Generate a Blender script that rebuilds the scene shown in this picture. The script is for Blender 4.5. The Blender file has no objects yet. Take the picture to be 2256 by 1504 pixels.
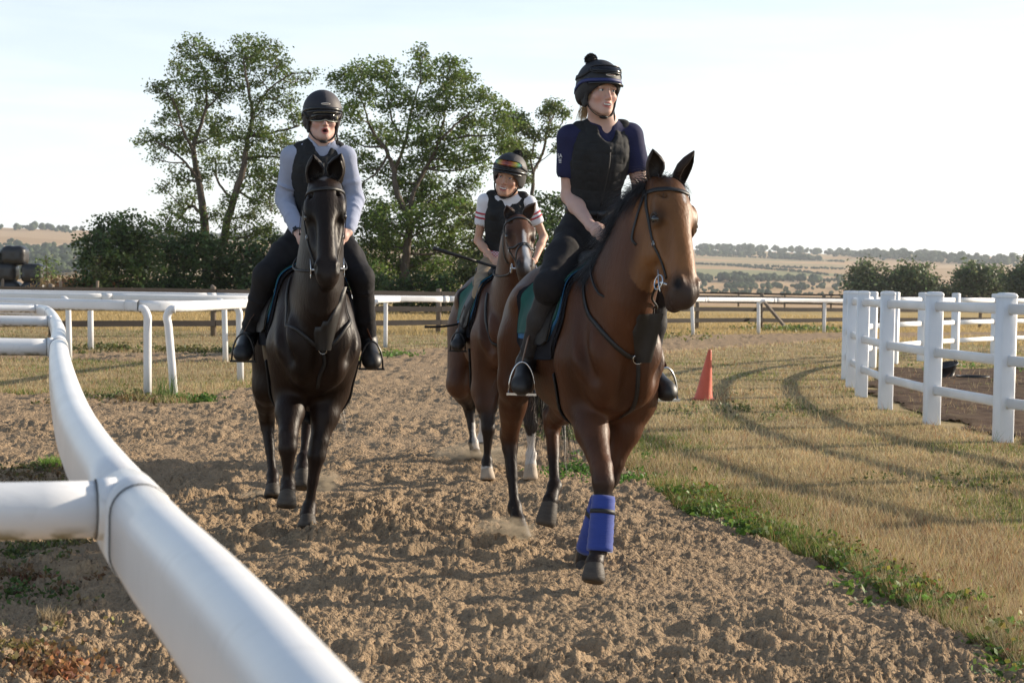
import bpy, math
import numpy as np
from mathutils import Vector, Matrix
from mathutils.bvhtree import BVHTree

SC = bpy.context.scene
COL = SC.collection
rng = np.random.default_rng(7)

# ------------------------------------------------------------------ camera
EYE = np.array([0.0, 0.0, 1.45])
PITCH = math.atan(122 / 3500.0)
ROLL = math.radians(1.0)
_F = np.array([0, math.cos(PITCH), -math.sin(PITCH)])
_R0 = np.array([1.0, 0, 0])
_U0 = np.cross(_R0, _F)
_U = math.cos(ROLL) * _U0 - math.sin(ROLL) * _R0
_R = math.cos(ROLL) * _R0 + math.sin(ROLL) * _U0
cam_d = bpy.data.cameras.new('camera')
cam = bpy.data.objects.new('camera', cam_d)
COL.objects.link(cam)
M = Matrix.Identity(4)
for i in range(3):
    M[i][0] = _R[i]; M[i][1] = _U[i]; M[i][2] = -_F[i]; M[i][3] = EYE[i]
cam.matrix_world = M
cam_d.sensor_width = 36.0
cam_d.lens = 36.0 * 3500 / 2256
cam_d.clip_start = 0.05
cam_d.clip_end = 12000
cam_d.dof.use_dof = True
cam_d.dof.focus_distance = 8.6
cam_d.dof.aperture_fstop = 10.0
SC.camera = cam

# ------------------------------------------------------------------ light
SUN_EL = math.radians(19.0)
SUN_AZ = math.radians(66.0)          # clockwise from +Y (the view direction)
SUN_DIR = np.array([math.sin(SUN_AZ) * math.cos(SUN_EL), math.cos(SUN_AZ) * math.cos(SUN_EL), math.sin(SUN_EL)])
world = bpy.data.worlds.new('World')
SC.world = world
world.use_nodes = True
wn = world.node_tree.nodes; wl = world.node_tree.links
wn.clear()
sky = wn.new('ShaderNodeTexSky')
sky.sky_type = 'NISHITA'
sky.sun_disc = False
sky.sun_elevation = SUN_EL
sky.sun_rotation = SUN_AZ
sky.air_density = 1.0
sky.dust_density = 0.6
sky.ozone_density = 1.2
sky.altitude = 50
w_bg = wn.new('ShaderNodeBackground')
w_bg.inputs['Strength'].default_value = 0.107
w_out = wn.new('ShaderNodeOutputWorld')
# thin high cloud: streaks that whiten the sky, mostly low down
w_tc = wn.new('ShaderNodeTexCoord')
w_map = wn.new('ShaderNodeMapping')
w_map.inputs['Scale'].default_value = (3.0, 3.0, 26.0)
w_noise = wn.new('ShaderNodeTexNoise')
w_noise.inputs['Scale'].default_value = 1.6
w_noise.inputs['Detail'].default_value = 5
w_ramp = wn.new('ShaderNodeValToRGB')
w_ramp.color_ramp.elements[0].position = 0.44
w_ramp.color_ramp.elements[0].color = (0.62, 0.62, 0.62, 1)
w_ramp.color_ramp.elements[1].position = 0.78
w_ramp.color_ramp.elements[1].color = (0.88, 0.88, 0.88, 1)
w_mix = wn.new('ShaderNodeMix'); w_mix.data_type = 'RGBA'
w_mix.inputs['B'].default_value = (8.6, 9.0, 9.5, 1)
wl.new(w_tc.outputs['Generated'], w_map.inputs['Vector'])
wl.new(w_map.outputs['Vector'], w_noise.inputs['Vector'])
wl.new(w_noise.outputs['Fac'], w_ramp.inputs['Fac'])
w_sep = wn.new('ShaderNodeSeparateXYZ')
w_fall = wn.new('ShaderNodeMapRange')
w_fall.inputs['From Min'].default_value = 0.0; w_fall.inputs['From Max'].default_value = 0.36
w_fall.inputs['To Min'].default_value = 1.0; w_fall.inputs['To Max'].default_value = 0.12
w_mul = wn.new('ShaderNodeMath'); w_mul.operation = 'MULTIPLY'
wl.new(w_tc.outputs['Generated'], w_sep.inputs['Vector'])
wl.new(w_sep.outputs['Z'], w_fall.inputs['Value'])
wl.new(w_fall.outputs['Result'], w_mul.inputs[0]); wl.new(w_ramp.outputs['Color'], w_mul.inputs[1])
wl.new(w_mul.outputs[0], w_mix.inputs['Factor'])
wl.new(sky.outputs['Color'], w_mix.inputs['A'])
wl.new(w_mix.outputs['Result'], w_bg.inputs['Color'])
wl.new(w_bg.outputs['Background'], w_out.inputs['Surface'])

sun_d = bpy.data.lights.new('sun', 'SUN')
sun_d.energy = 5.0
sun_d.angle = math.radians(0.6)
sun_d.color = (1.0, 0.86, 0.68)
sun = bpy.data.objects.new('sun', sun_d)
COL.objects.link(sun)
sun.rotation_euler = Vector((-SUN_DIR).tolist()).to_track_quat('-Z', 'Y').to_euler()

SC.view_settings.view_transform = 'Standard'
SC.view_settings.look = 'None'
SC.view_settings.gamma = 1.0
SC.view_settings.exposure = 0.62
SC.render.engine = 'CYCLES'
SC.cycles.max_bounces = 8
SC.cycles.transparent_max_bounces = 8
SC.cycles.volume_bounces = 0
SC.cycles.use_denoising = True

# ------------------------------------------------------------------ helpers
def P(px, py, Y):
    """world point at depth Y that the photograph shows at pixel (px, py)"""
    d = _F + _R * ((px - 1128) / 3500.0) - _U * ((py - 752) / 3500.0)
    return EYE + d * (Y / d[1])

def G(px, py, z=0.0):
    """point on the level z below pixel (px, py)"""
    d = _F + _R * ((px - 1128) / 3500.0) - _U * ((py - 752) / 3500.0)
    return EYE + d * ((z - EYE[2]) / d[2])

def V3(*a):
    return np.array(a, dtype=float)

def nrm(v):
    v = np.asarray(v, dtype=float)
    return v / max(1e-9, np.linalg.norm(v))

def tag(o, label=None, cat=None, group=None, kind=None):
    if label: o['label'] = label
    if cat: o['category'] = cat
    if group: o['group'] = group
    if kind: o['kind'] = kind
    return o

def thing(name, label, cat, loc=(0, 0, 0), group=None, kind=None):
    o = bpy.data.objects.new(name, None)
    o.empty_display_size = 0.2
    COL.objects.link(o)
    o.location = [float(a) for a in loc]
    return tag(o, label, cat, group, kind)

def link(name, me, parent=None, world_coords=True):
    o = bpy.data.objects.new(name, me)
    COL.objects.link(o)
    if parent is not None:
        o.parent = parent
        if world_coords:
            l = Vector((0, 0, 0)); q = parent
            while q is not None:
                l = l + q.location; q = q.parent
            o.location = -l
    return o

def mesh(name, verts, faces, mat=None, parent=None, smooth=True, colors=None, world_coords=True):
    """faces: list of tuples, or an (n,3)/(n,4) int array"""
    me = bpy.data.meshes.new(name)
    verts = np.asarray(verts, dtype=np.float32).reshape(-1, 3)
    if isinstance(faces, np.ndarray):
        n, k = faces.shape
        me.vertices.add(len(verts)); me.vertices.foreach_set('co', verts.ravel())
        me.loops.add(n * k); me.loops.foreach_set('vertex_index', faces.astype(np.int32).ravel())
        me.polygons.add(n)
        me.polygons.foreach_set('loop_start', np.arange(0, n * k, k, dtype=np.int32))
        me.update(calc_edges=True)
    else:
        me.from_pydata(verts.tolist(), [], [tuple(int(i) for i in f) for f in faces])
        me.update()
    if smooth:
        me.polygons.foreach_set('use_smooth', np.ones(len(me.polygons), dtype=bool))
    if colors is not None:
        at = me.color_attributes.new('tint', 'FLOAT_COLOR', 'POINT')
        c = np.ones((len(verts), 4), dtype=np.float32); c[:, :3] = colors
        at.data.foreach_set('color', c.ravel())
    if mat is not None:
        me.materials.append(mat)
    return link(name, me, parent, world_coords)

class MB:
    """collects shapes that become ONE mesh object"""
    def __init__(s): s.v = []; s.f = []; s.n = 0
    def add(s, v, f):
        v = np.asarray(v, dtype=float).reshape(-1, 3)
        s.v.append(v); s.f += [tuple(i + s.n for i in q) for q in f]; s.n += len(v)
        return s
    def box(s, c, size, R=None, taper=1.0):
        x, y, z = [a / 2 for a in size]
        t = taper
        v = np.array([[-x, -y, -z], [x, -y, -z], [x, y, -z], [-x, y, -z], [-x*t, -y*t, z], [x*t, -y*t, z], [x*t, y*t, z], [-x*t, y*t, z]])
        if R is not None: v = v @ np.asarray(R).T
        return s.add(v + np.asarray(c), [(3, 2, 1, 0), (4, 5, 6, 7), (0, 1, 5, 4), (1, 2, 6, 5), (2, 3, 7, 6), (3, 0, 4, 7)])
    def sweep(s, pts, prof, up=(0, 0, 1), scale=None, caps=True, closed=False):
        """prof: (k,2) in (side, up)"""
        pts = np.asarray(pts, float); prof = np.asarray(prof, float); n = len(pts); k = len(prof)
        out = []
        for i in range(n):
            if closed: t = pts[(i + 1) % n] - pts[i - 1]
            else: t = pts[min(i + 1, n - 1)] - pts[max(i - 1, 0)]
            t = nrm(t)
            u = np.asarray(up[i] if np.ndim(up) == 2 else up, float)
            sd = np.cross(t, u)
            if np.linalg.norm(sd) < 1e-4: sd = np.cross(t, (1, 0.1, 0))
            sd = nrm(sd); uu = np.cross(sd, t)
            sc = 1.0 if scale is None else scale[i]
            out.append(pts[i] + sc * (prof[:, :1] * sd + prof[:, 1:] * uu))
        v = np.concatenate(out); f = []
        for i in range(n if closed else n - 1):
            for j in range(k):
                a = i * k + j; b = i * k + (j + 1) % k
                c = ((i + 1) % n) * k
                f.append((a, b, c + (j + 1) % k, c + j))
        if caps and not closed:
            f.append(tuple(range(k - 1, -1, -1))); f.append(tuple((n - 1) * k + j for j in range(k)))
        return s.add(v, f)
    def tube(s, pts, r, seg=8, closed=False):
        a = np.linspace(0, 2 * np.pi, seg, endpoint=False)
        prof = np.stack([np.cos(a), np.sin(a)], 1)
        pts = np.asarray(pts, float)
        r = np.full(len(pts), r) if np.ndim(r) == 0 else np.asarray(r, float)
        # parallel-transport frames
        ups = []
        t0 = nrm(pts[1] - pts[0])
        u = nrm(np.cross(t0, (0.3, 1, 0.2))); 
        for i in range(len(pts)):
            t = nrm((pts[(i + 1) % len(pts)] if (closed or i + 1 < len(pts)) else pts[i]) - (pts[i - 1] if (closed or i > 0) else pts[0]))
            u = nrm(u - t * np.dot(u, t)); ups.append(u)
        return s.sweep(pts, prof, up=np.array(ups), scale=r, closed=closed)
    def ball(s, c, r, R=None, seg=16, rings=10, zmin=-1.0):
        r = np.ones(3) * r
        v = []; f = []
        th0 = math.acos(zmin) if zmin > -1 else math.pi
        for i in range(rings + 1):
            th = th0 * i / rings
            for j in range(seg):
                ph = 2 * math.pi * j / seg
                v.append((math.sin(th) * math.cos(ph), math.sin(th) * math.sin(ph), math.cos(th)))
        for i in range(rings):
            for j in range(seg):
                a = i * seg + j; b = i * seg + (j + 1) % seg
                f.append((a, a + seg, b + seg, b))
        v = np.array(v) * r
        if R is not None: v = v @ np.asarray(R).T
        return s.add(v + np.asarray(c), f)
    def build(s, name, mat, parent=None, smooth=True, world_coords=True, bevel=0):
        o = mesh(name, np.concatenate(s.v), s.f, mat, parent, smooth, world_coords=world_coords)
        if bevel:
            m = o.modifiers.new('bevel', 'BEVEL'); m.width = bevel; m.segments = 2; m.limit_method = 'ANGLE'
        return o

def stadium(w, h, n=6, top_only=False):
    r = w / 2; out = []
    for i in range(n + 1):
        a = math.pi * i / n
        out.append((r * math.cos(a), h / 2 - r + r * math.sin(a)))
    for i in range(n + 1):
        a = math.pi + math.pi * i / n
        out.append((r * math.cos(a), -h / 2 + r + r * math.sin(a)))
    return np.array(out)[::-1]

def catmull(pts, n=8, closed=False):
    pts = [np.asarray(p, float) for p in pts]
    out = []
    N = len(pts)
    for i in range(N if closed else N - 1):
        p0 = pts[i - 1] if (closed or i > 0) else 2 * pts[0] - pts[1]
        p1 = pts[i]; p2 = pts[(i + 1) % N]
        p3 = pts[(i + 2) % N] if (closed or i + 2 < N) else 2 * pts[-1] - pts[-2]
        for k in range(n):
            t = k / n
            out.append(0.5 * ((2 * p1) + (-p0 + p2) * t + (2 * p0 - 5 * p1 + 4 * p2 - p3) * t * t + (-p0 + 3 * p1 - 3 * p2 + p3) * t ** 3))
    if not closed: out.append(pts[-1])
    return np.array(out)

_LAT = np.random.default_rng(3).random((256, 256)).astype(np.float32)
def vnoise(x, y, seed=0):
    x = np.asarray(x, dtype=np.float64) + seed * 17.31; y = np.asarray(y, dtype=np.float64) + seed * 9.77
    xi = np.floor(x).astype(np.int64); yi = np.floor(y).astype(np.int64)
    fx = x - xi; fy = y - yi
    fx = fx * fx * fx * (fx * (fx * 6 - 15) + 10); fy = fy * fy * fy * (fy * (fy * 6 - 15) + 10)
    a = _LAT[xi & 255, yi & 255]; b = _LAT[(xi + 1) & 255, yi & 255]
    c = _LAT[xi & 255, (yi + 1) & 255]; d = _LAT[(xi + 1) & 255, (yi + 1) & 255]
    return (a * (1 - fx) + b * fx) * (1 - fy) + (c * (1 - fx) + d * fx) * fy
def fbm(x, y, o=4, seed=0):
    s = 0; a = 0.5; t = 0
    for i in range(o):
        s = s + a * vnoise(x * 2 ** i, y * 2 ** i, seed + i); t += a; a *= 0.5
    return s / t

def in_poly(x, y, poly):
    x = np.asarray(x); y = np.asarray(y)
    r = np.zeros(x.shape, bool); n = len(poly)
    for i in range(n):
        x1, y1 = poly[i]; x2, y2 = poly[(i + 1) % n]
        if y1 == y2: continue
        c = ((y1 > y) != (y2 > y)) & (x < (x2 - x1) * (y - y1) / (y2 - y1) + x1)
        r ^= c
    return r

# ------------------------------------------------------------------ materials
_mats = {}
def mat(name, color=(0.5, 0.5, 0.5), rough=0.6, metal=0.0, var=0.0, vscale=8.0, bump=0.0, bscale=30.0, tint=False,
        spec=0.5, sheen=0.0, coat=0.0, sub=0.0, trans=0.0, stretch=(1, 1, 1), color2=None, detail=4, bdist=0.01, coords='Object'):
    if name in _mats: return _mats[name]
    m = bpy.data.materials.new(name); m.use_nodes = True; _mats[name] = m
    nt = m.node_tree; N = nt.nodes; L = nt.links
    b = N['Principled BSDF']; out = N['Material Output']
    b.inputs['Roughness'].default_value = rough
    b.inputs['Metallic'].default_value = metal
    b.inputs['Specular IOR Level'].default_value = spec
    b.inputs['Sheen Weight'].default_value = sheen
    b.inputs['Coat Weight'].default_value = coat
    if sub:
        b.inputs['Subsurface Weight'].default_value = sub
        b.inputs['Subsurface Radius'].default_value = (1.0, 0.35, 0.2)
        b.inputs['Subsurface Scale'].default_value = 0.012
    tc = N.new('ShaderNodeTexCoord')
    mp = N.new('ShaderNodeMapping'); mp.inputs['Scale'].default_value = stretch
    L.new(tc.outputs[coords], mp.inputs['Vector'])
    if tint:
        at = N.new('ShaderNodeAttribute'); at.attribute_name = 'tint'; src = at.outputs['Color']
    else:
        rgb = N.new('ShaderNodeRGB'); rgb.outputs[0].default_value = (*color, 1); src = rgb.outputs[0]
    if var or color2:
        nz = N.new('ShaderNodeTexNoise'); nz.inputs['Scale'].default_value = vscale; nz.inputs['Detail'].default_value = detail
        L.new(mp.outputs['Vector'], nz.inputs['Vector'])
        if color2:
            r = N.new('ShaderNodeValToRGB'); r.color_ramp.elements[0].position = 0.38; r.color_ramp.elements[1].position = 0.62
            L.new(nz.outputs['Fac'], r.inputs['Fac'])
            mx = N.new('ShaderNodeMix'); mx.data_type = 'RGBA'
            L.new(r.outputs['Color'], mx.inputs['Factor']); L.new(src, mx.inputs['A']); mx.inputs['B'].default_value = (*color2, 1)
            src = mx.outputs['Result']
        if var:
            mr = N.new('ShaderNodeMapRange'); mr.inputs['From Min'].default_value = 0.3; mr.inputs['From Max'].default_value = 0.7
            mr.inputs['To Min'].default_value = 1 - var; mr.inputs['To Max'].default_value = 1 + var
            L.new(nz.outputs['Fac'], mr.inputs['Value'])
            mu = N.new('ShaderNodeVectorMath'); mu.operation = 'SCALE'
            L.new(src, mu.inputs[0]); L.new(mr.outputs['Result'], mu.inputs['Scale']); src = mu.outputs['Vector']
    L.new(src, b.inputs['Base Color'])
    if bump:
        nb = N.new('ShaderNodeTexNoise'); nb.inputs['Scale'].default_value = bscale; nb.inputs['Detail'].default_value = 6
        L.new(mp.outputs['Vector'], nb.inputs['Vector'])
        bp = N.new('ShaderNodeBump'); bp.inputs['Strength'].default_value = bump; bp.inputs['Distance'].default_value = bdist
        L.new(nb.outputs['Fac'], bp.inputs['Height']); L.new(bp.outputs['Normal'], b.inputs['Normal'])
    if trans:
        tr = N.new('ShaderNodeBsdfTranslucent'); L.new(src, tr.inputs['Color'])
        ms = N.new('ShaderNodeMixShader'); ms.inputs['Fac'].default_value = trans
        L.new(b.outputs['BSDF'], ms.inputs[1]); L.new(tr.outputs['BSDF'], ms.inputs[2]); L.new(ms.outputs['Shader'], out.inputs['Surface'])
    return m

# ------------------------------------------------------------------ implicit surfaces (bodies, clothes)
class Vol:
    def __init__(s, lo, hi, h):
        s.lo = np.asarray(lo, float); s.h = h
        s.n = np.ceil((np.asarray(hi, float) - s.lo) / h).astype(int) + 1
        s.f = np.full(s.n, 1.0, dtype=np.float32)
        s.ax = [(s.lo[i] + h * np.arange(s.n[i])).astype(np.float32) for i in range(3)]
    def region(s, lo, hi):
        a = np.clip(np.floor((np.asarray(lo) - s.lo) / s.h).astype(int), 0, s.n)
        b = np.clip(np.ceil((np.asarray(hi) - s.lo) / s.h).astype(int) + 1, 0, s.n)
        return tuple(slice(a[i], b[i]) for i in range(3))
    def apply(s, fn, lo, hi, k, mode):
        m = k + 3 * s.h
        sl = s.region(np.asarray(lo) - m, np.asarray(hi) + m)
        x = s.ax[0][sl[0]][:, None, None]; y = s.ax[1][sl[1]][None, :, None]; z = s.ax[2][sl[2]][None, None, :]
        if min(x.size, y.size, z.size) == 0: return s
        d = fn(x, y, z); f = s.f[sl]
        if mode == 'add':
            hh = np.maximum(k - np.abs(f - d), 0) / max(k, 1e-6)
            s.f[sl] = np.minimum(f, d) - hh * hh * k * 0.25
        elif mode == 'sub':
            d = -d
            hh = np.maximum(k - np.abs(f - d), 0) / max(k, 1e-6)
            s.f[sl] = np.maximum(f, d) + hh * hh * k * 0.25
        return s
    def cone(s, a, b, ra, rb, k=0.02, flat=None, ff=1.0, mode='add'):
        """tapered capsule; flat = unit axis along which it is thinner by the factor ff"""
        a = np.asarray(a, float); b = np.asarray(b, float); ba = b - a; L2 = max(1e-9, float(ba @ ba))
        rm = max(ra, rb)
        def fn(x, y, z):
            px = x - a[0]; py = y - a[1]; pz = z - a[2]
            t = np.clip((px * ba[0] + py * ba[1] + pz * ba[2]) / L2, 0, 1)
            qx = px - t * ba[0]; qy = py - t * ba[1]; qz = pz - t * ba[2]
            if flat is not None:
                c = qx * flat[0] + qy * flat[1] + qz * flat[2]
                d2 = qx * qx + qy * qy + qz * qz + c * c * (ff * ff - 1)
                d = np.sqrt(d2) - (ra + (rb - ra) * t)
                return np.where(d > 0, d / (1 + (ff - 1) * 0.5), d / (1 + (ff - 1) * 0.5)).astype(np.float32)
            return (np.sqrt(qx * qx + qy * qy + qz * qz) - (ra + (rb - ra) * t)).astype(np.float32)
        return s.apply(fn, np.minimum(a, b) - rm, np.maximum(a, b) + rm, k, mode)
    def chain(s, pts, rad, k=0.02, flat=None, ff=1.0):
        for i in range(len(pts) - 1):
            s.cone(pts[i], pts[i + 1], rad[i], rad[i + 1], k, flat, ff)
        return s
    def ell(s, c, r, R=None, k=0.02, mode='add'):
        """R: rows are the local axes"""
        c = np.asarray(c, float); r = np.asarray(r, float) * np.ones(3)
        R = np.eye(3) if R is None else np.asarray(R)
        ext = np.sqrt(((R * r[:, None]) ** 2).sum(0))
        def fn(x, y, z):
            px = x - c[0]; py = y - c[1]; pz = z - c[2]
            k0 = 0; k1 = 0
            for i in range(3):
                q = px * R[i, 0] + py * R[i, 1] + pz * R[i, 2]
                k0 = k0 + (q / r[i]) ** 2; k1 = k1 + (q / r[i] ** 2) ** 2
            k0 = np.sqrt(k0); k1 = np.sqrt(k1) + 1e-6
            return (k0 * (k0 - 1) / k1).astype(np.float32)
        return s.apply(fn, c - ext, c + ext, k, mode)
    def cut(s, p, n, k=0.005):
        """remove the side of the plane that n points to"""
        p = np.asarray(p, float); n = nrm(n)
        def fn(x, y, z): return -((x - p[0]) * n[0] + (y - p[1]) * n[1] + (z - p[2]) * n[2]).astype(np.float32)
        hi = s.lo + s.h * (s.n - 1)
        return s.apply(fn, s.lo, hi, k, 'sub')
    def disp(s, fn):
        x = s.ax[0][:, None, None]; y = s.ax[1][None, :, None]; z = s.ax[2][None, None, :]
        s.f += fn(x, y, z).astype(np.float32); return s
    def mesh(s):
        f = s.f; neg = f < 0
        nx, ny, nz = f.shape
        cnt = np.zeros((nx - 1, ny - 1, nz - 1), dtype=np.int8)
        corners = [(i, j, k) for i in (0, 1) for j in (0, 1) for k in (0, 1)]
        for (i, j, k) in corners:
            cnt += neg[i:nx - 1 + i, j:ny - 1 + j, k:nz - 1 + k]
        act = np.argwhere((cnt > 0) & (cnt < 8))
        idx = np.full(cnt.shape, -1, dtype=np.int64)
        idx[act[:, 0], act[:, 1], act[:, 2]] = np.arange(len(act))
        acc = np.zeros((len(act), 3)); num = np.zeros(len(act))
        cv = {c: f[act[:, 0] + c[0], act[:, 1] + c[1], act[:, 2] + c[2]].astype(float) for c in corners}
        for a in corners:
            for ax in range(3):
                if a[ax] == 0:
                    b = list(a); b[ax] = 1; b = tuple(b)
                    va = cv[a]; vb = cv[b]; m = (va < 0) != (vb < 0)
                    t = np.where(m, va / np.where(m, va - vb, 1), 0)
                    p = np.tile(np.array(a, float), (len(act), 1)); p[:, ax] += t
                    acc[m] += p[m]; num += m
        v = s.lo + s.h * (act + acc / np.maximum(num, 1)[:, None])
        faces = []
        for ax in range(3):
            o = [0, 0, 0]; o[ax] = 1
            A = neg[:nx - o[0], :ny - o[1], :nz - o[2]]; B = neg[o[0]:, o[1]:, o[2]:]
            e = np.argwhere(A != B)
            u, w = [(1, 2), (2, 0), (0, 1)][ax]
            ok = (e[:, u] > 0) & (e[:, w] > 0) & (e[:, u] < f.shape[u] - 1) & (e[:, w] < f.shape[w] - 1) & (e[:, ax] < f.shape[ax] - 1)
            e = e[ok]
            def at(du, dw):
                q = e.copy(); q[:, u] += du; q[:, w] += dw
                return idx[q[:, 0], q[:, 1], q[:, 2]]
            q = np.stack([at(-1, -1), at(0, -1), at(0, 0), at(-1, 0)], 1)
            inside = neg[e[:, 0], e[:, 1], e[:, 2]]
            q[~inside] = q[~inside][:, ::-1]
            faces.append(q)
        return v, np.concatenate(faces)
    def build(s, name, mt, parent=None, colfn=None, smooth_it=0):
        v, q = s.mesh()
        if smooth_it:
            e = np.concatenate([q[:, [0, 1]], q[:, [1, 2]], q[:, [2, 3]], q[:, [3, 0]]])
            for it in range(smooth_it):
                acc = np.zeros_like(v); n = np.zeros(len(v))
                for c in range(3):
                    acc[:, c] = np.bincount(e[:, 0], v[e[:, 1], c], len(v)) + np.bincount(e[:, 1], v[e[:, 0], c], len(v))
                n = np.bincount(e[:, 0], minlength=len(v)) + np.bincount(e[:, 1], minlength=len(v))
                v = v + 0.5 * (acc / np.maximum(n, 1)[:, None] - v)
        o = mesh(name, v, q, mt, parent, True, colors=None if colfn is None else colfn(v))
        o['_'] = 0; del o['_']
        s.v = v; s.q = q
        return o
    def bvh(s):
        return BVHTree.FromPolygons([tuple(a) for a in s.v.tolist()], [tuple(a) for a in s.q.tolist()])

def ribbon(mb, pts, w, t, bvh=None, off=0.003, n=6, closed=False, normals=None, snap=True):
    """a flat strap; with bvh it lies on that surface"""
    c = catmull(pts, n, closed)
    nn = []; out = []
    for i, p in enumerate(c):
        if bvh is not None:
            loc, nor, _, dist = bvh.find_nearest(Vector(p.tolist()))
            nv = np.array(nor)
            if snap: p = np.array(loc) + nv * off
            nn.append(nv)
        else:
            nn.append(np.asarray(normals if normals is not None else (0, -1, 0), float))
        out.append(p)
    out = np.array(out); nn = np.array(nn)
    for _ in range(3):
        if len(nn) > 2:
            m = nn.copy(); m[1:-1] = nn[:-2] + nn[1:-1] + nn[2:]; nn = m / np.linalg.norm(m, axis=1, keepdims=True)
            if snap and bvh is not None:
                o2 = out.copy(); o2[1:-1] = 0.25 * out[:-2] + 0.5 * out[1:-1] + 0.25 * out[2:]; out = o2
    if snap and bvh is not None:
        for i, p in enumerate(out):
            l_, n_, _, _ = bvh.find_nearest(Vector(p.tolist())); l_ = np.array(l_); n_ = np.array(n_)
            if (p - l_) @ n_ < off: out[i] = l_ + n_ * off
    prof = [(-w / 2, -t / 2), (w / 2, -t / 2), (w / 2, t / 2), (-w / 2, t / 2)]
    mb.sweep(out, prof, up=nn, closed=closed)
    return out, nn
# ================================================================== SETTING
_TY = np.array([-100, 0, 140, 300, 600, 900, 1300, 1800, 2500, 3000, 3500, 5000, 9000.0])
_TZ = np.array([0, 0, 0, -3, -11, -11, 2, 24, 54, 70, 72, 40, 0.0])
def terrain(x, y):
    x = np.asarray(x, float); y = np.asarray(y, float)
    z = np.interp(y, _TY, _TZ)
    z = z + np.clip(y - 400, 0, 2600) * 0.006 * (fbm(x / 700.0, y / 900.0, 3, 5) - 0.45) * 2.0
    # the left-hand hill stands higher
    z = z + np.clip((-x - 150) / 500.0, 0, 1) * np.clip((y - 1200) / 1500.0, 0, 1) * 17
    return z
def T(px, py):
    """where the ray through a photograph pixel meets the far terrain"""
    for Y in np.geomspace(150, 4500, 900):
        p = P(px, py, Y)
        if p[2] < terrain(p[0], p[1]):
            return V3(p[0], p[1], terrain(p[0], p[1]))
    return None

# --- where the sand lies (ground polygons) ---------------------------
def gp(l): return [tuple(G(a, b)[:2]) for a, b in l]
RIGHT_EDGE = gp([(2300, 1560), (2256, 1500), (2060, 1375), (1880, 1270), (1700, 1198), (1570, 1150), (1450, 1085), (1330, 1010), (1240, 955), (1190, 910),
                 (1200, 850), (1300, 800), (1500, 772), (1680, 760), (1860, 748), (2100, 742), (2400, 741)])
FAR_EDGE = gp([(2400, 731), (2100, 733), (1860, 735), (1680, 737), (1500, 741), (1300, 752), (1000, 767), (830, 774), (560, 777), (300, 778), (0, 778), (-200, 778)])
ISLAND = gp([(-200, 868), (0, 866), (150, 868), (300, 886), (400, 891), (480, 872), (560, 852), (680, 825), (800, 797), (870, 779), (850, 777),
             (780, 786), (600, 796), (300, 795), (0, 792), (-200, 792)])
TRACK = [(3.2, -3.0)] + RIGHT_EDGE + FAR_EDGE + [(-14, 26), (-9, 17), (-8.0, 10), (-7, 3), (-6, -3)]
def sand_mask(x, y):
    wx = 0.16 * (fbm(x * 1.7, y * 1.3, 3, 11) - 0.5) * np.clip(y / 8, 0.5, 2.5)
    wy = 0.35 * (fbm(x * 1.1, y * 1.9, 3, 21) - 0.5) * np.clip(y / 8, 0.5, 2.5)
    return in_poly(x + wx, y + wy, TRACK) & ~in_poly(x + wx, y + wy, ISLAND)
PEN = [(6.2, 11.5), (5.45, 13.2)] + [tuple(G(a, b)[:2]) for a, b in [(2209, 972), (2052, 935), (1950, 902), (1897, 873.6), (1875, 853)]] + \
      [(5.55, 26.3), (6.15, 28.4), (6.94, 30.6), (7.8, 32.4), (8.8, 34.1), (10.1, 36.2), (11.7, 38.5), (13.6, 40.6), (15.9, 42.2), (18.5, 43.2), (21.4, 43.3)]
PEN_POLY = PEN + [(34, 40), (38, 28), (30, 14), (18, 8), (9, 9)]

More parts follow.
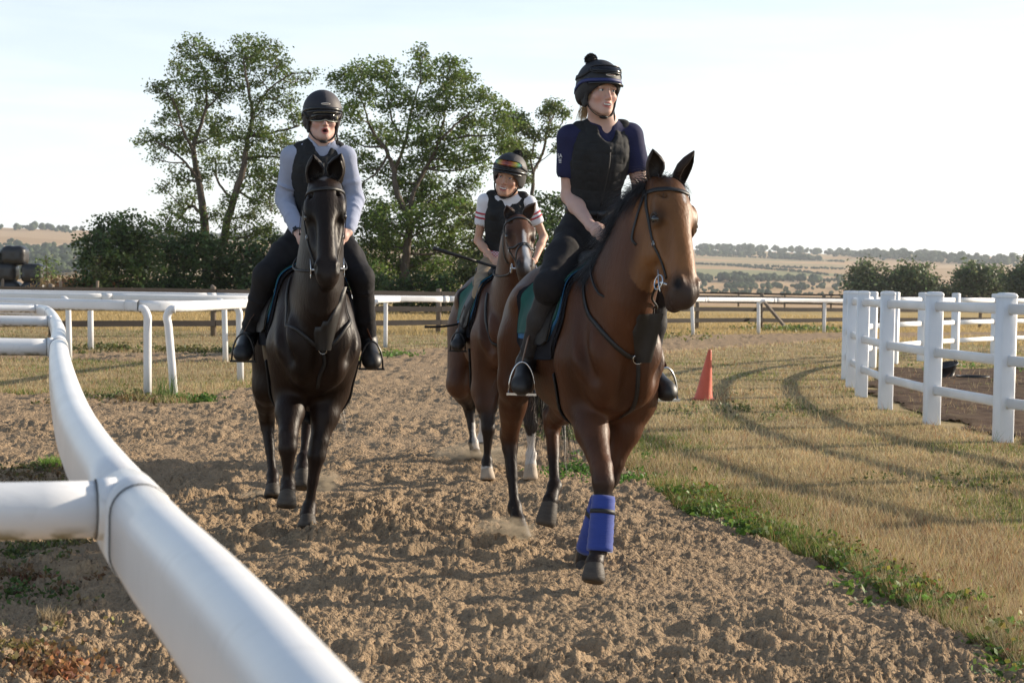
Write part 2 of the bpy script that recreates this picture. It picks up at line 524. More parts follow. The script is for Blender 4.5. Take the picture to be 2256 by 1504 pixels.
# --- materials ---------------------------------------------------------
def sand_material():
    m = mat('sand_track_mat', (0.39, 0.285, 0.182), 0.95, var=0.28, color2=(0.32, 0.228, 0.142), vscale=3.5, bump=1.0, bscale=48, bdist=0.035, spec=0.1, coords='Object', detail=8)
    return m
M_SAND = sand_material()
def ground_material():
    m = bpy.data.materials.new('ground_mat'); m.use_nodes = True
    nt = m.node_tree; N = nt.nodes; L = nt.links
    b = N['Principled BSDF']; b.inputs['Roughness'].default_value = 0.95; b.inputs['Specular IOR Level'].default_value = 0.1
    tc = N.new('ShaderNodeTexCoord')
    def noise(s, d=4):
        n = N.new('ShaderNodeTexNoise'); n.inputs['Scale'].default_value = s; n.inputs['Detail'].default_value = d
        L.new(tc.outputs['Object'], n.inputs['Vector']); return n.outputs['Fac']
    def ramp(f, stops):
        r = N.new('ShaderNodeValToRGB')
        while len(r.color_ramp.elements) < len(stops): r.color_ramp.elements.new(0.5)
        for e, (p, c) in zip(r.color_ramp.elements, stops): e.position = p; e.color = (*c, 1)
        L.new(f, r.inputs['Fac']); return r.outputs['Color']
    near = ramp(noise(1.3, 8), [(0.36, (0.16, 0.135, 0.05)), (0.5, (0.28, 0.215, 0.11)), (0.66, (0.34, 0.26, 0.14))])
    # beyond the paddock: stubble fields
    vo = N.new('ShaderNodeTexVoronoi'); vo.inputs['Scale'].default_value = 0.0042
    mp = N.new('ShaderNodeMapping'); mp.inputs['Scale'].default_value = (0.8, 1.0, 0.0); mp.inputs['Rotation'].default_value = (0, 0, 0.35)
    L.new(tc.outputs['Object'], mp.inputs['Vector']); L.new(mp.outputs['Vector'], vo.inputs['Vector'])
    sep = N.new('ShaderNodeSeparateColor'); L.new(vo.outputs['Color'], sep.inputs['Color'])
    far = ramp(sep.outputs['Red'], [(0.0, (0.42, 0.27, 0.13)), (0.4, (0.50, 0.32, 0.16)), (0.80, (0.52, 0.36, 0.20)), (0.90, (0.24, 0.24, 0.10)), (1.0, (0.40, 0.29, 0.15))])
    sx = N.new('ShaderNodeSeparateXYZ'); L.new(tc.outputs['Object'], sx.inputs['Vector'])
    mr = N.new('ShaderNodeMapRange'); mr.inputs['From Min'].default_value = 240; mr.inputs['From Max'].default_value = 330
    L.new(sx.outputs['Y'], mr.inputs['Value'])
    gold = N.new('ShaderNodeMix'); gold.data_type = 'RGBA'
    mr2 = N.new('ShaderNodeMapRange'); mr2.inputs['From Min'].default_value = 46; mr2.inputs['From Max'].default_value = 62
    L.new(sx.outputs['Y'], mr2.inputs['Value'])
    L.new(mr2.outputs['Result'], gold.inputs['Factor']); L.new(near, gold.inputs['A'])
    gcol = ramp(noise(0.12, 6), [(0.35, (0.36, 0.26, 0.105)), (0.65, (0.47, 0.34, 0.15))]); L.new(gcol, gold.inputs['B'])
    mx = N.new('ShaderNodeMix'); mx.data_type = 'RGBA'
    L.new(mr.outputs['Result'], mx.inputs['Factor']); L.new(gold.outputs['Result'], mx.inputs['A']); L.new(far, mx.inputs['B'])
    L.new(mx.outputs['Result'], b.inputs['Base Color'])
    bp = N.new('ShaderNodeBump'); bp.inputs['Strength'].default_value = 0.6; bp.inputs['Distance'].default_value = 0.03
    L.new(noise(28, 5), bp.inputs['Height']); L.new(bp.outputs['Normal'], b.inputs['Normal'])
    return m
M_GROUND = ground_material()
M_GRASS = mat('dry_grass_mat', tint=True, rough=0.6, trans=0.42, spec=0.3)
M_LEAF = mat('leaf_mat', tint=True, rough=0.55, trans=0.40, spec=0.35, var=0.25, vscale=0.9)
M_FARLEAF = mat('far_leaf_mat', (0.058, 0.078, 0.034), 0.9, var=0.45, vscale=0.05, spec=0.1)
M_BARK = mat('bark_mat', (0.085, 0.065, 0.048), 0.9, var=0.35, vscale=4, bump=0.8, bscale=9, bdist=0.05, stretch=(1, 1, 0.3))
M_WHITE = mat('white_plastic_mat', (0.80, 0.80, 0.80), 0.30, var=0.035, vscale=5, bump=0.12, bscale=60, bdist=0.002)
M_WHITE_DIRTY = mat('white_vinyl_mat', (0.79, 0.79, 0.79), 0.42, var=0.05, vscale=3, bump=0.1, bscale=40, bdist=0.002)
M_SEAM = mat('seam_mat', (0.03, 0.03, 0.032), 0.8)
M_TIMBER = mat('dark_timber_mat', (0.032, 0.025, 0.021), 0.92, var=0.3, vscale=6, bump=0.5, bscale=12, stretch=(0.25, 0.25, 1))
M_POST = mat('grey_post_mat', (0.20, 0.155, 0.115), 0.85, var=0.25, vscale=6, bump=0.5, bscale=14, stretch=(1, 1, 0.2))
M_SOIL = mat('soil_mat', (0.105, 0.062, 0.042), 0.95, var=0.55, color2=(0.085, 0.058, 0.035), vscale=3, bump=0.8, bscale=40, bdist=0.02, spec=0.1)

def white_rail_material():
    """moulded white rail: chalky film, hairline scratches, algae low on the mouldings"""
    m = bpy.data.materials.new('running_rail_mat'); m.use_nodes = True
    nt = m.node_tree; N = nt.nodes; L = nt.links; b = N['Principled BSDF']
    tc = N.new('ShaderNodeTexCoord')
    n1 = N.new('ShaderNodeTexNoise'); n1.inputs['Scale'].default_value = 3; n1.inputs['Detail'].default_value = 8; L.new(tc.outputs['Object'], n1.inputs['Vector'])
    r1 = N.new('ShaderNodeValToRGB'); r1.color_ramp.elements[0].position = 0.3; r1.color_ramp.elements[1].position = 0.7
    r1.color_ramp.elements[0].color = (0.72, 0.72, 0.72, 1); r1.color_ramp.elements[1].color = (0.82, 0.82, 0.82, 1)
    L.new(n1.outputs['Fac'], r1.inputs['Fac'])
    mp = N.new('ShaderNodeMapping'); mp.inputs['Rotation'].default_value = (0, 0, 0.3); mp.inputs['Scale'].default_value = (22, 120, 22)
    L.new(tc.outputs['Object'], mp.inputs['Vector'])
    n2 = N.new('ShaderNodeTexNoise'); n2.inputs['Scale'].default_value = 0.7; n2.inputs['Detail'].default_value = 3; L.new(mp.outputs['Vector'], n2.inputs['Vector'])
    r2 = N.new('ShaderNodeValToRGB'); r2.color_ramp.elements[0].position = 0.60; r2.color_ramp.elements[1].position = 0.72
    L.new(n2.outputs['Fac'], r2.inputs['Fac'])
    mx = N.new('ShaderNodeMix'); mx.data_type = 'RGBA'; mx.blend_type = 'MIX'
    ml = N.new('ShaderNodeMath'); ml.operation = 'MULTIPLY'; ml.inputs[1].default_value = 0.28; L.new(r2.outputs['Color'], ml.inputs[0])
    L.new(ml.outputs[0], mx.inputs['Factor']); L.new(r1.outputs['Color'], mx.inputs['A']); mx.inputs['B'].default_value = (0.50, 0.49, 0.47, 1)
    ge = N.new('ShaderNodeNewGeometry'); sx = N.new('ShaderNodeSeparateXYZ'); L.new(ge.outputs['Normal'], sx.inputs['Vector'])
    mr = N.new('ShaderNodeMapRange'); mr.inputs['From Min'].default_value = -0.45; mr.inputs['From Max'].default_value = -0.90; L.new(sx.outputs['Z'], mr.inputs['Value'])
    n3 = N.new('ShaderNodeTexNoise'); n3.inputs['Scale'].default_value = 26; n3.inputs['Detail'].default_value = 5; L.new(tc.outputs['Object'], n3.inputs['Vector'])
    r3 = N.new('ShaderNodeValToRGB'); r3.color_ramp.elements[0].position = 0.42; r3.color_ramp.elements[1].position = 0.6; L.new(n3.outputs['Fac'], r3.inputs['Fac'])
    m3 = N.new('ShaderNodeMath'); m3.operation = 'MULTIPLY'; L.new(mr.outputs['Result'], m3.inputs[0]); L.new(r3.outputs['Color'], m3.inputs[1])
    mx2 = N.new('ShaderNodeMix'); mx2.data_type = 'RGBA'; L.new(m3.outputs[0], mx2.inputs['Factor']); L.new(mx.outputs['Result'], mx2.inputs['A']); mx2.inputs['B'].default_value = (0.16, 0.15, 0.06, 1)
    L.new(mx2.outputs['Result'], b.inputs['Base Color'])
    b.inputs['Roughness'].default_value = 0.33
    bp = N.new('ShaderNodeBump'); bp.inputs['Strength'].default_value = 0.25; bp.inputs['Distance'].default_value = 0.002
    L.new(n2.outputs['Fac'], bp.inputs['Height']); L.new(bp.outputs['Normal'], b.inputs['Normal'])
    return m
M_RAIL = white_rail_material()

# --- ground sheet ------------------------------------------------------
def build_ground():
    ys = np.concatenate([[-40, -15, -4], np.arange(0, 60, 0.5), np.geomspace(60, 7000, 240)])
    us = np.concatenate([[-3, -1.8, -1.1], np.linspace(-0.75, 0.75, 150), [1.1, 1.8, 3]])
    Y, U = np.meshgrid(ys, us, indexing='ij')
    X = U * (np.abs(Y) + 10)
    Z = terrain(X, Y)
    near = np.clip((60 - Y) / 20, 0, 1)
    Z = Z + near * 0.03 * (fbm(X * 0.7, Y * 0.7, 3, 2) - 0.5)
    sm = in_poly(X, Y, TRACK) & ~in_poly(X, Y, ISLAND)
    Z = np.where(sm & (Y < 70), -0.09, Z)
    n, m = Y.shape
    i = np.arange(n * m).reshape(n, m)
    f = np.stack([i[:-1, :-1], i[:-1, 1:], i[1:, 1:], i[1:, :-1]], -1).reshape(-1, 4)
    o = mesh('ground', np.stack([X, Y, Z], -1).reshape(-1, 3), f, M_GROUND)
    tag(o, kind='structure')
build_ground()

_HP = [(rng.uniform(-2.2, 1.6), rng.uniform(5.2, 16), rng.uniform(-0.5, 0.5)) for _ in range(90)]
_HP = [(a + 0.06 * b * 0, b, c) for a, b, c in _HP]
def HOOFPRINTS(X, Y):
    d = np.zeros(np.shape(X))
    for hx, hy, ha in _HP:
        m = (np.abs(X - hx) < 0.25) & (np.abs(Y - hy) < 0.25)
        if not m.any(): continue
        dx = X[m] - hx; dy = Y[m] - hy
        u = dx * math.cos(ha) + dy * math.sin(ha); v = -dx * math.sin(ha) + dy * math.cos(ha)
        r = np.sqrt((u / 0.072) ** 2 + (v / 0.085) ** 2)
        d[m] += 0.040 * np.exp(-(r ** 4)) - 0.018 * np.exp(-((r - 1.55) / 0.38) ** 2)
    return d
def sand_height(X, Y):
    wx = X + 0.07 * (fbm(X * 5, Y * 5, 3, 31) - 0.5); wy = Y + 0.07 * (fbm(X * 5 + 9, Y * 5, 3, 41) - 0.5)
    big = fbm(wx * 1.6, wy * 2.3, 3, 1)
    hoof = np.abs(vnoise(wx * 3.9, wy * 5.6, 4) - 0.5) * 2
    mid = 1 - np.abs(vnoise(wx * 14, wy * 19, 6) - 0.5) * 2
    clod = np.abs(vnoise(wx * 30, wy * 38, 8) - 0.5) * 2
    clod2 = np.abs(vnoise(wx * 61, wy * 64, 9) - 0.5) * 2
    fine = vnoise(wx * 118, wy * 112, 10)
    patch = 0.66 + 0.6 * np.clip((fbm(wx * 0.8, wy * 1.3, 2, 51) - 0.35) * 2, 0, 1)
    rough = 0.027 * hoof + 0.019 * mid * (0.5 + hoof) + 0.023 * clod * (0.7 + hoof) + 0.016 * clod2 + 0.009 * fine
    return 0.05 * (big - 0.5) + patch * rough - 0.028 - HOOFPRINTS(X, Y)

def build_sand():
    def fan(y0, y1, q, u0, u1, nu):
        ny = int(math.log(y1 / y0) / q)
        ys = y0 * np.exp(q * np.arange(ny + 1))
        Y, U = np.meshgrid(ys, np.linspace(u0, u1, nu), indexing='ij')
        return U * Y, Y
    X, Y = fan(4.6, 64, 0.0031, -0.36, 0.36, 590)
    keep = sand_mask(X, Y)
    # distance-to-edge by blurring the mask a little
    k = keep.astype(np.float32)
    for _ in range(6):
        k[1:-1, 1:-1] = (k[1:-1, 1:-1] * 2 + k[:-2, 1:-1] + k[2:, 1:-1] + k[1:-1, :-2] + k[1:-1, 2:]) / 6
    Z = sand_height(X, Y) + 0.012
    Z = Z * 1.0 - (1 - np.clip(k * 1.6, 0, 1)) * 0.05
    use = k > 0.02
    n, m = Y.shape
    i = np.arange(n * m).reshape(n, m)
    fm = use[:-1, :-1] & use[1:, :-1] & use[1:, 1:] & use[:-1, 1:]
    f = np.stack([i[:-1, :-1], i[:-1, 1:], i[1:, 1:], i[1:, :-1]], -1)[fm]
    used = np.unique(f); remap = np.full(n * m, -1); remap[used] = np.arange(len(used))
    v = np.stack([X, Y, Z], -1).reshape(-1, 3)[used]
    o = mesh('sand_track', v, remap[f], M_SAND)
    tag(o, kind='structure')
    # the parts of the track beside and behind the lens, coarser
    xs = np.linspace(-9, 9, 130); ys = np.linspace(-3, 64, 300)
    Y2, X2 = np.meshgrid(ys, xs, indexing='ij')
    inside = sand_mask(X2, Y2) & ((np.abs(X2) > 0.355 * Y2) | (Y2 < 4.65))
    i = np.arange(Y2.size).reshape(Y2.shape)
    fm = inside[:-1, :-1] & inside[1:, :-1] & inside[1:, 1:] & inside[:-1, 1:]
    f = np.stack([i[:-1, :-1], i[:-1, 1:], i[1:, 1:], i[1:, :-1]], -1)[fm]
    Z2 = sand_height(X2, Y2)
    o = mesh('sand_track_border', np.stack([X2, Y2, Z2], -1).reshape(-1, 3), f, M_SAND)
    tag(o, kind='structure')
build_sand()

# loose fibres and crumbs that make the riding surface shaggy
def build_sand_fibre():
    n = 130000
    px = rng.uniform(-60, 2316, n); py = 752 + (1580 - 752) * rng.uniform(0, 1, n) ** 0.75
    yh = 630 + 0.01745 * (px - 1128)
    Y = 5075 / (py - yh); X = (px - 1128) / 3500 * Y
    ok = sand_mask(X, Y) & (Y < 30); X = X[ok]; Y = Y[ok]; n = len(X)
    Z = sand_height(X, Y) + 0.012
    a = rng.uniform(0, 2 * np.pi, n); l = rng.uniform(0.012, 0.034, n) * np.clip(Y / 9, 0.8, 1.6)
    w = np.maximum(l * 0.05, 0.00016 * Y)
    dx = np.cos(a); dy = np.sin(a); up = rng.uniform(0.1, 0.9, n)
    base = np.stack([X, Y, Z - 0.004], 1)
    s = np.stack([-dy * w, dx * w, 0 * w], 1)
    midp = base + np.stack([dx * l * 0.55, dy * l * 0.55, l * up], 1)
    tip = base + np.stack([dx * l, dy * l, l * up * 0.6], 1)
    v = np.stack([base - s, base + s, tip], 1).reshape(-1, 3)
    f = np.arange(3 * n).reshape(-1, 3)
    m = mat('fibre_mat', (0.46, 0.32, 0.20), 0.9, spec=0.1, trans=0.3)
    tag(mesh('sand_fibre', v, f, m, smooth=False), 'fine pale fibres and crumbs lying loose over the sand track', 'fibre', kind='stuff')
build_sand_fibre()

# --- dry grass ---------------------------------------------------------
def grass_ok(x, y):
    m = ~sand_mask(x, y)
    soil = in_poly(x, y, PEN_POLY) & (y < 31) & (fbm(x * 0.9, y * 0.9, 3, 61) < 0.60)
    return m & ~soil
def build_grass():
    n = 860000
    px = rng.uniform(-40, 2296, n); py = 664 + (1560 - 664) * rng.uniform(0, 1, n)
    yh = 630 + 0.01745 * (px - 1128)
    Y = 5075 / (py - yh + rng.normal(0, 1.5, n)); X = (px - 1128) / 3500 * Y
    ok = (Y > 4) & (Y < 95) & grass_ok(X, Y); X = X[ok]; Y = Y[ok]; n = len(X)
    dry = fbm(X * 0.8, Y * 0.5, 4, 71); loc = rng.random(n)
    # greener near the track edges
    e = np.zeros(n)
    for d in (0.35, 0.8):
        for sx, sy in ((1, 0), (-1, 0), (0, 1.5), (0, -1.5)):
            e += sand_mask(X + sx * d, Y + sy * d)
    green = np.clip((dry - 0.50) * 3.4, 0, 0.7) + 0.10 * e * (Y < 30)
    isg = rng.random(n) < green
    straw = np.array([0.46, 0.365, 0.205]) * rng.uniform(0.65, 1.25, (n, 1)) * np.array([1, 1, 1]) + rng.normal(0, 0.015, (n, 3))
    gr = np.array([0.15, 0.19, 0.045]) * rng.uniform(0.6, 1.5, (n, 1))
    redd = np.array([0.33, 0.17, 0.08]) * rng.uniform(0.6, 1.3, (n, 1))
    c = np.where(isg[:, None], gr, straw)
    tone = 0.72 + 0.6 * fbm(X * 1.9, Y * 1.1, 3, 77)[:, None]
    c = np.where((rng.random(n) < 0.12 + 0.45 * np.clip(fbm(X * 0.6, Y * 0.35, 3, 78) - 0.5, 0, 1))[:, None], redd, c) * tone
    c = np.where((rng.random(n) < 0.05)[:, None], np.array([0.62, 0.52, 0.33]), c)
    c = np.where((Y > 45)[:, None], np.array([0.50, 0.37, 0.17]) * rng.uniform(0.7, 1.2, (n, 1)), c)
    c = np.clip(c, 0.01, 0.8)
    tall = rng.random(n) < 0.055
    h = rng.uniform(0.018, 0.068, n) * (0.55 + 0.9 * fbm(X * 2.3, Y * 1.6, 2, 79)) * np.clip(0.8 + 0.30 * e, 0.8, 1.6)
    h = np.where(tall, rng.uniform(0.07, 0.17, n), h)
    h = np.where(Y > 45, rng.uniform(0.06, 0.16, n), h)
    w = np.maximum(0.0014, 0.00026 * Y) * rng.uniform(0.7, 1.3, n) * np.where(tall, 0.65, 1)
    a = rng.uniform(0, 2 * np.pi, n)
    lean = rng.uniform(0.15, 0.9, n) * h; la = rng.uniform(0, 2 * np.pi, n)
    s = np.stack([np.cos(a) * w, np.sin(a) * w, 0 * w], 1)
    b = np.stack([X, Y, 0 * X - 0.006 + 0.03 * (fbm(X * 0.7, Y * 0.7, 3, 2) - 0.5)], 1)
    t = b + np.stack([np.cos(la) * lean, np.sin(la) * lean, h], 1)
    v = np.stack([b - s, b + s, t], 1).reshape(-1, 3)
    f = np.arange(3 * n).reshape(-1, 3)
    o = mesh('dry_grass', v, f, M_GRASS, smooth=False, colors=np.repeat(c, 3, 0))
    tag(o, 'sun dried straw coloured grass covering the verges and paddock', 'grass', kind='stuff')
build_grass()

def leaf_cloud(cent, n_each, spread, size, tint, up=0.3):
    """many small folded leaves round the given centres -> verts, faces, colours"""
    C_ = np.repeat(cent, n_each, 0); n = len(C_)
    p = C_ + rng.normal(0, 1, (n, 3)) * np.asarray(spread)
    d = rng.normal(0, 1, (n, 3)); d[:, 2] = np.abs(d[:, 2]) * up * 2; d /= np.linalg.norm(d, axis=1, keepdims=True)
    q = rng.normal(0, 1, (n, 3)); s = np.cross(d, q); s /= np.linalg.norm(s, axis=1, keepdims=True) + 1e-9
    L_ = size * rng.uniform(0.6, 1.4, (n, 1)); W_ = L_ * 0.32
    v = np.stack([p - d * L_ * 0.5, p + s * W_, p + d * L_ * 0.5, p - s * W_], 1).reshape(-1, 3)
    f = np.arange(4 * n).reshape(-1, 4)
    c = np.asarray(tint) * rng.uniform(0.55, 1.5, (n, 1)) * (1 + rng.normal(0, 0.08, (n, 3)))
    return v, f, np.repeat(np.clip(c, 0.005, 0.7), 4, 0)

def build_weeds():
    V_ = []; F_ = []; C_ = []; k = 0
    def put(v, f, c):
        nonlocal k
        V_.append(v); F_.append(f + k); C_.append(c); k += len(v)
    # along the right-hand edge of the track
    edge = np.array(RIGHT_EDGE[:11])
    pts = []
    for a, b in zip(edge[:-1], edge[1:]):
        L_ = np.linalg.norm(b - a)
        for t in rng.random(int(L_ * 60) + 2):
            p = a + (b - a) * t
            pts.append((p[0] + rng.normal(0.10, 0.11), p[1] + rng.normal(0.05, 0.15)))
    pts = np.array(pts)
    dens = fbm(pts[:, 0] * 2.1, pts[:, 1] * 1.1, 2, 81)
    ok = dens > 0.50 - 0.07 * (pts[:, 1] < 9.5); pts = pts[ok]
    cen = np.stack([pts[:, 0], pts[:, 1], rng.uniform(0.01, 0.06, len(pts))], 1)
    put(*leaf_cloud(cen, 12, (0.045, 0.045, 0.014), 0.040, (0.12, 0.20, 0.038)))
    put(*leaf_cloud(cen[::4] + V3(0.03, 0.02, 0.03), 3, (0.05, 0.05, 0.02), 0.03, (0.27, 0.24, 0.05)))
    put(*leaf_cloud(cen[1::3] + V3(0.06, 0.05, 0.05), 5, (0.07, 0.07, 0.02), 0.016, (0.17, 0.075, 0.035)))
    # on the left by the rail and on the island edge
    for (px, py, r, n, col) in [(110, 1030, 0.09, 34, (0.16, 0.25, 0.06)), (60, 1060, 0.42, 150, (0.16, 0.11, 0.05)), (60, 1040, 0.3, 60, (0.13, 0.14, 0.05)), (30, 1290, 0.25, 120, (0.15, 0.09, 0.045)), (40, 1230, 0.22, 90, (0.10, 0.13, 0.04)),
                                (90, 1215, 0.2, 60, (0.14, 0.13, 0.05)), (30, 1320, 0.2, 70, (0.07, 0.11, 0.03)), (110, 1380, 0.16, 40, (0.25, 0.20, 0.12)),
                                (60, 1470, 0.13, 60, (0.25, 0.15, 0.07)), (20, 1455, 0.12, 60, (0.20, 0.17, 0.06)), (140, 1490, 0.12, 40, (0.34, 0.17, 0.08)),
                                (440, 884, 0.18, 60, (0.09, 0.17, 0.035)), (300, 884, 0.4, 60, (0.17, 0.12, 0.05)), (250, 878, 0.5, 60, (0.10, 0.12, 0.04)), (365, 876, 0.3, 40, (0.12, 0.18, 0.05)),
                                (870, 786, 0.35, 80, (0.13, 0.20, 0.05)), (500, 778, 0.6, 60, (0.08, 0.1, 0.03)), (400, 776, 0.9, 90, (0.09, 0.09, 0.03)), (230, 770, 0.9, 90, (0.11, 0.12, 0.04)),
                                (1270, 1040, 0.25, 70, (0.09, 0.19, 0.035)), (1390, 1065, 0.25, 80, (0.10, 0.20, 0.04)), (1230, 960, 0.25, 60, (0.14, 0.2, 0.05)),
                                (1730, 728, 1.4, 90, (0.16, 0.19, 0.06)), (1320, 735, 1.6, 80, (0.13, 0.16, 0.05)), (1400, 742, 1.8, 80, (0.18, 0.18, 0.06)), (1780, 728, 0.9, 60, (0.08, 0.14, 0.04)),
                                (2100, 1075, 0.6, 50, (0.12, 0.14, 0.04)), (1640, 905, 0.8, 60, (0.12, 0.14, 0.05)), (2240, 815, 1.3, 70, (0.12, 0.18, 0.05))]:
        g = G(px, py)
        rr = np.abs(rng.normal(0, 1, n)) * r; aa = rng.uniform(0, 6.283, n)
        cen = np.stack([g[0] + rr * np.cos(aa), g[1] + rr * np.sin(aa) * 1.4, rng.uniform(0.0, 0.05, n)], 1)
        s = max(0.028, 0.0021 * g[1])
        put(*leaf_cloud(cen, 10, (s * 0.9, s * 0.9, s * 0.6), s, col, up=0.6))
    v = np.concatenate(V_); v[:, 2] = np.maximum(v[:, 2], 0.0)
    o = mesh('verge_weeds', v, np.concatenate(F_), M_LEAF, smooth=False, colors=np.concatenate(C_))
    tag(o, 'low green and yellowing weeds growing along the edges of the sand track', 'weeds', kind='stuff')
build_weeds()

def tuft(px, py, h, n, col, label, r=0.05, name='grass_tuft'):
    g = G(px, py)
    V_ = []; F_ = []; Cc = []
    for i in range(n):
        a = rng.uniform(0, 6.283); rr = r * rng.random() ** 0.5
        b = g + V3(rr * math.cos(a), rr * math.sin(a), -0.01)
        la = rng.uniform(0, 6.283); ln = rng.uniform(0.1, 0.7) * h; hh = h * rng.uniform(0.5, 1.1)
        d = V3(math.cos(la), math.sin(la), 0); s = V3(-d[1], d[0], 0) * 0.0035
        k = len(V_)
        V_ += [b - s, b + s, b + d * ln * 0.35 + V3(0, 0, hh * 0.65) + s * 0.8, b + d * ln * 0.35 + V3(0, 0, hh * 0.65) - s * 0.8, b + d * ln + V3(0, 0, hh)]
        F_ += [(k, k + 1, k + 2, k + 3), (k + 3, k + 2, k + 4)]
        Cc += [np.array(col) * rng.uniform(0.6, 1.4)] * 5
    o = mesh(name, V_, F_, M_GRASS, smooth=False, colors=np.array(Cc))
    tag(o, label, 'grass tuft', kind=None)
tuft(112, 1036, 0.13, 160, (0.22, 0.34, 0.07), 'bright green tuft of grass by the sand behind the big white rail', 0.07)
tuft(108, 1392, 0.12, 90, (0.36, 0.28, 0.17), 'dead straw coloured tuft of grass in the shade under the rail', 0.05)
tuft(365, 880, 0.33, 70, (0.12, 0.19, 0.05), 'tall green weed tuft between the two near white legs of the island rail', 0.12)

# --- pen soil ----------------------------------------------------------
def build_soil():
    xs = np.arange(4.4, 17, 0.075); ys = np.arange(11, 33, 0.10)
    Y, X = np.meshgrid(ys, xs, indexing='ij')
    wx = X + 0.8 * (fbm(X * 1.3, Y * 1.3, 4, 91) - 0.5)
    cen = np.array(PEN_POLY)
    keep = in_poly(wx - 0.22, Y, PEN_POLY) & ((Y < 30.5 + 1.5 * (fbm(X * 0.5, Y * 0.5, 2, 3) - 0.5)))
    kk = keep.astype(np.float32)
    for _ in range(5): kk[1:-1, 1:-1] = (kk[1:-1, 1:-1] * 2 + kk[:-2, 1:-1] + kk[2:, 1:-1] + kk[1:-1, :-2] + kk[1:-1, 2:]) / 6
    Z = (kk - 1) * 0.05 + 0.018 + 0.05 * np.abs(fbm(X * 2.2, Y * 2.2, 4, 95) - 0.5) + 0.03 * vnoise(X * 7, Y * 7, 97)
    i = np.arange(Y.size).reshape(Y.shape)
    fm = keep[:-1, :-1] & keep[1:, :-1] & keep[1:, 1:] & keep[:-1, 1:]
    f = np.stack([i[:-1, :-1], i[:-1, 1:], i[1:, 1:], i[1:, :-1]], -1)[fm]
    used = np.unique(f); remap = np.full(Y.size, -1); remap[used] = np.arange(len(used))
    v = np.stack([X, Y, Z], -1).reshape(-1, 3)[used]
    tag(mesh('pen_soil', v, remap[f], M_SOIL), kind='structure')
build_soil()

# --- white running rails -------------------------------------------------
def rail_run(name, label, path, leg_spots, width=0.075, height=0.13, top=1.16, joints=(), group=None, arm_side=-1, arm_len=0.42, n=10,
             cat='rail', leg_r=0.042, leg_in=None):
    """path: ground (x, y) points; leg_spots: fractions along the path; legs reach out sideways, then bend down to the ground"""
    pts = catmull([V3(x, y, top - height / 2) for x, y in path], n)
    seg = np.linalg.norm(np.diff(pts, axis=0), axis=1); s = np.concatenate([[0], np.cumsum(seg)])
    def at(f):
        d = f * s[-1]; i = min(len(pts) - 2, max(0, int(np.searchsorted(s, d)) - 1)); t = (d - s[i]) / max(1e-6, seg[i])
        return pts[i] + (pts[i + 1] - pts[i]) * t, nrm(pts[i + 1] - pts[i])
    th = thing(name, label, cat, (path[0][0], path[0][1], 0), group)
    prof = stadium(width, height, 12)
    cuts = [0.0] + sorted(joints) + [1.0]
    for a, b in zip(cuts[:-1], cuts[1:]):
        m = max(2, int((b - a) * s[-1] / 0.35) + 2)
        pp = [at(f)[0] for f in np.linspace(a, b, m)]
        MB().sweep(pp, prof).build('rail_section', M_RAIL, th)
    for j in joints:
        p, t = at(j)
        MB().sweep([p - t * 0.09, p + t * 0.09], stadium(width + 0.005, height + 0.005, 12)).build('joint_sleeve', M_RAIL, th)
        for sg in (-1, 1):
            MB().sweep([p + sg * t * 0.0903, p + sg * t * 0.0925], stadium(width + 0.003, height + 0.003, 12)).build('joint_seam', M_SEAM, th)
    for lf in leg_spots:
        side = arm_side; f = lf
        if isinstance(lf, tuple): f, side = lf
        p, t = at(f)
        sd = nrm(np.cross(t, (0, 0, 1))) * (-side)
        a = p + sd * width * 0.3 + V3(0, 0, 0.024)
        L_ = arm_len
        c = [a, a + sd * (L_ * 0.55), a + sd * (L_ * 0.85) + V3(0, 0, -0.035), a + sd * L_ + V3(0, 0, -0.13), a + sd * (L_ + 0.01) + V3(0, 0, -0.35)]
        c = list(catmull(c, 6)) + [np.array([*(a + sd * (L_ + 0.05))[:2], -0.05])]
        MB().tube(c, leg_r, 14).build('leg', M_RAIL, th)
        MB().tube([a, a + sd * 0.028], leg_r + 0.004, 14).build('leg_collar', M_RAIL, th)
        MB().tube([a + sd * 0.0281, a + sd * 0.0300], leg_r + 0.0025, 14).build('collar_seam', M_SEAM, th)
    return th

def g2(px, py, z=1.16):
    p = G(px, py, z); return (p[0], p[1])
near_path = [(0.23, 0.0), (0.065, 0.58), (-0.126, 1.15), (-0.284, 1.606), (-0.392, 1.89)] + [g2(*q) for q in [(306, 1062), (206, 946), (159, 866), (135, 786), (129, 740), (127, 706)]]
near_path += [(-4.55, 15.6), (-5.15, 17.2), (-6.1, 18.3), (-7.4, 18.9), (-9.5, 19.4), (-13, 19.9)]
_np = catmull([V3(x, y, 0) for x, y in near_path], 10); _s = np.concatenate([[0], np.cumsum(np.linalg.norm(np.diff(_np, axis=0), axis=1))])
def frac_at_y(y): 
    i = int(np.argmax(_np[:, 1] > y)); return _s[i] / _s[-1]
rail_run('running_rail', 'big white running rail sweeping from the bottom edge up to the left', near_path,
         [frac_at_y(2.27), frac_at_y(7.5), frac_at_y(12.2), frac_at_y(17.0), 0.83, 0.97], height=0.14, width=0.085,
         joints=[frac_at_y(2.30), frac_at_y(7.6), frac_at_y(15.4), frac_at_y(17.2), 0.80], arm_side=1, arm_len=1.1)
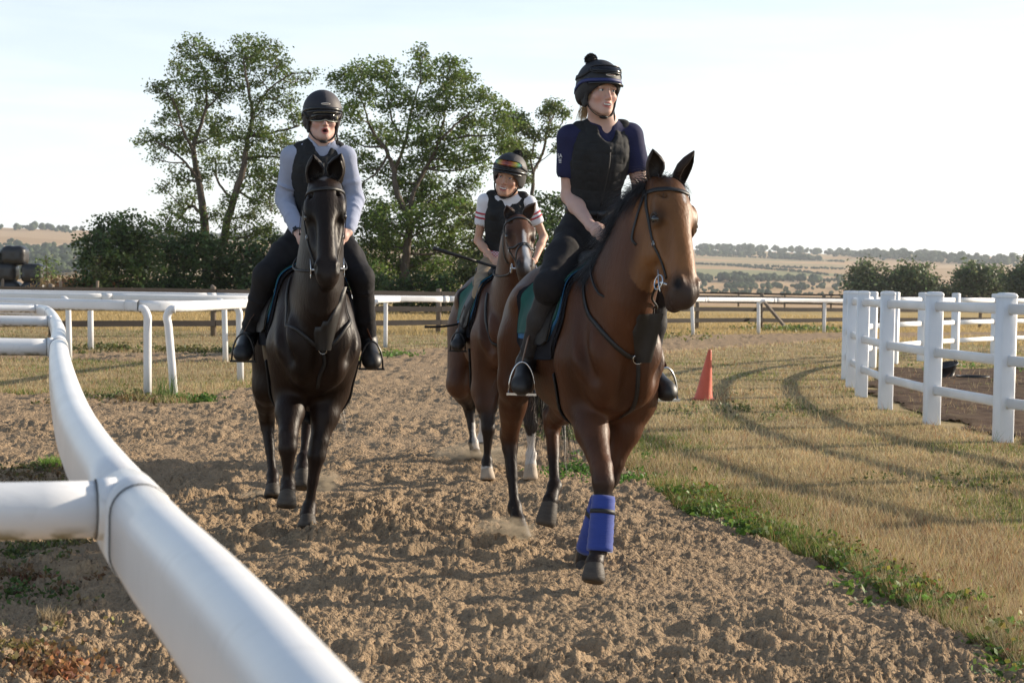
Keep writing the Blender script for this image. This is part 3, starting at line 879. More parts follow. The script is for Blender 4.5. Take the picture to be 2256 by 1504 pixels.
# rail round the grass island: near side, tip and far side
def path_px(l, top=1.19): return [g2(a, b, top) for a, b in l]
isl_near = [(-16, 21.6), (-11, 20.9), (-7.6, 20.4), (-5.4, 20.0), (-4.45, 19.8), (-4.12, 20.4), (-3.98, 22.8), (-3.75, 26), (-3.2, 30), (-2.62, 33.6), (-2.42, 35.0)]
rail_run('running_rail', 'white running rail on the near side of the grass island, sharp corner above two legs', isl_near,
         [], height=0.14, width=0.08, top=1.19, joints=[0.42, 0.57, 0.72, 0.86])
isl_far = [(-2.45, 35.1), (-3.1, 33.0), (-4.1, 30.6), (-5.2, 29.2), (-7.6, 28.4), (-11, 28.0), (-18, 27.8)]
rail_run('running_rail', 'white running rail along the far side of the grass island', isl_far,
         [], height=0.14, width=0.08, top=1.19, joints=[0.2, 0.45, 0.7])
def free_leg(px, py, top_px, top_py, z=1.19, bend=0.12, r=0.05, label='', side=1, py2=None, parent=None):
    g = G(px, py); tp = P(top_px, top_py, g[1])
    tp[2] = z - 0.13
    out = V3(side, 0.1, 0) * bend
    c = [tp + out + V3(0, 0, 0.03), tp + out * 0.45 + V3(0, 0, 0.025), tp + V3(0, 0, -0.06), tp * 0.85 + g * 0.15 + V3(0, 0, 0)]
    c = list(catmull(c, 6)) + [tp * 0.4 + g * 0.6, g + V3(0, 0, -0.08)]
    MB().tube(c, r, 12).build('leg', M_RAIL, parent)
RR = [o for o in COL.objects if o.name.startswith('running_rail') and o.type == 'EMPTY']
for q in [(325, 875, 325, 690), (385, 876, 368, 690)]:
    free_leg(*q, parent=RR[1], side=1 if q[0] > 330 else -1, bend=0.1)
free_leg(530, 840, 527, 680, parent=RR[1], side=-1)
free_leg(822, 787, 820, 672, parent=RR[1], side=1)
free_leg(849, 765, 850, 664, parent=RR[2], side=1)
for q in [(153, 796, 150, 660), (497, 797, 494, 660)]:
    free_leg(*q, parent=RR[2], side=-1)
outer = [(-17, 31.5), (-12, 31.6), (-8.6, 32.2), (-5.4, 33.0), (-1.3, 35.6), (2.0, 41), (5.66, 49.2), (8.2, 52.6), (10.9, 55.2), (16.5, 59.0), (24, 61)]
rail_run('running_rail', 'long white running rail on the far side of the sand track below the brown fence', outer,
         [], height=0.14, width=0.08, top=1.20, joints=[0.1, 0.2, 0.3, 0.42, 0.5, 0.6, 0.68, 0.76, 0.84, 0.92])
RR = [o for o in COL.objects if o.name.startswith('running_rail') and o.type == 'EMPTY']
for (a, b, c, d, sd) in [(200, 771, 199, 660, 1), (1527, 739, 1524, 668, -1), (1671, 736, 1671, 668, 1), (1815, 733.6, 1817, 668, 1), (1960, 732, 1961, 666, 1), (2110, 731, 2111, 668, 1), (1385, 747, 1383, 668, -1), (1240, 757, 1238, 668, -1), (-40, 773, -41, 660, 1)]:
    free_leg(a, b, c, d, 1.2, bend=0.22, parent=RR[3], side=sd, r=0.06)

# --- brown post and rail fences -----------------------------------------
def timber_fence(name, label, posts, heights, post_h=1.3, post_r=0.075, board=(0.035, 0.15), braces=(), group=None):
    th = thing(name, label, 'fence', (posts[0][0], posts[0][1], 0), group)
    for (x, y) in posts:
        h = post_h + rng.uniform(-0.03, 0.05)
        z0 = float(terrain(x, y))
        MB().tube([(x, y, z0 - 0.05), (x + rng.normal(0, 0.01), y, z0 + h * 0.6), (x + rng.normal(0, 0.015), y, z0 + h - 0.02), (x, y, z0 + h)], [post_r, post_r, post_r * 0.98, post_r * 0.86], 10).build('post', M_POST, th)
    for a, b in zip(posts[:-1], posts[1:]):
        a3 = V3(*a, terrain(*a)); b3 = V3(*b, terrain(*b)); d = nrm(b3 - a3); nn = nrm(np.cross(d, (0, 0, 1)))
        for hz in heights:
            j = rng.normal(0, 0.008, 2)
            p0 = a3 + V3(0, 0, hz + j[0]) + nn * (post_r + 0.02); p1 = b3 + V3(0, 0, hz + j[1]) + nn * (post_r + 0.02)
            w, t = board[1] / 2, board[0] / 2
            MB().sweep([p0 + d * 0.004, (p0 + p1) / 2 + V3(0, 0, rng.normal(0, 0.008)), p1 - d * 0.004], [(-t, -w), (t, -w), (t, w), (-t, w)]).build('board', M_TIMBER, th, smooth=False)
    for (x0, y0, x1, y1) in braces:
        MB().sweep([(x0, y0 - 0.12, 1.0), (x1, y1 - 0.12, 0.0)], [(-0.05, -0.05), (0.05, -0.05), (0.05, 0.05), (-0.05, 0.05)]).build('brace', M_POST, th, smooth=False)
    return th
bp_ = [tuple(G(a, b)[:2]) for a, b in [(-600, 752), (-250, 747), (113, 744), (470, 741)]]
fence_posts = bp_ + [(-4.9, 44.3), (-2.19, 47.0), (0.7, 50.2), (3.6, 53.4), (6.6, 56.8), (9.3, 59.4), (12.2, 62.2), (15.0, 64.9), (17.8, 67.6), (20.6, 70), (23.5, 72.5), (27, 75)]
timber_fence('timber_fence', 'dark brown three rail timber fence between the white rail and the golden field', fence_posts, [0.34, 0.74, 1.16],
             braces=[(9.4, 59.4, 10.15, 58.6)])
far_posts = [(-42 + i * 3.1, 97 - 0.35 * i) for i in range(6)] 
timber_fence('timber_fence', 'low brown fence in front of the black bales, left of the hedge', [(x, y) for x, y in [(-27.5, 76), (-24.3, 75.6), (-21.4, 75.2), (-19.6, 75)]],
             [0.5, 0.95], post_h=1.32, group=None)
timber_fence('timber_fence', 'thin distant fence across the golden field behind the right white rail', [(4 + i * 4.3, 150 - i * 0.2) for i in range(-4, 13)],
             [0.45, 0.9, 1.3], post_h=1.45, post_r=0.09)

# --- white round pen -------------------------------------------------------
def build_pen():
    th = thing('round_pen', 'curved white plastic post and rail pen around bare brown soil', 'pen', (PEN[0][0], PEN[0][1], 0))
    hs = [1.31, 0.80, 0.385]
    H_ = 1.47; w = 0.165
    for i, (x, y) in enumerate(PEN):
        q = np.array(PEN[min(i + 1, len(PEN) - 1)]) - np.array(PEN[max(i - 1, 0)]); ang = math.atan2(q[1], q[0])
        c, s = math.cos(ang), math.sin(ang); Rm = np.array([[c, -s, 0], [s, c, 0], [0, 0, 1]])
        def rr(z, k): # rounded square ring
            o = []
            r = 0.022 * k; a = w / 2 * k - r
            for cx, cy, a0 in ((a, a, 0), (-a, a, 90), (-a, -a, 180), (a, -a, 270)):
                for t in (0, 45, 90): o.append((cx + r * math.cos(math.radians(a0 + t)), cy + r * math.sin(math.radians(a0 + t)), z))
            return np.array(o) @ Rm.T + V3(x, y, 0)
        def stack(zs): 
            v = np.concatenate([rr(z, k) for z, k in zs]); f = []
            for l in range(len(zs) - 1):
                for j in range(12): f.append((l * 12 + j, l * 12 + (j + 1) % 12, (l + 1) * 12 + (j + 1) % 12, (l + 1) * 12 + j))
            f.append(tuple((len(zs) - 1) * 12 + j for j in range(12)))
            return v, f
        v, f = stack([(-0.05, 1), (0.15, 1), (H_ - 0.045, 1)])
        p = mesh('post', v, f, M_WHITE_DIRTY, th)
        v, f = stack([(H_ - 0.047, 1.035), (H_ - 0.03, 1.035), (H_ - 0.012, 0.93), (H_ - 0.002, 0.7), (H_, 0.3)])
        mesh('post_cap', v, f, M_WHITE_DIRTY, th)
        if i:
            a = V3(*PEN[i - 1], 0); b = V3(x, y, 0); d = nrm(b - a)
            for hz in hs:
                pp = [a + d * 0.07 + V3(0, 0, hz), b - d * 0.07 + V3(0, 0, hz)]
                pr = stadium(0.05, 0.105, 4)
                MB().sweep(pp, pr).build('rail', M_WHITE_DIRTY, th)
                for e, sg in ((a, 1), (b, -1)):
                    MB().sweep([e + sg * d * 0.086 + V3(0, 0, hz), e + sg * d * 0.094 + V3(0, 0, hz)], stadium(0.062, 0.117, 4)).build('rail_socket', M_WHITE_DIRTY, th)
build_pen()

# --- cone ------------------------------------------------------------------
def build_cone():
    g = G(1549, 880); th = thing('traffic_cone', 'faded orange cone leaning in the dry grass between the lead horse and the white pen', 'cone', g)
    v = []; f = []
    prof = [(0.128, 0.0), (0.126, 0.012), (0.108, 0.09), (0.088, 0.22), (0.062, 0.40), (0.040, 0.54), (0.026, 0.63), (0.020, 0.655), (0.012, 0.66)]
    n = 28
    for r, z in prof:
        for j in range(n):
            a = 2 * math.pi * j / n
            v.append((g[0] + r * math.cos(a) + 0.115 * z, g[1] + r * math.sin(a), z))
    for i in range(len(prof) - 1):
        for j in range(n): f.append((i * n + j, i * n + (j + 1) % n, (i + 1) * n + (j + 1) % n, (i + 1) * n + j))
    f.append(tuple((len(prof) - 1) * n + j for j in range(n)))
    mesh('cone_body', v, f, mat('cone_mat', (0.62, 0.105, 0.05), 0.5, var=0.12, vscale=6, bump=0.2, bscale=20), th)
    MB().tube([(g[0], g[1], -0.01), (g[0], g[1], 0.022)], 0.15, 28).build('cone_base', mat('cone_base_mat', (0.45, 0.09, 0.05), 0.6, var=0.2), th)
build_cone()

# --- black feed skip lying in the pen ---------------------------------------
def build_skip():
    g = G(2088, 838); g[2] = 0.03
    th = thing('rubber_skip', 'black rubber feed skip tipped on the soil inside the white pen', 'bucket', g)
    M_ = mat('black_rubber_mat', (0.02, 0.02, 0.021), 0.5, var=0.2)
    v = []; f = []; n = 24
    prof = [(0.10, 0.0), (0.15, 0.10), (0.185, 0.185), (0.20, 0.19), (0.19, 0.175), (0.14, 0.09), (0.09, 0.02)]
    ax = nrm(V3(-0.25, -0.15, 1.0)); sd = nrm(np.cross(ax, (0, 1, 0))); s2 = np.cross(ax, sd)
    for r, z in prof:
        for j in range(n):
            a = 2 * math.pi * j / n
            v.append(g + ax * z + (sd * math.cos(a) + s2 * math.sin(a)) * r + V3(0, 0, 0.05))
    for i in range(len(prof) - 1):
        for j in range(n): f.append((i * n + j, i * n + (j + 1) % n, (i + 1) * n + (j + 1) % n, (i + 1) * n + j))
    f.append(tuple(range(n))); f.append(tuple((len(prof) - 1) * n + j for j in range(n)))
    mesh('skip_bowl', v, f, M_, th)
    rim = [g + ax * 0.19 + (sd * math.cos(a) + s2 * math.sin(a)) * 0.2 + V3(0, 0, 0.05) for a in np.linspace(0, 6.283, 24, endpoint=False)]
    MB().tube(rim, 0.012, 6, closed=True).build('rim', M_, th)
    for sg in (-1, 1):
        MB().tube([g + ax * 0.2 + sd * 0.17 * sg + s2 * k + V3(0, 0, 0.05 + u) for k, u in ((-0.06, 0), (-0.04, 0.05), (0.04, 0.05), (0.06, 0))], 0.01, 6).build('handle', M_, th)
    t2 = thing('rubber_mat', 'thin black rubber ring lying flat on the soil beside the feed skip', 'rubber ring', g + V3(0.42, 0.3, 0))
    c = [g + V3(0.5 + 0.27 * math.cos(a), 0.3 + 0.2 * math.sin(a), 0.03) for a in np.linspace(0, 6.283, 30, endpoint=False)]
    MB().tube(c, 0.016, 6, closed=True).build('ring', M_, t2)
build_skip()

# --- wrapped bales -----------------------------------------------------------
def build_bales():
    M_ = mat('bale_wrap_mat', (0.010, 0.010, 0.013), 0.45, bump=0.35, bscale=9, bdist=0.03, var=0.2, coat=0.2)
    labs = {(23, 618): 'left black wrapped bale of the bottom row that shows above the fence', }
    def bale(px, py, w, label, Y=95, row=0):
        c = P(px, py, Y)
        vol = Vol(c - V3(1.0, 1.0, 0.85), c + V3(1.0, 1.0, 0.85), 0.085)
        R = 0.62; hw = w / 2
        def fn(x, y, z):
            X = np.abs(x - c[0]) - hw + 0.34; Yy = np.abs(y - c[1]) - 0.62 + 0.34; Z = np.abs(z - c[2]) - 0.60 + 0.38
            q = np.sqrt(np.maximum(X, 0) ** 2 + np.maximum(Yy, 0) ** 2 + np.maximum(Z, 0) ** 2) + np.minimum(np.maximum(X, np.maximum(Yy, Z)), 0) - 0.36
            return (q + 0.012 * np.sin(x * 11 + c[0] * 5) * np.cos(z * 9 + c[0]) + 0.0 * y).astype(np.float32)
        vol.apply(fn, c - 0.95, c + 0.95, 0.05, 'add')
        o = vol.build('wrapped_bale', M_)
        tag(o, label, 'bale', 'stacked black wrapped bales')
    bale(33, 563, 1.45, 'topmost black plastic wrapped bale crowning the stack')
    bale(-22, 568, 1.35, 'black wrapped bale of the top row cut by the left edge of the photo')
    bale(14, 600, 1.30, 'black wrapped bale left below the topmost one, standing on the bottom layer')
    bale(74, 602, 1.32, 'black wrapped bale at the right end of the stack beside the hedge')
    bale(-36, 602, 1.30, 'black wrapped bale of the middle row beyond the left edge')
    for i, px in enumerate((-30, 22, 76)):
        bale(px, 640, 1.35, ['bottom row bale at the left behind the brown fences', 'bottom row bale in the middle behind the brown fences', 'bottom row bale at the right behind the brown fences'][i])
build_bales()

# --- trees ---------------------------------------------------------------------
def make_tree(name, label, cat, Y, base_px, limbs, blobs, leaf=0.17, per=60, tint=(0.07, 0.10, 0.03), group=None, depth=1.0, twigs=True, wind=0, sub=9, subspread=0.30, kind=None, core=0):
    """limbs: list of [(px, py, radius_m), ...]; blobs: (px, py, radius_px)"""
    g0 = P(base_px[0], base_px[1], Y); g0[2] = terrain(g0[0], g0[1])
    th = thing(name, label, cat, g0, group, kind)
    tb = MB(); nodes = []
    for l in limbs:
        dz = 0
        pts = []
        for j, (px, py, r) in enumerate(l):
            dz += rng.normal(0, 0.35) if j else 0
            p = P(px, py, Y + dz); pts.append(np.append(p, r))
        pts = catmull(pts, 5)
        nodes += [p for p in pts]
        tb.tube(pts[:, :3] + rng.normal(0, 0.02, (len(pts), 3)), np.maximum(pts[:, 3] * 0.78, 0.015), 7)
    nodes = np.array(nodes) if nodes else None
    s = Y / 3500.0
    cents = []
    for (px, py, r) in blobs:
        R = r * s
        c = P(px, py, Y + rng.uniform(-1, 1) * 2.2 * depth)
        if nodes is not None and twigs:
            w = nodes[:, 2] + nodes[:, 3] * 0
            d = np.linalg.norm(nodes[:, :3] - c, axis=1) + np.maximum(0, nodes[:, 2] - c[2] + 0.5 * R) * 2
            a = nodes[np.argmin(d)]
            m = (a[:3] * 0.5 + c * 0.5) + V3(rng.normal(0, 0.12), rng.normal(0, 0.15), -0.08 * np.linalg.norm(a[:3] - c))
            r0 = min(a[3] * 0.6, 0.09)
            tb.tube(catmull([a[:3], m, c], 4), np.linspace(max(r0, 0.035), 0.02, 9), 5)
            for _ in range(4):
                dd = nrm(rng.normal(0, 1, 3) + V3(0, 0, 0.4)) * R * rng.uniform(0.6, 1.0)
                tb.tube([c, c + dd * 0.5 + rng.normal(0, 0.05, 3), c + dd], [0.022, 0.015, 0.008], 4)
        ns = max(4, int(sub * (R / 0.9) ** 2))
        d = rng.normal(0, 1, (ns, 3)); d /= np.linalg.norm(d, axis=1, keepdims=True)
        d *= R * rng.uniform(0.35, 1.0, (ns, 1)) ** 0.6
        cents.append(c + d * np.array([1, 1, 0.85]))
    cents = np.concatenate(cents)
    v, f, c = leaf_cloud(cents, per, (subspread, subspread, subspread * 0.62), leaf, tint)
    # clump tone: each spray has its own tone
    tone = np.repeat(rng.uniform(0.75, 1.3, len(cents)), per * 4)[:, None]
    c = np.clip(c * tone, 0, 1)
    if tb.v: tb.build('trunk', M_BARK, th)
    mesh('crown', v, f, M_LEAF, th, smooth=False, colors=c)
    return th

T1_limbs = [
    [(462, 690, 0.42), (458, 600, 0.38), (452, 521, 0.33), (446, 450, 0.27), (435, 388, 0.22), (426, 326, 0.18), (440, 280, 0.13), (455, 230, 0.10), (450, 160, 0.06), (430, 110, 0.03)],
    [(480, 690, 0.40), (485, 600, 0.36), (493, 525, 0.30), (512, 450, 0.26), (533, 379, 0.22), (546, 308, 0.18), (556, 250, 0.13), (546, 193, 0.10), (535, 130, 0.05)],
    [(444, 470, 0.13), (425, 455, 0.12), (408, 462, 0.10), (391, 486, 0.06)],
    [(430, 340, 0.12), (405, 290, 0.09), (386, 228, 0.07), (365, 205, 0.04)],
    [(437, 395, 0.11), (400, 350, 0.08), (350, 315, 0.06), (320, 310, 0.03)],
    [(548, 300, 0.11), (600, 292, 0.09), (661, 277, 0.06)],
    [(540, 350, 0.11), (590, 345, 0.08), (640, 350, 0.05)],
    [(556, 250, 0.10), (590, 200, 0.07), (640, 165, 0.05), (685, 162, 0.02)],
    [(520, 420, 0.09), (560, 440, 0.08), (588, 430, 0.06), (598, 470, 0.04)],
    [(455, 240, 0.08), (490, 200, 0.06), (500, 140, 0.03)],
    [(512, 440, 0.10), (480, 400, 0.08), (475, 350, 0.06)]]
T1_blobs = [(430, 110, 40), (402, 145, 30), (470, 150, 40), (436, 180, 36), (540, 112, 40), (595, 108, 34), (612, 150, 34), (560, 160, 42), (520, 190, 36), (655, 175, 22), (682, 160, 13), (625, 205, 30), (580, 235, 40),
            (645, 262, 26), (368, 195, 34), (340, 190, 13), (398, 235, 34), (450, 245, 36), (362, 262, 24), (336, 305, 28), (312, 308, 14), (378, 315, 32), (425, 320, 36), (500, 285, 38), (560, 300, 42), (620, 315, 36),
            (650, 345, 26), (478, 365, 34), (540, 392, 38), (598, 395, 38), (398, 385, 28), (362, 415, 18), (378, 468, 26), (600, 450, 22), (405, 500, 32), (560, 470, 26), (470, 300, 30), (640, 230, 18), (500, 440, 20), (350, 500, 26), (585, 505, 26), (415, 440, 26), (470, 470, 24), (520, 500, 30), (380, 530, 34), (450, 535, 34), (565, 520, 34), (480, 210, 30), (410, 280, 30), (530, 345, 34), (590, 350, 34), (440, 400, 30), (570, 430, 30), (630, 400, 22), (345, 350, 16), (480, 130, 22)]
make_tree('ash_tree', 'tall open crowned ash with two trunks and gaps of sky, behind the black horse', 'tree', 88, (470, 680), T1_limbs, T1_blobs, per=30, sub=31, leaf=0.145, subspread=0.22, tint=(0.115, 0.160, 0.038))
T2_limbs = [
    [(880, 690, 0.40), (890, 600, 0.34), (896, 548, 0.28), (902, 490, 0.25), (885, 450, 0.22), (874, 425, 0.20), (866, 370, 0.17), (850, 330, 0.14), (820, 290, 0.10), (803, 240, 0.06), (790, 200, 0.03)],
    [(902, 488, 0.20), (907, 440, 0.17), (920, 404, 0.14), (950, 350, 0.12), (971, 308, 0.10), (1010, 270, 0.08), (1040, 245, 0.04)],
    [(905, 500, 0.14), (925, 470, 0.11), (935, 445, 0.08)],
    [(868, 380, 0.13), (890, 320, 0.11), (905, 250, 0.09), (925, 180, 0.05), (930, 125, 0.03)],
    [(856, 340, 0.10), (830, 380, 0.08), (800, 400, 0.05)],
    [(960, 330, 0.09), (980, 250, 0.07), (985, 170, 0.04)],
    [(971, 308, 0.09), (1040, 300, 0.07), (1100, 300, 0.04)],
    [(890, 320, 0.08), (860, 250, 0.07), (850, 180, 0.03)]]
T2_blobs = [(758, 180, 34), (798, 155, 30), (850, 160, 38), (795, 205, 36), (868, 215, 42), (925, 122, 22), (932, 160, 32), (990, 152, 36), (1022, 168, 28), (1000, 212, 44), (940, 240, 46), (1058, 215, 32), (1092, 245, 32),
            (1040, 282, 42), (980, 315, 48), (900, 300, 48), (838, 295, 40), (775, 250, 32), (1100, 292, 28), (1010, 345, 44), (930, 365, 50), (862, 385, 40), (800, 360, 34), (900, 425, 50), (960, 430, 50), (1000, 475, 44),
            (940, 490, 52), (862, 490, 50), (1018, 535, 42), (815, 470, 44), (960, 555, 54), (880, 560, 54), (808, 555, 46), (1125, 325, 22), (780, 420, 30), (1030, 400, 30), (1060, 330, 24), (770, 310, 22), (1040, 600, 36),
            (1060, 360, 20), (1120, 270, 24), (840, 520, 44), (900, 610, 50), (970, 610, 50), (830, 610, 44), (1010, 440, 36)]
make_tree('ash_tree', 'broad bushy ash with a pale broken limb right of the black horse rider', 'tree', 86, (885, 680), T2_limbs, T2_blobs, per=32, sub=32, leaf=0.16, subspread=0.24, tint=(0.125, 0.180, 0.040))
T3_limbs = [[(1172, 690, 0.26), (1175, 560, 0.22), (1172, 480, 0.18), (1172, 425, 0.15), (1176, 380, 0.13), (1190, 350, 0.12), (1200, 322, 0.10), (1204, 290, 0.08), (1215, 262, 0.06), (1230, 235, 0.03)],
            [(1176, 385, 0.10), (1170, 350, 0.08), (1182, 300, 0.07), (1200, 270, 0.05)],
            [(1172, 400, 0.07), (1150, 370, 0.05), (1135, 340, 0.03)],
            [(1204, 290, 0.05), (1232, 280, 0.04), (1245, 260, 0.02)]]
T3_blobs = [(1222, 232, 18), (1240, 250, 13), (1205, 255, 17), (1212, 285, 15), (1238, 292, 11), (1150, 285, 24), (1136, 320, 24), (1160, 340, 16), (1228, 325, 11), (1132, 260, 22), (1160, 370, 14), (1185, 300, 12), (1110, 330, 18), (1150, 395, 16)]
make_tree('thin_tree', 'thin leaning tree with twisted bare stem behind the rider at the back', 'tree', 92, (1172, 680), T3_limbs, T3_blobs, per=38, sub=60, leaf=0.15, subspread=0.22, tint=(0.13, 0.17, 0.055))

# hedge: bushes in a row, each its own thing
hedge_specs = [
    ('dense round bush at the left end of the hedge, beside the bales', 80, (250, 640), [(205, 545, 40), (240, 505, 40), (285, 500, 40), (305, 545, 42), (250, 560, 55), (195, 590, 38), (215, 620, 42), (275, 600, 50), (322, 585, 40), (238, 640, 44), (300, 640, 44), (180, 640, 30)], (0.0715, 0.1105, 0.0338)),
    ('dark hedge bush under the left ash', 84, (400, 640), [(355, 545, 40), (400, 560, 45), (440, 550, 42), (370, 600, 45), (430, 600, 48), (350, 640, 42), (400, 645, 44), (460, 640, 44)], (0.065, 0.104, 0.0325)),
    ('hedge bush behind the black horse rider, right of the ash trunks', 84, (540, 640), [(490, 555, 38), (530, 570, 42), (575, 560, 36), (500, 605, 45), (560, 600, 46), (610, 590, 40), (650, 600, 42), (500, 645, 44), (560, 645, 44), (620, 645, 44), (600, 530, 20)], (0.0715, 0.1105, 0.0364)),
    ('dark hedge stretch hidden mostly by the black horse', 84, (720, 640), [(690, 560, 44), (740, 560, 50), (780, 600, 44), (700, 610, 46), (750, 640, 44), (690, 650, 40), (740, 500, 40)], (0.0715, 0.1105, 0.0364)),
    ('tall hedge bush right of the rider at the back', 82, (1200, 660), [(1180, 450, 22), (1215, 445, 22), (1245, 450, 26), (1190, 490, 34), (1235, 495, 38), (1200, 540, 42), (1250, 545, 44), (1180, 590, 40), (1230, 600, 48), (1190, 640, 42), (1270, 600, 40), (1270, 500, 30), (1250, 650, 40)], (0.0806, 0.1235, 0.039)),
    ('hedge bush with yellowing leaves left of the rider at the back', 82, (1060, 650), [(1035, 480, 34), (1060, 540, 34), (1040, 590, 44), (1090, 600, 44), (1050, 640, 42), (1110, 640, 42), (1120, 560, 40), (1130, 480, 30)], (0.085, 0.105, 0.030)),
    ('dark low hedge below the broad ash', 80, (900, 660), [(810, 630, 36), (860, 635, 38), (920, 635, 38), (980, 635, 38), (830, 660, 34), (900, 660, 34), (960, 660, 34), (1020, 660, 34)], (0.0585, 0.0975, 0.0286)),
]
for (lab, Y, b, bl, tint) in hedge_specs:
    make_tree('hedge_bush', lab, 'bush', Y, b, [[(b[0], b[1] + 30, 0.12), (b[0] + 5, b[1] - 40, 0.08), (b[0] - 8, b[1] - 80, 0.04)]], bl, per=34, sub=22, leaf=0.20, tint=tint, group='bushes of the dark hedge', depth=0.8, subspread=0.26)
make_tree('young_tree', 'small pale green sapling between the black bales and the hedge', 'tree', 90, (106, 640), [[(106, 660, 0.08), (104, 600, 0.05), (100, 560, 0.02)]],
          [(100, 575, 14), (110, 595, 15), (98, 605, 14), (112, 618, 14)], per=22, sub=20, leaf=0.16, tint=(0.11, 0.16, 0.045))
make_tree('young_tree', 'low pale bush standing just in front of the round hedge bush', 'bush', 78, (220, 650), [[(222, 655, 0.08), (222, 610, 0.05), (222, 560, 0.02)]],
          [(222, 575, 18), (215, 595, 22), (232, 600, 20), (250, 590, 14), (205, 612, 16)], per=22, sub=20, leaf=0.16, tint=(0.10, 0.13, 0.045))
# rusty dock weeds behind the left fence
def dock(px, py, Y, n, r, col, label):
    c = P(px, py, Y); cen = c + rng.normal(0, 1, (n, 3)) * np.array([r, 0.6, 0.18])
    v, f, cc = leaf_cloud(cen, 10, (0.08, 0.08, 0.16), 0.12, col, up=2)
    tag(mesh('dock_weeds', v, f, M_LEAF, smooth=False, colors=cc), label, 'weeds', kind='stuff')
dock(180, 632, 79, 130, 0.9, (0.30, 0.15, 0.07), 'rust red dock weeds behind the low fence by the hedge')
dock(135, 630, 82, 110, 0.7, (0.45, 0.30, 0.14), 'bleached tall dry weeds beside the bales')

# big rounded trees standing in the field on the right
def field_tree(label, Y, x0, x1, ytop, ybot, tint, leaf, n, name='willow_tree', group=None):
    bl = []
    cx = (x0 + x1) / 2; w = (x1 - x0) / 2; h = (ybot - ytop)
    for i in range(n):
        a = rng.uniform(-0.95, 0.95); top = ytop + h * 0.55 * (abs(a) ** 2.4)
        yy = rng.uniform(top + 12, ybot - 4)
        bl.append((cx + a * w * (0.92 if yy < ybot - 0.3 * h else 0.85), yy, rng.uniform(9, 17) * (w / 60 + 0.35)))
    return make_tree(name, label, 'tree', Y, (cx, ybot), [[(cx, ybot + 6, 0.4), (cx - 3, ybot - h * 0.3, 0.3), (cx + 2, ybot - h * 0.7, 0.15)]], bl, per=16, sub=4, leaf=leaf, tint=tint, depth=1.5, subspread=0.55, group=group)
gr = 'rounded trees in the field beyond the white pen'
field_tree('left willow like tree of the close pair above the white pen', 210, 1862, 1968, 566, 652, (0.101, 0.128, 0.061), 0.42, 60, group=gr)
field_tree('right tree of the close pair, touching its neighbour above the pen', 212, 1955, 2066, 568, 652, (0.108, 0.138, 0.061), 0.42, 64, group=gr)
field_tree('domed tree standing right of the close pair', 215, 2096, 2222, 571, 654, (0.095, 0.124, 0.057), 0.42, 70, group=gr)
field_tree('dark tree cut by the right edge of the photo', 190, 2215, 2350, 562, 656, (0.074, 0.101, 0.047), 0.42, 70, group=gr)
field_tree('low dark bush filling the gap left of the domed tree', 230, 2050, 2120, 622, 655, (0.045, 0.06, 0.03), 0.40, 34, name='field_bush')

# mid-distance and far woods
def lumpy(cs, rs, seed):
    """low-poly rounded crowns joined into one mesh"""
    mb_v = []; mb_f = []; k = 0
    base = MB().ball((0, 0, 0), 1.0, seg=7, rings=5)
    bv = np.concatenate(base.v); bf = np.array(base.f)
    r_ = np.random.default_rng(seed)
    for c, r in zip(cs, rs):
        for j in range(3):
            o = r_.normal(0, 0.42, 3) * np.array([1, 1, 0.45]); q = r_.uniform(0.45, 0.8)
            nv = bv * (1 + r_.normal(0, 0.10, (len(bv), 1)))
            mb_v.append(np.asarray(c) + (o + nv * q * np.array([1, 1, 0.9])) * r); mb_f.append(bf + k); k += len(bv)
    return np.concatenate(mb_v), np.concatenate(mb_f)
def tree_line(label, pts, n, h, name='woodland', jit=12, seed=1, thin=1.0):
    """crowns along a pixel line laid on the terrain"""
    r_ = np.random.default_rng(seed); W = []
    for px, py in pts:
        t = T(px, py)
        while t is None and py < 640:
            py += 2; t = T(px, py)
        if t is not None: W.append(t)
    if len(W) < 2: return
    W = np.array(W); cs = []; rs = []
    L_ = np.concatenate([[0], np.cumsum(np.linalg.norm(np.diff(W, axis=0), axis=1))])
    for i in range(n):
        d = r_.uniform(0, L_[-1]); j = min(len(W) - 2, int(np.searchsorted(L_, d)) - 1) if d > 0 else 0
        t = (d - L_[j]) / max(1e-6, L_[j + 1] - L_[j]); p = W[j] + (W[j + 1] - W[j]) * t
        p = p + np.array([r_.normal(0, jit * 0.4), r_.normal(0, jit), 0])
        hh = h * r_.uniform(0.6, 1.25)
        p[2] = terrain(p[0], p[1]) + hh * 0.5
        cs.append(p); rs.append(hh * 0.55)
    v, f = lumpy(cs, rs, seed)
    tag(mesh(name, v, f, M_FARLEAF, smooth=False), label, 'trees' if name == 'woodland' else 'hedge', kind='stuff')
tree_line('belt of trees along the skyline ridge on the right', [(1540, 556), (1700, 556), (1860, 562), (2050, 572), (2256, 580), (2330, 584)], 260, 11.5, jit=70, seed=11)
tree_line('second belt of trees just below the right skyline', [(1540, 563), (1620, 564), (1700, 568), (1790, 574)], 110, 9, jit=30, seed=12)
tree_line('wood on the right skyline above the domed tree', [(1880, 566), (2000, 572), (2120, 580), (2256, 590)], 150, 9, jit=40, seed=13)
tree_line('hedgerow across the pale stubble slope', [(1535, 583), (1640, 587), (1760, 592), (1862, 594)], 170, 2.9, name='hedgerow', jit=1, seed=14)
tree_line('lower hedgerow slanting across the stubble slope', [(1600, 585), (1680, 593), (1760, 600), (1862, 612)], 170, 2.9, name='hedgerow', jit=1, seed=15)
tree_line('upper hedgerow under the right woods', [(1535, 564), (1700, 569), (1860, 578)], 170, 2.9, name='hedgerow', jit=1, seed=16)
tree_line('wooded valley bottom left of the close pair of trees', [(1540, 632), (1640, 636), (1750, 636), (1860, 634)], 70, 5.0, jit=30, seed=17)
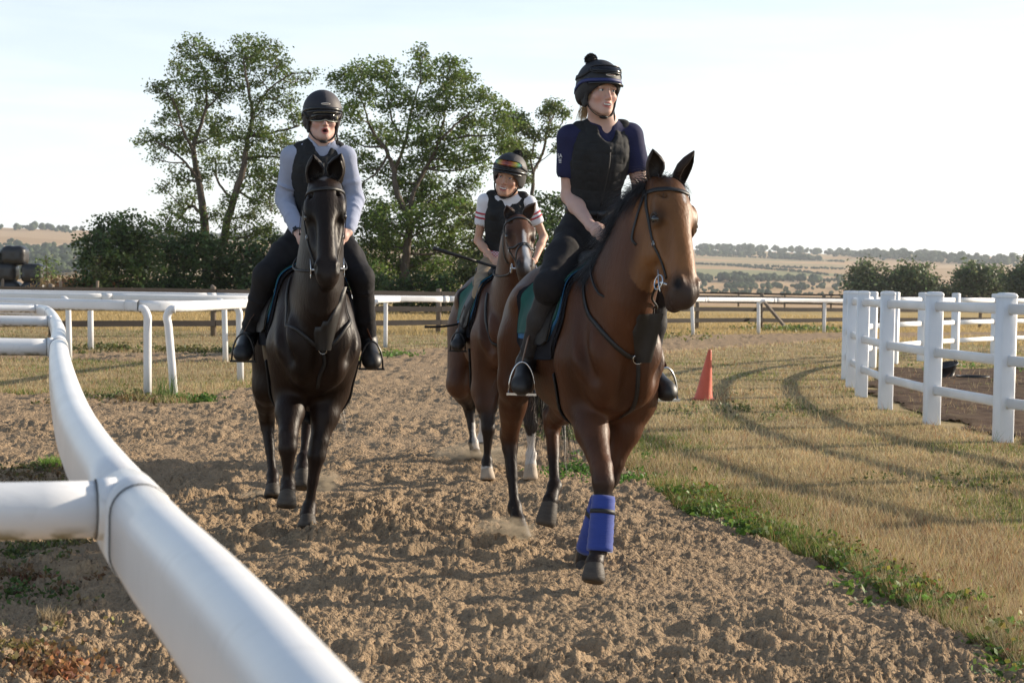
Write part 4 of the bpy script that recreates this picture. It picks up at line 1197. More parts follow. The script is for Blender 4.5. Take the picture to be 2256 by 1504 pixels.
tree_line('leafy clump in the valley beside the horse muzzle', [(1548, 622), (1600, 618), (1640, 624)], 40, 7.5, jit=14, seed=18)
tree_line('leafy clump in the middle of the right valley', [(1665, 620), (1720, 618), (1780, 622), (1850, 624)], 60, 6.5, jit=14, seed=19)
tree_line('rounded bushes at the near edge of the right valley', [(1550, 645), (1640, 648), (1740, 650), (1850, 650)], 46, 3.6, jit=10, seed=20)
tree_line('belt of trees along the skyline ridge on the left', [(-60, 506), (60, 507), (150, 511), (300, 520), (640, 530), (800, 545)], 280, 12, jit=60, seed=21)
tree_line('wooded slope between the left fields and the hedge', [(70, 566), (120, 560), (170, 556), (210, 556)], 130, 11, jit=120, seed=22)
tree_line('trees along the foot of the left fields', [(-60, 560), (20, 566), (90, 575), (180, 578)], 110, 9, jit=60, seed=23)
tree_line('dark hedgerow between the two left fields', [(-40, 541), (30, 545), (90, 549)], 60, 5, name='hedgerow', jit=4, seed=24)
tree_line('wooded valley bottom left of the hedge', [(80, 600), (130, 598), (200, 596)], 90, 11, jit=60, seed=25)
# ================================================================== HORSES
def coat_mat(name, rough, sheen_w, coat=0.0):
    m = mat(name, tint=True, rough=rough, var=0.32, vscale=5, bump=0.7, bscale=70, bdist=0.004, spec=0.2, sheen=sheen_w, coat=coat, stretch=(1, 1, 0.35))
    return m
M_COAT = coat_mat('coat_mat', 0.46, 0.0)
M_COAT_GLOSSY = mat('glossy_coat_mat', tint=True, rough=0.36, var=0.24, vscale=7, bump=0.5, bscale=70, bdist=0.004, spec=0.34, stretch=(1, 1, 0.35))
M_HAIR_BLACK = mat('black_hair_mat', (0.018, 0.014, 0.012), 0.45, spec=0.6, var=0.3, vscale=20)
M_HOOF = mat('hoof_mat', (0.055, 0.043, 0.032), 0.65, var=0.3, vscale=14, bump=0.3, bscale=30, stretch=(1, 1, 4))
M_HOOF_PALE = mat('pale_hoof_mat', (0.38, 0.30, 0.22), 0.7, var=0.25, vscale=14)
M_EYE = mat('eye_mat', (0.012, 0.008, 0.006), 0.06, spec=0.8)
M_LEATHER = mat('black_leather_mat', (0.014, 0.012, 0.011), 0.52, var=0.2, vscale=30, bump=0.15, bscale=120, bdist=0.001)
M_BROWN_LEATHER = mat('brown_leather_mat', (0.10, 0.042, 0.02), 0.45, var=0.2, vscale=20)
M_STEEL = mat('steel_mat', (0.55, 0.55, 0.56), 0.22, metal=1.0)
M_BANDAGE = mat('blue_bandage_mat', (0.020, 0.048, 0.27), 0.85, var=0.12, vscale=8, bump=0.6, bscale=60, bdist=0.004, stretch=(0.3, 0.3, 2.5), sheen=0.3)
M_BLACKTAPE = mat('black_tape_mat', (0.02, 0.02, 0.022), 0.6)
M_GREENCLOTH = mat('green_saddle_cloth_mat', (0.010, 0.085, 0.068), 0.85, var=0.2, vscale=12, bump=0.5, bscale=50, bdist=0.004)
M_BLUECLOTH = mat('blue_binding_mat', (0.02, 0.13, 0.28), 0.8, var=0.2, vscale=12)
M_BLACKCLOTH = mat('black_numnah_mat', (0.018, 0.018, 0.022), 0.95, var=0.25, vscale=10, bump=0.5, bscale=50, bdist=0.004, spec=0.15)

def lerp(a, b, t): return np.asarray(a) * (1 - t) + np.asarray(b) * t
def sstep(a, b, x):
    t = np.clip((x - a) / (b - a), 0, 1); return t * t * (3 - 2 * t)

class Horse: pass

def build_horse(sp):
    H = Horse()
    fwd = nrm(V3(*sp['fwd'], 0)); left = np.cross((0, 0, 1), fwd); O = V3(*sp['O'], 0)
    S = sp.get('size', 1.0)
    def L0(f, s, u): return O + (fwd * f + left * s + V3(0, 0, u)) * S
    L = L0
    def loc(p):
        q = (np.asarray(p) - O) / S
        return np.stack([q @ fwd, q @ left, q[..., 2]], -1)
    H.L = L; H.loc = loc; H.fwd = fwd; H.left = left
    th = thing('horse', sp['label'], 'horse', O, 'racehorses being exercised'); H.th = th
    Rb = np.array([fwd, left, (0, 0, 1)])
    poll = P(*sp['poll']); muz = P(*sp['muzzle'])
    a = nrm(muz - poll); n = nrm(np.array(sp['face_n']) - a * np.dot(a, sp['face_n'])); l = np.cross(a, n)
    if np.dot(l, left) < 0: l = -l
    K = np.linalg.norm(muz - poll) / 0.60
    def HD(t, ll, nn): return poll + (a * t + l * ll + n * nn) * K
    H.HD = HD; H.a = a; H.n = n; H.l = l; H.K = K; Rh = np.array([a, l, n])
    legs = {k: [P(*q) for q in v] for k, v in sp['legs'].items()}
    allp = np.array([poll, muz] + [p for v in legs.values() for p in v] + [L(-1.02, -0.3, 0), L(0.9, 0.3, 0.3), L(-1.0, 0.35, 1), L(0.5, -0.35, 1)])
    lo = allp.min(0) - 0.2; hi = allp.max(0) + 0.22; lo[2] = -0.02
    v = Vol(lo, hi, sp.get('h', 0.0138))
    # trunk
    WS = sp.get('slim', 0.90); L_full = L
    def L(f, s, u): return L_full(f, s * WS, u)
    v.ell(L(0.0, 0, 1.13), V3(0.66, 0.285 * WS, 0.335) * S, Rb, 0.05)
    v.ell(L(-0.05, 0, 0.98), V3(0.50, 0.23 * WS, 0.20) * S, Rb, 0.08)
    v.ell(L(0.44, 0, 1.14), V3(0.36, 0.235 * WS, 0.355) * S, Rb, 0.08)
    v.ell(L(0.33, 0, 1.43), V3(0.32, 0.075 * WS, 0.165) * S, Rb, 0.12)
    v.ell(L(-0.12, 0, 1.37), V3(0.48, 0.13 * WS, 0.13) * S, Rb, 0.10)
    v.ell(L(-0.60, 0, 1.30), V3(0.36, 0.235 * WS, 0.265) * S, Rb, 0.10)
    v.ell(L(-0.45, 0, 1.47), V3(0.22, 0.08 * WS, 0.10) * S, Rb, 0.10)
    for sg in (-1, 1):
        v.ell(L(-0.66, sg * 0.145, 1.16), V3(0.27, 0.13 * WS, 0.28) * S, Rb, 0.06)
        v.ell(L(-0.50, sg * 0.215, 1.38), V3(0.10, 0.05 * WS, 0.06) * S, Rb, 0.08)
        v.ell(L(0.655, sg * 0.095, 1.06), V3(0.115, 0.105 * WS, 0.19) * S, Rb, 0.09)
        v.ell(L(0.68, sg * 0.150, 1.13), V3(0.07, 0.05 * WS, 0.10) * S, Rb, 0.08)
        v.cone(L(0.36, sg * 0.12, 1.42), L(0.62, sg * 0.155, 1.10), 0.075 * S, 0.085 * S, 0.09)
        v.ell(L(0.42, sg * 0.175, 1.05), V3(0.15, 0.075 * WS, 0.20) * S, Rb, 0.07)
        v.cone(L(0.60, sg * 0.26, 1.34), L(0.72, sg * 0.19, 1.02), 0.018, 0.022, 0.07, mode='sub')       # shoulder edge
        v.cone(L(0.28, sg * 0.33, 1.20), L(0.34, sg * 0.30, 0.92), 0.03, 0.03, 0.09, mode='sub')           # behind the shoulder
        v.cone(L(-0.36, sg * 0.31, 1.28), L(-0.40, sg * 0.30, 0.98), 0.03, 0.03, 0.10, mode='sub')         # flank
    v.cone(L(0.80, 0, 1.16), L(0.74, 0, 0.88), 0.020, 0.026, 0.07, mode='sub')                             # groove between the breast muscles
    L = L_full
    # neck
    nb = L(0.50, 0, 1.28); c1 = sp.get('neck_bow', (0.0, 0.0, 0.08))
    jaw = HD(0.08, 0, -0.115)
    p0 = nb; p3 = jaw
    p1 = L(0.68, 0, 1.46); p2 = lerp(p1, jaw, 0.62) + V3(*c1)
    cv = catmull([p0, p1, p2, p3], 4)
    rad = np.interp(np.linspace(0, 1, len(cv)), [0, 0.3, 0.6, 1.0], [0.275, 0.225, 0.165, 0.115]) * S
    for i in range(len(cv) - 1):
        t = nrm(cv[i + 1] - cv[i]); w = i / (len(cv) - 1)
        sd = lerp(left, l, w); sd = nrm(sd - t * (sd @ t))
        v.cone(cv[i], cv[i + 1], rad[i], rad[i + 1], 0.07, sd, 1.0 + 1.15 * (1 - w) + 0.45 * w)
    # crest line and windpipe groove
    crest = []
    for i in range(len(cv)):
        t = nrm(cv[min(i + 1, len(cv) - 1)] - cv[max(i - 1, 0)]); w = i / (len(cv) - 1)
        sd = lerp(left, l, w); up = nrm(np.cross(t, sd)); up = up if up[2] + 0.3 * (up @ -fwd) > 0 else -up
        crest.append(cv[i] + up * rad[i] * 0.93)
        if 0 < i < len(cv) - 1:
            v.ell(cv[i] - up * rad[i] * 0.80, V3(0.05, 0.05, 0.05) * S, None, 0.06)
    H.crest = np.array(crest); H.neck = cv; H.nrad = rad
    # head
    k = K
    v.ell(HD(0.085, 0, -0.045), V3(0.135, 0.088, 0.088) * k, Rh, 0.04)
    v.ell(HD(0.15, 0, -0.02), V3(0.13, 0.085, 0.062) * k, Rh, 0.03)
    v.cone(HD(0.13, 0, -0.02), HD(0.46, 0, -0.005), 0.068 * k, 0.047 * k, 0.03, l, 0.98)
    v.cone(HD(0.22, 0, -0.07), HD(0.50, 0, -0.045), 0.072 * k, 0.050 * k, 0.03, l, 1.12)
    v.ell(HD(0.53, 0, -0.035), V3(0.072, 0.060, 0.066) * k, Rh, 0.03)
    v.cone(HD(0.26, 0, -0.165), HD(0.53, 0, -0.092), 0.040 * k, 0.036 * k, 0.03)
    v.ell(HD(0.545, 0, -0.105), V3(0.036, 0.037, 0.030) * k, Rh, 0.014)
    for sg in (-1, 1):
        v.ell(HD(0.145, sg * 0.082, -0.010), V3(0.060, 0.026, 0.034) * k, Rh, 0.022)      # brow
        v.ell(HD(0.195, sg * 0.087, -0.030), V3(0.036, 0.020, 0.028) * k, Rh, 0.014)      # orbit
        v.ell(HD(0.215, sg * 0.055, -0.115), V3(0.125, 0.030, 0.085) * k, Rh, 0.025)      # jowl
        v.cone(HD(0.21, sg * 0.082, -0.050), HD(0.37, sg * 0.058, -0.055), 0.013 * k, 0.009 * k, 0.02)  # facial crest
        v.ell(HD(0.095, sg * 0.060, 0.005), V3(0.030, 0.014, 0.016) * k, Rh, 0.02, 'sub')    # hollow above the eye
        v.ell(HD(0.30, sg * 0.060, -0.005), V3(0.075, 0.012, 0.022) * k, Rh, 0.03, 'sub')
        v.ell(HD(0.512, sg * 0.045, 0.002), V3(0.046, 0.024, 0.032) * k, Rh, 0.016)       # nostril flare
        v.ell(HD(0.525, sg * 0.062, 0.016), V3(0.031, 0.015, 0.018) * k, Rh, 0.005, 'sub')
        v.ell(HD(0.195, sg * 0.105, -0.026), V3(0.017, 0.010, 0.013) * k, Rh, 0.006, 'sub')
        v.ell(HD(0.51, sg * 0.070, -0.085), V3(0.05, 0.014, 0.006) * k, Rh, 0.006, 'sub')    # mouth line
        v.ell(HD(-0.005, sg * 0.055, -0.055), V3(0.05, 0.033, 0.035) * k, Rh, 0.02)       # ear base
    # legs
    H.hooves = []
    for key, j in legs.items():
        sg = 1 if key[0] == 'l' else -1
        hind = key[1] == 'h'
        if hind:
            stifle, hock, fet, cor, toe = j
            hip = L(-0.62, sg * 0.15, 1.12)
            v.cone(hip, stifle, 0.17 * S, 0.115 * S, 0.07, left, 1.25)
            d = nrm(hock - stifle); bk = -fwd
            v.cone(stifle, lerp(stifle, hock, 0.45), 0.105 * S, 0.078 * S, 0.05, left, 1.15)
            v.cone(lerp(stifle, hock, 0.35), hock - d * 0.03, 0.082 * S, 0.050 * S, 0.03, left, 1.0)
            hp = hock + bk * 0.045 * S + V3(0, 0, 0.05) * S
            v.cone(lerp(stifle, hock, 0.25) + bk * 0.09 * S, hp, 0.035 * S, 0.017 * S, 0.025)
            v.ell(hp, 0.024 * S, None, 0.02)
            cd = nrm(fet - hock)
            v.cone(hock - cd * 0.05, hock + cd * 0.05 * S, 0.054 * S, 0.045 * S, 0.03)
            v.cone(hock + cd * 0.05 * S, lerp(hock, fet, 0.55), 0.039 * S, 0.031 * S, 0.025)
        else:
            elb, knee, fet, cor, toe = j
            sh = L(0.46, sg * 0.145, 1.08)
            v.cone(sh, elb, 0.125 * S, 0.105 * S, 0.07)
            d = nrm(knee - elb)
            v.cone(elb, lerp(elb, knee, 0.42), 0.100 * S, 0.080 * S, 0.05)
            v.cone(lerp(elb, knee, 0.42), knee - d * 0.06, 0.080 * S, 0.052 * S, 0.035)
            cd = nrm(fet - knee)
            v.cone(knee - d * 0.05, knee + cd * 0.035, 0.055 * S, 0.053 * S, 0.02)
            v.cone(knee + cd * 0.03, knee + cd * 0.10, 0.049 * S, 0.034 * S, 0.02)
            hock = knee
            v.cone(knee + cd * 0.08, lerp(knee, fet, 0.55), 0.034 * S, 0.029 * S, 0.02)
        dn = nrm(fet - hock); bkv = -fwd - dn * np.dot(-fwd, dn); bkv = nrm(bkv)
        v.cone(lerp(hock, fet, 0.18), fet, 0.029 * S, 0.030 * S, 0.02)
        v.cone(lerp(hock, fet, 0.15) + bkv * 0.026 * S, fet + bkv * 0.016 * S, 0.013 * S, 0.017 * S, 0.012)   # tendons
        v.ell(fet, 0.043 * S, None, 0.02)
        v.ell(fet + bkv * 0.02 * S, 0.028 * S, None, 0.02)
        v.cone(fet, cor, 0.036 * S, 0.040 * S, 0.02)
        v.ell(cor, 0.045 * S, None, 0.015)
        H.hooves.append((key, cor, toe, fet))
    def colfn(p):
        q = loc(p); c = sp['color'](q, p, (p - poll) @ a / K, (p - poll) @ l / K, (p - poll) @ n / K)
        # dark nostrils
        t = (p - poll) @ a / K; ll = np.abs((p - poll) @ l / K); nn = (p - poll) @ n / K
        m = np.exp(-(((t - 0.525) / 0.029) ** 2 + ((ll - 0.056) / 0.016) ** 2 + ((nn - 0.014) / 0.020) ** 2))
        return c * (1 - 0.9 * np.clip(m * 1.6, 0, 1)[:, None])
    o = v.build('horse_body', sp.get('coat', M_COAT), th, colfn, smooth_it=1)
    H.bvh = v.bvh(); H.legs = legs
    # hooves
    for key, cor, toe, fet in H.hooves:
        d = nrm(toe - cor)                       # down the front of the hoof
        f_ = nrm(fwd - d * np.dot(fwd, d)); s_ = np.cross(d, f_)
        ln = np.linalg.norm(toe - cor)
        vv = []; ff = []; N_ = 22
        rows = [(-0.10, 0.041, 0.0), (0.06, 0.046, 0.002), (0.45, 0.055, 0.006), (0.80, 0.061, 0.009), (0.96, 0.058, 0.009), (1.04, 0.046, 0.008)]
        for t, r, sh in rows:
            for i in range(N_):
                an = 2 * math.pi * i / N_
                rr = r * (1 - 0.10 * max(0, -math.cos(an)))
                vv.append(cor + d * ln * t + (f_ * (rr * math.cos(an) + sh) + s_ * rr * 0.94 * math.sin(an)) * S)
        vv.append(cor + d * ln * 0.90 + f_ * 0.01)
        for r_ in range(len(rows) - 1):
            for i in range(N_): ff.append((r_ * N_ + i, r_ * N_ + (i + 1) % N_, (r_ + 1) * N_ + (i + 1) % N_, (r_ + 1) * N_ + i))
        for i in range(N_): ff.append(((len(rows) - 1) * N_ + i, (len(rows) - 1) * N_ + (i + 1) % N_, len(vv) - 1))
        mesh('hoof', vv, ff, M_HOOF_PALE if key in sp.get('pale', ()) else M_HOOF, th)
    # eyes
    for sg in (-1, 1):
        MB().ball(HD(0.195, sg * 0.0865, -0.026), 0.0235 * K, seg=18, rings=12).build('eye', M_EYE, th)
        # upper lid
        vl = []
        c = HD(0.193, sg * 0.089, -0.026)
        MB().tube([c + (a * math.cos(t) * -0.022 + n * math.sin(t) * 0.021 + l * sg * 0.013) * K for t in np.linspace(-1.5, 1.7, 9)], np.array([.003, .005, .006, .006, .006, .006, .006, .005, .003]) * K, 6).build('eyelid', mat('lid_' + sp['key'], sp['lid'], 0.6), th)
    # ears
    for sg, (tip, turn) in zip((-1, 1), sp['ears']):
        base = HD(-0.035, sg * 0.060, -0.050)
        tp = P(*tip); ax = tp - base; Ln = np.linalg.norm(ax); ax = ax / Ln
        opn = nrm(np.array(turn)); opn = nrm(opn - ax * (opn @ ax)); sd = np.cross(ax, opn)
        prof = [(q, w * sp.get('ear_w', 1.0)) for q, w in [(0.0, 0.026), (0.15, 0.034), (0.35, 0.041), (0.55, 0.040), (0.75, 0.029), (0.9, 0.014), (1.0, 0.002)]]
        vv = []; ff = []; N_ = 16
        for t, r in prof:
            r = r * K
            open_ = 0.35 + 1.05 * math.sin(min(1, t * 1.15) * math.pi) ** 0.8
            cc = base + ax * Ln * t + sd * sg * (-0.012) * math.sin(t * math.pi) * K
            for i in range(N_):      # a curled sheet: outer half then inner half
                u = i / (N_ - 1) * 2 - 1
                an = u * (math.pi - open_ * 0.75)
                vv.append(cc + (-opn * math.cos(an) * r * 0.8 + sd * math.sin(an) * r))
            for i in range(N_):
                u = i / (N_ - 1) * 2 - 1
                an = u * (math.pi - open_ * 0.75)
                vv.append(cc + (-opn * math.cos(an) * r * 0.8 + sd * math.sin(an) * r) * 0.86 + opn * 0.003)
        M2 = 2 * N_
        for r_ in range(len(prof) - 1):
            for i in range(N_ - 1):
                ff.append((r_ * M2 + i, r_ * M2 + i + 1, (r_ + 1) * M2 + i + 1, (r_ + 1) * M2 + i))
                ff.append((r_ * M2 + N_ + i + 1, r_ * M2 + N_ + i, (r_ + 1) * M2 + N_ + i, (r_ + 1) * M2 + N_ + i + 1))
            for i0 in (0, N_ - 1):
                ff.append((r_ * M2 + i0, (r_ + 1) * M2 + i0, (r_ + 1) * M2 + N_ + i0, r_ * M2 + N_ + i0))
        cc = np.tile(np.array(sp['ear_col']), (len(vv), 1))
        for r_ in range(len(prof)):
            cc[r_ * M2 + N_:(r_ + 1) * M2] = sp['ear_in']
        mesh('ear', vv, ff, M_COAT, th, colors=cc)
    # mane, forelock, tail: bundles of fine strands
    def strands(name, roots, dirs, length, droop, n_per, w, jit, segs=5, mt=M_HAIR_BLACK, spread=0.02, curl=0.0):
        vv = []; ff = []
        for r0, d0 in zip(roots, dirs):
            for _ in range(n_per):
                p = r0 + rng.normal(0, jit, 3); d = nrm(d0 + rng.normal(0, 0.28, 3)); ln = length * rng.uniform(0.6, 1.15)
                sd = nrm(np.cross(d, rng.normal(0, 1, 3)))
                k0 = len(vv); ph = rng.uniform(0, 6.28)
                for s_ in range(segs + 1):
                    ww = w * (1 - 0.9 * s_ / segs)
                    vv.append(p - sd * ww); vv.append(p + sd * ww)
                    d = nrm(d + V3(0, 0, -droop / segs) + rng.normal(0, 0.05, 3) + curl * sd * math.sin(ph + s_))
                    p = p + d * ln / segs
                for s_ in range(segs):
                    i = k0 + 2 * s_; ff.append((i, i + 1, i + 3, i + 2))
        return mesh(name, vv, ff, mt, th, smooth=False)
    cr = catmull(list(H.crest[1:]) + [HD(-0.04, 0, -0.09)], 5)
    side = sp.get('mane_side', -1)
    roots = []; dirs = []
    for i in range(len(cr)):
        t = nrm(cr[min(i + 1, len(cr) - 1)] - cr[max(i - 1, 0)]); sd = nrm(np.cross(t, (0, 0, 1)))
        for _ in range(5):
            roots.append(cr[i] + t * rng.normal(0, 0.02) + V3(0, 0, -0.012)); dirs.append(left * side * 0.75 * 1.0 + V3(0, 0, 0.75) + t * rng.normal(0, 0.3))
    strands('mane', roots, dirs, sp.get('mane_len', 0.11), 2.0, sp.get('mane_n', 15), 0.0032, 0.014, segs=4)
    roots = [HD(-0.03 + rng.uniform(-0.01, 0.03), x, -0.02) for x in np.linspace(-0.042, 0.042, 12)]
    strands('forelock', roots, [n * 0.5 - a * 0.25 + l * rng.normal(sp.get('fore_l', 0.25), 0.5) for _ in roots], sp.get('fore_len', 0.12), 1.6, 34, 0.0013, 0.008)
    if sp.get('tail', True):
        ts = sp.get('tail_l', 0.1); tl = L(-0.90, 0, 1.30); dk = [tl, L(-0.99, ts * 0.2, 1.27), L(-1.03, ts * 0.5, 1.12), L(-1.02, ts * 0.8, 0.95)]
        MB().tube(catmull(dk, 4), np.linspace(0.04, 0.015, 13) * S, 8).build('tail_dock', M_HAIR_BLACK, th)
        pts = catmull(dk, 4); roots = []; dirs = []
        for i in range(len(pts)):
            for _ in range(5):
                roots.append(pts[i]); dirs.append(-fwd * 0.1 + left * rng.normal(ts * 0.5, 0.10) + V3(0, 0, -1.0))
        strands('tail', roots, dirs, 0.60 * S, 1.0, 34, 0.0022, 0.015, segs=7, curl=0.04)
    if sp.get('feather'): pass
    return H

# --- tack -----------------------------------------------------------------
def bridle(H, noseband=False, cheeks=True, key=''):
    th = H.th; HD = H.HD; b = H.bvh; K = H.K
    br = MB()
    ribbon(br, [HD(0.035, -0.105, -0.06), HD(0.055, -0.09, 0.01), HD(0.068, -0.045, 0.05), HD(0.072, 0, 0.055), HD(0.068, 0.045, 0.05), HD(0.055, 0.09, 0.01), HD(0.035, 0.105, -0.06)], 0.022, 0.004, b, 0.005, 5)
    br.build('browband', M_LEATHER, th)
    hp = MB()
    ribbon(hp, [HD(0.05, -0.10, -0.065), HD(0.0, -0.09, -0.085), HD(-0.03, 0, -0.10), HD(0.0, 0.09, -0.085), HD(0.05, 0.10, -0.065)], 0.024, 0.004, b, 0.006, 5)
    hp.build('headpiece', M_LEATHER, th)
    for sg in (-1, 1):
        m = MB()
        ribbon(m, [HD(0.04, sg * 0.105, -0.06), HD(0.14, sg * 0.10, -0.072), HD(0.27, sg * 0.09, -0.078), HD(0.38, sg * 0.075, -0.075), HD(0.455, sg * 0.07, -0.07)], 0.015, 0.004, b, 0.004, 5)
        m.build('cheek_strap', M_LEATHER, th)
        m = MB(); c = HD(0.285, sg * 0.082, -0.075)
        loc, nor, _, _ = b.find_nearest(Vector(c.tolist())); c = np.array(loc) + np.array(nor) * 0.007
        u = H.a; w = nrm(np.cross(nor, u)); 
        m.tube([c + u * 0.012 + w * 0.010, c + u * 0.012 - w * 0.010, c - u * 0.012 - w * 0.010, c - u * 0.012 + w * 0.010], 0.0018, 5, closed=True).build('buckle', M_STEEL, th)
        m = MB()
        ribbon(m, [HD(0.05, sg * 0.105, -0.075), HD(0.13, sg * 0.10, -0.13), HD(0.19, sg * 0.07, -0.185), HD(0.21, 0, -0.205)], 0.012, 0.004, b, 0.006, 5)
        m.build('throat_lash', M_LEATHER, th)
        c = HD(0.475, sg * 0.078, -0.075)
        m = MB(); ring = [c + (H.a * math.cos(t) + H.n * math.sin(t)) * 0.030 * K + H.l * sg * 0.004 for t in np.linspace(0, 2 * math.pi, 18, endpoint=False)]
        m.tube(ring, 0.0042, 6, closed=True); m.build('bit_ring', M_STEEL, th)
        if cheeks:
            MB().tube([c - H.a * 0.062 + H.n * 0.012 + H.l * sg * 0.006, c + H.l * sg * 0.004, c + H.a * 0.056 + H.n * 0.006 + H.l * sg * 0.008], [0.003, 0.0045, 0.003], 6).build('bit_cheek', M_STEEL, th)
    MB().tube([HD(0.475, -0.078, -0.075), HD(0.478, 0, -0.072), HD(0.475, 0.078, -0.075)], 0.007, 8).build('bit', M_STEEL, th)
    if noseband:
        for pts in ([HD(0.27, -0.088, -0.07), HD(0.33, -0.055, 0.0), HD(0.35, 0, 0.05), HD(0.33, 0.055, 0.0), HD(0.27, 0.088, -0.07)],
                    [HD(0.35, 0, 0.05), HD(0.40, 0.05, -0.01), HD(0.46, 0.06, -0.07), HD(0.50, 0.03, -0.12)],
                    [HD(0.35, 0, 0.05), HD(0.40, -0.05, -0.01), HD(0.46, -0.06, -0.07), HD(0.50, -0.03, -0.12)]):
            m = MB(); ribbon(m, pts, 0.016, 0.004, b, 0.005, 5); m.build('noseband', M_LEATHER, th)
    H.bits = [HD(0.475, sg * 0.080, -0.09) for sg in (-1, 1)]

def patch(H, name, mt, rows, th, off=0.012, thick=0.008, n=26, inner=False, pu=1.15):
    """cloth that lies over the back: rows = [(theta_deg, f0, f1), ...] from one hem over the spine to the other"""
    rows_t = np.array([r[0] for r in rows], float); f0 = np.array([r[1] for r in rows], float); f1 = np.array([r[2] for r in rows], float)
    th_ = np.linspace(rows_t[0], rows_t[-1], 46); m = len(th_)
    top = []; nor_ = []
    for t in th_:
        a0 = np.interp(t, rows_t, f0); a1 = np.interp(t, rows_t, f1)
        for j in range(n):
            f = a0 + (a1 - a0) * j / (n - 1)
            ang = math.radians(t)
            out = H.L(f, 1.0 * math.sin(ang), pu + 1.0 * math.cos(ang)); cen = H.L(f, 0, pu)
            d = nrm(cen - out)
            loc, nr, _, _ = H.bvh.ray_cast(Vector(out.tolist()), Vector(d.tolist()))
            if loc is None:
                loc, nr, _, _ = H.bvh.find_nearest(Vector(lerp(out, cen, 0.7).tolist()))
            top.append(np.array(loc)); nor_.append(-d)
    top = np.array(top).reshape(m, n, 3); nn = np.array(nor_).reshape(m, n, 3)
    for _ in range(4):
        t2 = top.copy()
        t2[1:-1, 1:-1] = (top[1:-1, 1:-1] * 2 + top[:-2, 1:-1] + top[2:, 1:-1] + top[1:-1, :-2] + top[1:-1, 2:]) / 6; top = t2
    A = (top + nn * (off + thick)).reshape(-1, 3); B = (top + nn * off).reshape(-1, 3)
    i = np.arange(m * n).reshape(m, n); q = np.stack([i[:-1, :-1], i[:-1, 1:], i[1:, 1:], i[1:, :-1]], -1).reshape(-1, 4)
    F_ = [tuple(x) for x in q] + [tuple(x[::-1] + m * n) for x in q]
    rim = list(i[0, :]) + list(i[1:, -1]) + list(i[-1, -2::-1]) + list(i[-2:0, 0])
    for k in range(len(rim)):
        a_, b_ = rim[k], rim[(k + 1) % len(rim)]
        F_.append((a_, b_, b_ + m * n, a_ + m * n))
    mesh(name, np.concatenate([A, B]), F_, mt, th)
    return top + nn * (off + thick)

def tack_up(H, key, label_saddle, cloth=(M_GREENCLOTH, M_BLUECLOTH, M_BLACKCLOTH), leather=M_BROWN_LEATHER, big=1.0):
    th = H.th
    patch(H, 'numnah', cloth[2], [(-106, -0.36, 0.28), (-94, -0.42, 0.36), (-60, -0.43, 0.42), (0, -0.37, 0.37), (60, -0.43, 0.42), (94, -0.42, 0.36), (106, -0.36, 0.28)], th, 0.008, 0.018)
    patch(H, 'saddle_cloth_binding', cloth[1], [(-86, -0.40, 0.25), (-60, -0.405, 0.37), (0, -0.34, 0.345), (60, -0.405, 0.37), (86, -0.40, 0.25)], th, 0.027, 0.005)
    patch(H, 'saddle_cloth', cloth[0], [(-80, -0.395, 0.22), (-60, -0.40, 0.34), (0, -0.335, 0.325), (60, -0.40, 0.34), (80, -0.395, 0.22)], th, 0.0325, 0.008)
    # girth
    g = MB(); c = [H.L(0.30, 0.45 * math.sin(t), 1.06 + 0.45 * math.cos(t)) for t in np.linspace(math.radians(100), math.radians(260), 14)]
    c = [p + H.fwd * 0 for p in c]
    snapped = []
    ribbon(g, c, 0.08, 0.008, H.bvh, 0.008, 3); g.build('girth', M_LEATHER, th)
    # saddle: its own thing
    sd = thing('saddle', label_saddle, 'saddle', H.L(-0.05, 0, 1.50), None)
    lo = H.L(-0.05, 0, 1.5) - 0.5; hi = H.L(-0.05, 0, 1.5) + 0.5
    v = Vol(lo, hi, 0.014); Rb = np.array([H.fwd, H.left, (0, 0, 1)])
    zb = H.bvh.ray_cast(Vector(H.L(-0.02, 0, 2.2).tolist()), Vector((0, 0, -1)))[0][2] + 0.03
    def up(f, s, u): q = H.L(f, s, 0); q[2] = zb + u; return q
    v.ell(up(-0.05, 0, 0.0), (0.24, 0.135, 0.045), Rb, 0.03)
    v.cone(up(0.17, 0.05, 0.03), up(0.17, -0.05, 0.03), 0.042, 0.042, 0.05); v.ell(up(0.18, 0, 0.065), (0.04, 0.06, 0.03), Rb, 0.03)
    v.cone(up(-0.27, 0.09, 0.05), up(-0.27, -0.09, 0.05), 0.035, 0.035, 0.05)
    for sg in (-1, 1):
        v.ell(up(-0.02, sg * 0.13, -0.045), (0.17, 0.05, 0.075), Rb, 0.03)
    v.build('seat', M_LEATHER, sd)
    for sg in (-1, 1):
        patch(H, 'saddle_flap', M_LEATHER, [(sg * 20, -0.06, 0.24), (sg * 45, 0.02, 0.30), (sg * 70, 0.06, 0.31), (sg * 84, 0.09, 0.28), (sg * 90, 0.12, 0.22)][::sg], sd, 0.040, 0.010, 14)
    H.saddle = sd; H.seat_z = zb
    return sd

